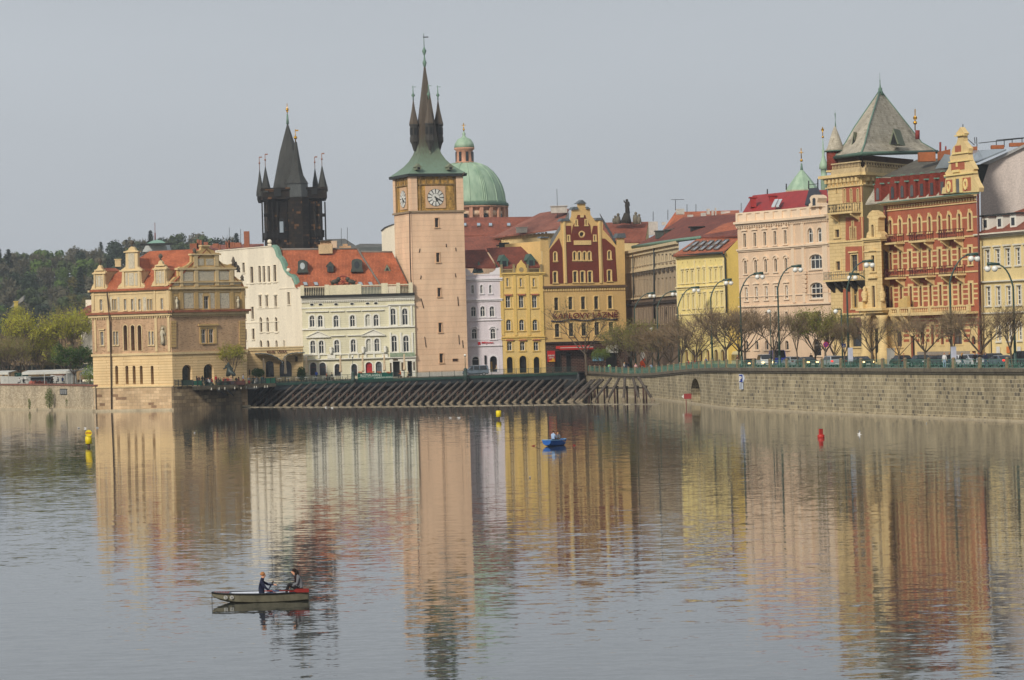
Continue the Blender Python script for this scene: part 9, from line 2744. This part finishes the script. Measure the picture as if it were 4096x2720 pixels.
# distant roofs behind the museum and bridge tower
gp=thing('green_roofed_pavilion','white pavilion with pale green hipped copper roof above the museum roof','building',Vector((pt(1150,290,700,'A').x,700,ZD)))
q=lambda x,y,d=700:pt(x,y,d,'A')
mb=MB();mb.slab([q(1078,230,698),q(1228,228,698),q(1200,208,706),q(1120,210,706)],.2);mb.slab([q(1120,210,706),q(1200,208,706),q(1150,200,708)],.1);mb.build('roof',plain('pale_copper',(134,172,152),.7,amt=.15),gp)
mb=MB();mb.prism([q(1050,290),q(1240,290),q(1224,230),q(1082,232)],(0,8,0));mb.build('skirt_roof',plain('pavilion_white',(190,194,192),.8,amt=.1),gp)
mb=MB();mb.box((q(1150,400).x,705,13),(9,8,20));mb.build('wall',MATS['pavilion_white'],gp)
mb=MB();mb.box(q(1153,234,697.5),(7.5,.2,.5));mb.build('window_band',MATS['black_iron'],gp)
mb=MB();mb.tube([q(1145,205),q(1143,75)],.07,4);mb.tube([q(1145,205),q(1144,150)],.16,5);mb.build('mast',plain('mast_red',(120,66,60),.7),gp)
lr=thing('row_of_low_roofs','long dull red roof with many chimneys between museum gable and bridge tower','building',Vector((pt(150,1420,670,'C').x,670,ZD)))
Cq=lambda x,y,D=670:pt(x,y,D,'C')
mb=MB();mb.slab([Cq(-200,1470),Cq(480,1450),Cq(480,1392,676),Cq(-200,1410,676)],.2);mb.build('roof',plain('dull_red_roof',(140,88,76),.85,amt=.3),lr)
mb=MB();mb.box(((Cq(-200,1470).x+Cq(480,1450).x)/2,675,12),(Cq(480,1450).x-Cq(-200,1470).x,8,16));mb.build('wall',stone_c,lr)
mb=MB()
for x,y0,w_,h_ in((321,1350,1.5,4.2),(170,1390,2.2,1.2),(240,1388,1.8,1.0),(130,1390,.4,1.6),(157,1385,.4,1.8),(65,1410,.7,1.2),(-60,1395,1.2,1.6),(-110,1390,.6,2.2),(-135,1385,.6,2.2),(30,1395,1.6,.9),(-170,1400,2.4,1.2)):mb.box(Cq(x,y0+15),(w_*.8,.8,h_))
mb.each('chimney',plain('terracotta',(158,98,72),.9,amt=.25),lr)
gr=thing('grey_slate_roofs','dark grey slate roofs between bridge tower and clock tower','building',Vector((Cq(1230,1450).x,650,ZD)))
mb=MB();mb.slab([Cq(1040,1470,650),Cq(1420,1460,650),Cq(1240,1345,662),Cq(1060,1350,662)],.25);mb.slab([pt(1350,1010,640),pt(1600,1010,640),pt(1575,975,650),pt(1440,975,650)],.2);mb.each('roof',MATS['roof_slate'],gr)
mb=MB();mb.slab([pt(1415,1045,618),pt(1590,1040,618),pt(1575,985,626),pt(1425,990,626)],.2);mb.build('low_roof',MATS['slate'],gr)
mb=MB();mb.box((pt(1450,1000,660).x,662,12),(26,14,16));mb.box(Cq(1100,1400,648),(3,1.5,1.5));mb.build('wall',stone_c,gr)
mb=MB()
for x,y0,y1 in((1205,1400,1245),(1262,1400,1240),(263,1400,1255),(157,1380,1240)):mb.tube([Cq(x,y0,655),Cq(x,y1,655)],.05,4)
mb.each('aerial',MATS['dark_metal'],gr)
cbk=thing('cream_block','cream windowless block with curved top just left of the clock tower','building',Vector((pt(1550,1010,600).x,600,ZD)))
q=lambda x,y,D=600:pt(x,y,D,'F')
P=[q(50,455),q(240,440),q(240,255),q(130,256),q(95,268),q(70,280),q(45,300)]
P[0].z=ZD;P[1].z=ZD;mb=MB();mb.prism(P,(0,12,0));mb.build('wall',cream,cbk)
mb=MB();mb.prism([q(38,300,599.8),q(66,276,599.8),q(95,264,599.8),q(130,252,599.8),q(130,257,599.8),q(95,270,599.8),q(68,283,599.8),q(45,304,599.8)],(0,12.4,0));mb.build('roof',MATS['dark_metal'],cbk)
# boats, buoys, birds
def rowboat(name,label,loc,rz,hullm,rimm,inm,sec,deckm,bow_deck=True):
 o=thing(name,label,'rowing boat',loc);o.rotation_euler=(0,0,rz);o['_o']=(0,0,0)
 V=[];k=7
 for x,hb,zb,zt in sec:
  for j in range(k):
   a=math.pi*j/(k-1);yy=-math.cos(a)*hb;f=math.sin(a)**.45
   V.append((x+(0 if j not in(2,3,4)else 0),yy*(1-.18*f),zt+(zb-zt)*f))
 n=len(sec);Fs=[[i*k+j,i*k+j+1,(i+1)*k+j+1,(i+1)*k+j]for i in range(n-1)for j in range(k-1)]
 Fs+=[list(range(k)),[(n-1)*k+j for j in range(k)][::-1]]
 mb=MB();mb.add(V,Fs,False);mb.build('hull',hullm,o)
 mb=MB();V2=[(x,y*.93,z+.05 if abs(y)<.3 or True and z<sec[0][3]-.05 else z)for x,y,z in V]
 V2=[]
 for x,hb,zb,zt in sec:
  for y,z in((-hb*.95,zt+.005),(-hb*.62,zb*.4+zt*.6),(hb*.62,zb*.4+zt*.6),(hb*.95,zt+.005)):V2 .append((x,y,z))
 mb.add(V2,[[i*4+j,(i+1)*4+j,(i+1)*4+j+1,i*4+j+1]for i in range(n-1)for j in range(3)]);mb.build('inner_lining',inm,o)
 for s in(-1,1):mb=MB();mb.tube([(x,s*hb,zt)for x,hb,zb,zt in sec],.035,6);mb.build('gunwale',rimm,o)
 mb=MB();mb.tube([(sec[-1][0],-sec[-1][1],sec[-1][3]),(sec[-1][0],sec[-1][1],sec[-1][3])],.035,6);mb.tube([(sec[0][0],-sec[0][1],sec[0][3]),(sec[0][0],sec[0][1],sec[0][3])],.04,6);mb.each('rim',rimm,o)
 return o
sec=[(-1.98,.12,.27,.42),(-1.75,.3,.14,.40),(-1.45,.44,.04,.385),(-1.0,.56,-.06,.37),(-.3,.66,-.1,.355),(.6,.68,-.1,.35),(1.3,.64,-.08,.37),(1.9,.56,-.05,.40)]
bl=on(1035,2406);bz=plain('hull_grey',(124,120,102),.9,spec=.1,amt=.2,scale=2)
bt1=rowboat('rowing_boat','grey rowing boat with black rim carrying two people in the foreground',(bl.x+.12,bl.y,0),math.radians(1.5),bz,plain('rim_black',(22,23,26),.5),plain('lining_white',(190,196,206),.6,amt=.1),sec,None)
mb=MB();mb.add([(-1.95,-.12,.43),(-1.3,-.48,.392),(-1.3,.48,.392),(-1.95,.12,.43)],[[0,1,2,3]]);mb.build('bow_deck',plain('deck_pale',(196,186,182),.6),bt1)
rdk=plain('deck_red',(134,30,26),.55,amt=.1)
mb=MB()
for i in range(6):x=-1.9+i*.105;hb=.12+(x+1.95)*.55;mb.prism([(x,-hb*.9,.442-i*.006),(x+.05,-hb*.9,.442-i*.006),(x+.08,hb*.9,.446-i*.006),(x+.03,hb*.9,.446-i*.006)],(0,0,.004))
mb.each('red_stripe',rdk,bt1)
mb=MB();mb.prism([(1.15,-.66,.37),(1.93,-.58,.4),(1.93,-.3,.4),(1.15,-.32,.37)],(0,0,.06));mb.build('stern_deck',rdk,bt1)
mb=MB();mb.box((.05,0,.2),(.3,1.1,.05));mb.box((1.05,0,.2),(.3,1.1,.05));mb.each('bench',plain('bench_wood',(120,96,70),.8),bt1)
mb=MB();mb.tube([(-2.0,0,.38),(-2.01,0,.15),(-1.99,0,-.25)],.012,4);mb.build('mooring_chain',MATS['dark_metal'],bt1)
BFc=Face('X',0,0,1,1,0,1)
mb=MB()
for x in(-1.42,-1.17):
 hbx=.46 if x<-1.3 else.52
 mb.add([(x+.085*math.cos(a*math.pi/8),-hbx-.0-(.0 if True else 0)-.018+.06*(math.sin(a*math.pi/8)*-1+1)*.4,.24+.08*math.sin(a*math.pi/8))for a in range(16)],[list(range(16))])
for o_ in mb.each('number_disc',plain('disc_white',(196,196,190),.6),bt1):pass
for x,s_ in((-1.42,'5'),(-1.17,'9')):
 cu=bpy.data.curves.new('t','FONT');cu.body=s_;cu.size=.14;cu.align_x='CENTER';cu.align_y='CENTER';to=bpy.data.objects.new('t',cu);COL.objects.link(to);bpy.context.view_layer.update()
 me=bpy.data.meshes.new_from_object(to.evaluated_get(bpy.context.evaluated_depsgraph_get()));bpy.data.objects.remove(to)
 me.materials.append(MATS['rim_black']);me.name='number';o_=bpy.data.objects.new('number',me);COL.objects.link(o_);o_.parent=bt1;o_.location=(x,-.53,.24);o_.rotation_euler=(math.radians(75),0,0)
def oar(label,a,b,c0,c1,blade=True,m1=None):
 a,b=Vector(a),Vector(b);t=thing('oar',label,'oar',a);mb=MB();mb.tube([a,b],.024,6);mb.build('shaft',m1 or plain('oar_dark',(52,34,30),.6),t)
 d=(b-a).normalized();mb=MB();mb.tube([a.lerp(b,c0),a.lerp(b,c1)],.032,6);mb.build('sleeve',plain('sleeve_blue',(60,74,110),.7),t)
 if blade:mb=MB();s=d.cross(Vector((0,0,1))).normalized()*.0+Vector((0,0,.075));mb.prism([b-s*.4,b+d*.1-s,b+d*.6-s,b+d*.6+s,b+d*.1+s,b+s*.4],d.cross(Vector((0,0,1))).normalized()*.02);mb.build('blade',plain('blade_red',(128,34,28),.6),t)
B0v=Vector((bl.x+.12,bl.y,0));m15=Matrix.Rotation(math.radians(1.5),3,'Z');bw=lambda x,y,z:B0v+m15@Vector((x,y,z))
oar('red oar with blue sleeve lying along the near side of the grey boat',bw(.15,-.66,.47),bw(1.35,-.64,.45),.28,.5,True,plain('oar_red',(130,44,34),.6))
oar('dark oar held up in front of the man in the grey boat',bw(.5,-.1,.82),bw(.15,.95,.25),.3,.5,True)
def rot(J,dz=0):return{k:(v[0],v[1],v[2]+dz)for k,v in J.items()}
ROW=dict(pel=(0,0,.24),wai=(0,-.03,.4),che=(0,-.03,.64),nec=(0,.02,.82),head=(0,.06,.965),face=(0,1,0),shR=(.18,-.01,.735),shL=(-.18,-.01,.735),elR=(.23,.16,.5),wrR=(.13,.37,.34),haR=(.1,.44,.33),elL=(-.22,.22,.6),wrL=(-.1,.43,.6),haL=(-.04,.5,.6),hiR=(.1,.04,.2),hiL=(-.1,.04,.2),knR=(.14,.44,.3),knL=(-.14,.44,.3),anR=(.12,.72,.06),anL=(-.12,.72,.06),toR=(.12,.85,.05),toL=(-.12,.85,.05))
GIRL=dict(pel=(0,0,.24),wai=(0,.03,.4),che=(0,.1,.62),nec=(0,.18,.78),head=(0,.26,.9),face=(0,1,-.12),shR=(.16,.11,.7),shL=(-.16,.11,.7),elR=(.2,.16,.46),wrR=(.12,.36,.4),haR=(.08,.42,.34),elL=(-.2,.16,.46),wrL=(-.1,.38,.38),haL=(-.06,.44,.34),hiR=(.1,.04,.2),hiL=(-.1,.04,.2),knR=(.12,.46,.46),knL=(-.11,.47,.45),anR=(.12,.58,.06),anL=(-.12,.58,.06),toR=(.12,.7,.04),toL=(-.12,.7,.04))
for nm,J in(('row',ROW),('girl',GIRL)):
 BM[nm]=body('body',J,True,2);HEADS[nm]=(J['head'],J['che'])
 for s in('skin','black','jeans','black'):BM[nm].materials.append(cm(s))
man=person('row',bw(.02,0,.0),-math.pi/2+.03,'navy','jeans','ginger','ginger haired man in navy jacket rowing in the grey boat',scale=1.1)
girl=person('girl',bw(1.62,0,.18),math.pi/2+.1,'grey','black','dark','long brown haired woman in grey jacket sitting on the stern',long=True,scale=1.1)
mb=MB();mb.tube([(.06,.2,.5),(.05,.19,.7),(.02,.17,.8)],[.03,.07,.05],6);mb.tube([(-.06,.2,.5),(-.05,.19,.7),(-.02,.17,.8)],[.03,.07,.05],6);s_=mb.build('scarf',plain('dark_scarf',(40,22,26),.9),None);s_.parent=girl;s_.location=(0,0,0)
bb=on(2219,1783);bu=plain('hull_blue',(34,92,168),.5,amt=.15)
sec2=[(-1.7,.5,.12,.62),(-1.3,.58,.0,.58),(-.6,.64,-.08,.55),(.2,.66,-.08,.55),(1.0,.6,-.06,.57),(1.6,.46,-.03,.62)]
bt2=rowboat('rowing_boat','small blue rowing boat with two people and both oars out',(bb.x,bb.y,0),math.radians(62),bu,plain('rim_lightblue',(120,170,214),.5),plain('lining_blue',(110,160,204),.6),sec2,None)
mb=MB();mb.box((-.2,0,.35),(.3,1.1,.05));mb.box((.9,0,.35),(.3,1.0,.05));mb.each('bench',MATS['lining_blue'],bt2)
m62=Matrix.Rotation(math.radians(62),3,'Z');b2=lambda x,y,z:Vector((bb.x,bb.y,0))+m62@Vector((x,y,z))
person('row',b2(-.25,0,.36),math.radians(62-90),'lightblue','black','dark','dark haired man in pale shirt rowing the blue boat',scale=1.0)
bpy.context.scene.objects[-1]if False else None
person('girl',b2(.95,0,.32),math.radians(62+90),'grey','black','blond','blond passenger facing the rower in the blue boat',scale=.95)
oar('left oar of the blue boat, blade touching the water',b2(.0,.25,.75),b2(-.3,2.0,.08),.2,.4,True,MATS['bench_wood']);oar('right oar of the blue boat, blade touching the water',b2(.0,-.25,.75),b2(-.1,-2.0,.08),.2,.4,True,MATS['bench_wood'])
yb_m=plain('buoy_yellow',(226,200,20),.45,amt=.06)
def ybuoy(x,y,label,stop):
 p=on(x,y);t=thing('yellow_buoy',label,'buoy',p,'yellow buoys');mb=MB();mb.lathe(p,[(.1,-.5),(.16,.0),(.16,.36)],10);mb.build('stem',plain('stem_dark',(80,64,58),.8),t)
 k=1.0 if stop else.95
 mb=MB();mb.lathe(p,[(.3*k,.33),(.36*k,.35),(.36*k,1.12),(.3*k,1.16)],18);mb.build('drum',yb_m,t)
 if stop:
  mb=MB();n=20;V=[(p.x+.08+.36*math.cos(2*math.pi*i/n),p.y+y_,p.z+1.5+.36*math.sin(2*math.pi*i/n))for y_ in(-.43,-.39)for i in range(n)]
  mb.add(V,[[i,(i+1)%n,n+(i+1)%n,n+i]for i in range(n)]+[list(range(n)),list(range(n,2*n))[::-1]]);mb.build('disc',yb_m,t)
  F=Face('X',0,0,1,1,0,1);F.set((p.x-.3,p.y-.44),(p.x+.45,p.y-.44));cu=None
  mbp=lettering(F,t,'STOP',*px_of(p+Vector((-.24,-.44,1.6))),*px_of(p+Vector((.4,-.44,1.44))),MATS['sign_red2'],.01,c='X',th=.02,bold=.03)
def px_of(P):
 u_,v_=P.x/P.y*FOC,(P.z-CH)/P.y*FOC
 return 2048+u_*CS-v_*SN,1360-(u_*SN+v_*CS)
ybuoy(355,1788,'yellow buoy with round STOP disc near the left shore',True);ybuoy(1995,1678,'plain yellow buoy in front of the timber guards',False)
p=on(3284,1751);t=thing('red_buoy','small red buoy with box shaped top below the quay wall','buoy',p);rm_=plain('buoy_red',(176,44,34),.5,amt=.12)
mb=MB();mb.lathe(p,[(.25,-.2),(.34,.0),(.34,.26),(.3,.31)],16);mb.build('float',rm_,t)
mb=MB()
for a in range(4):mb.box(p+Vector((.15*math.cos(a*1.57+.6),.15*math.sin(a*1.57+.6),.58)),(.24,.03,.54),a*1.57+.6+1.57)
mb.each('top_plate',rm_,t);mb=MB();mb.box(p+Vector((0,0,.86)),(.3,.3,.03),.6);mb.build('cap',plain('cap_dark',(96,20,18),.6),t)
def gull(p,rz,flap,label,s=1.0,fly=True,name='gull'):
 t=thing(name,label,'bird',p,'white gulls' if fly else 'small white floating gulls');t.rotation_euler=(0,0,rz);t['_o']=(0,0,0);t.scale=(s,)*3
 me=skinned([(0,-.2,0,.02),(0,-.12,0,.045),(0,0,0,.065),(0,.12,.01,.05),(0,.19,.03,.032),(0,.25,.025,.012)],[(0,1),(1,2),(2,3),(3,4),(4,5)],'body');me.materials.append(plain('gull_white',(222,222,220),.8,amt=.03));o=bpy.data.objects.new('body',me);COL.objects.link(o);o.parent=t
 if fly:
  for sg in(-1,1):
   mb=MB();P=[(sg*.03,.07,.02),(sg*.28,.1,.16*flap),(sg*.56,-.02,.05*flap-.02),(sg*.5,-.08,.04*flap-.02),(sg*.26,-.06,.14*flap),(sg*.03,-.08,.0)];mb.prism(P,(0,0,.012));mb.build('wing',MATS['gull_white'],t)
  mb=MB();mb.prism([(-.05,-.3,0),(.05,-.3,0),(.02,-.15,0),(-.02,-.15,0)],(0,0,.012));mb.build('tail',MATS['gull_white'],t)
 return t
g1=gull(pt(3437,1737,300),1.2,1.6,'white gull flying low right of the red buoy');g1 .rotation_euler=(.3,.9,1.2)
g2=gull(pt(3603,1900,220),-1.2,1.2,'white gull flying over the water at lower right',.8);g2 .rotation_euler=(.2,-.7,-1.3)
for x,y,lb in((315,1713,'floating gull left of the STOP buoy'),(341,1714,'second floating gull left of the STOP buoy'),(390,1712,'floating gull right behind the STOP buoy'),(778,1732,'single floating gull below the museum reflection'),(1303,1630,'gull resting at the boom left of middle'),(1328,1632,'second gull resting at the boom left of middle'),(1755,1673,'floating gull before the clock tower reflection'),(1802,1672,'second floating gull before the clock tower reflection'),(1836,1672,'third floating gull before the clock tower reflection'),(2120,1912,'small gull floating in the yellow reflection'),(3706,1695,'floating gull near the right quay wall')):
 p=on(x,y);p.z=.06;gull(p,R.uniform(0,6),0,lb,1.1,False)
 # haze
mb=MB();mb.box((0,935,57),(860,2040,120))
hzm=bpy.data.materials.new('haze');hzm.use_nodes=True;nt=hzm.node_tree;nt.nodes.remove(nt.nodes['Principled BSDF'])
pv=nt.nodes.new('ShaderNodeVolumePrincipled');pv.inputs['Color'].default_value=(.82,.88,.95,1);pv.inputs['Density'].default_value=.00013;pv.inputs['Anisotropy'].default_value=0.2
nt.links.new(pv.outputs[0],nt.nodes['Material Output'].inputs['Volume'])
tag(mb.build('haze',hzm),'thin pale haze in the air','haze',kind='stuff')
sc.cycles.volume_bounces=0
for o in bpy.data.objects:
 if '_o' in o.keys():
  del o['_o']
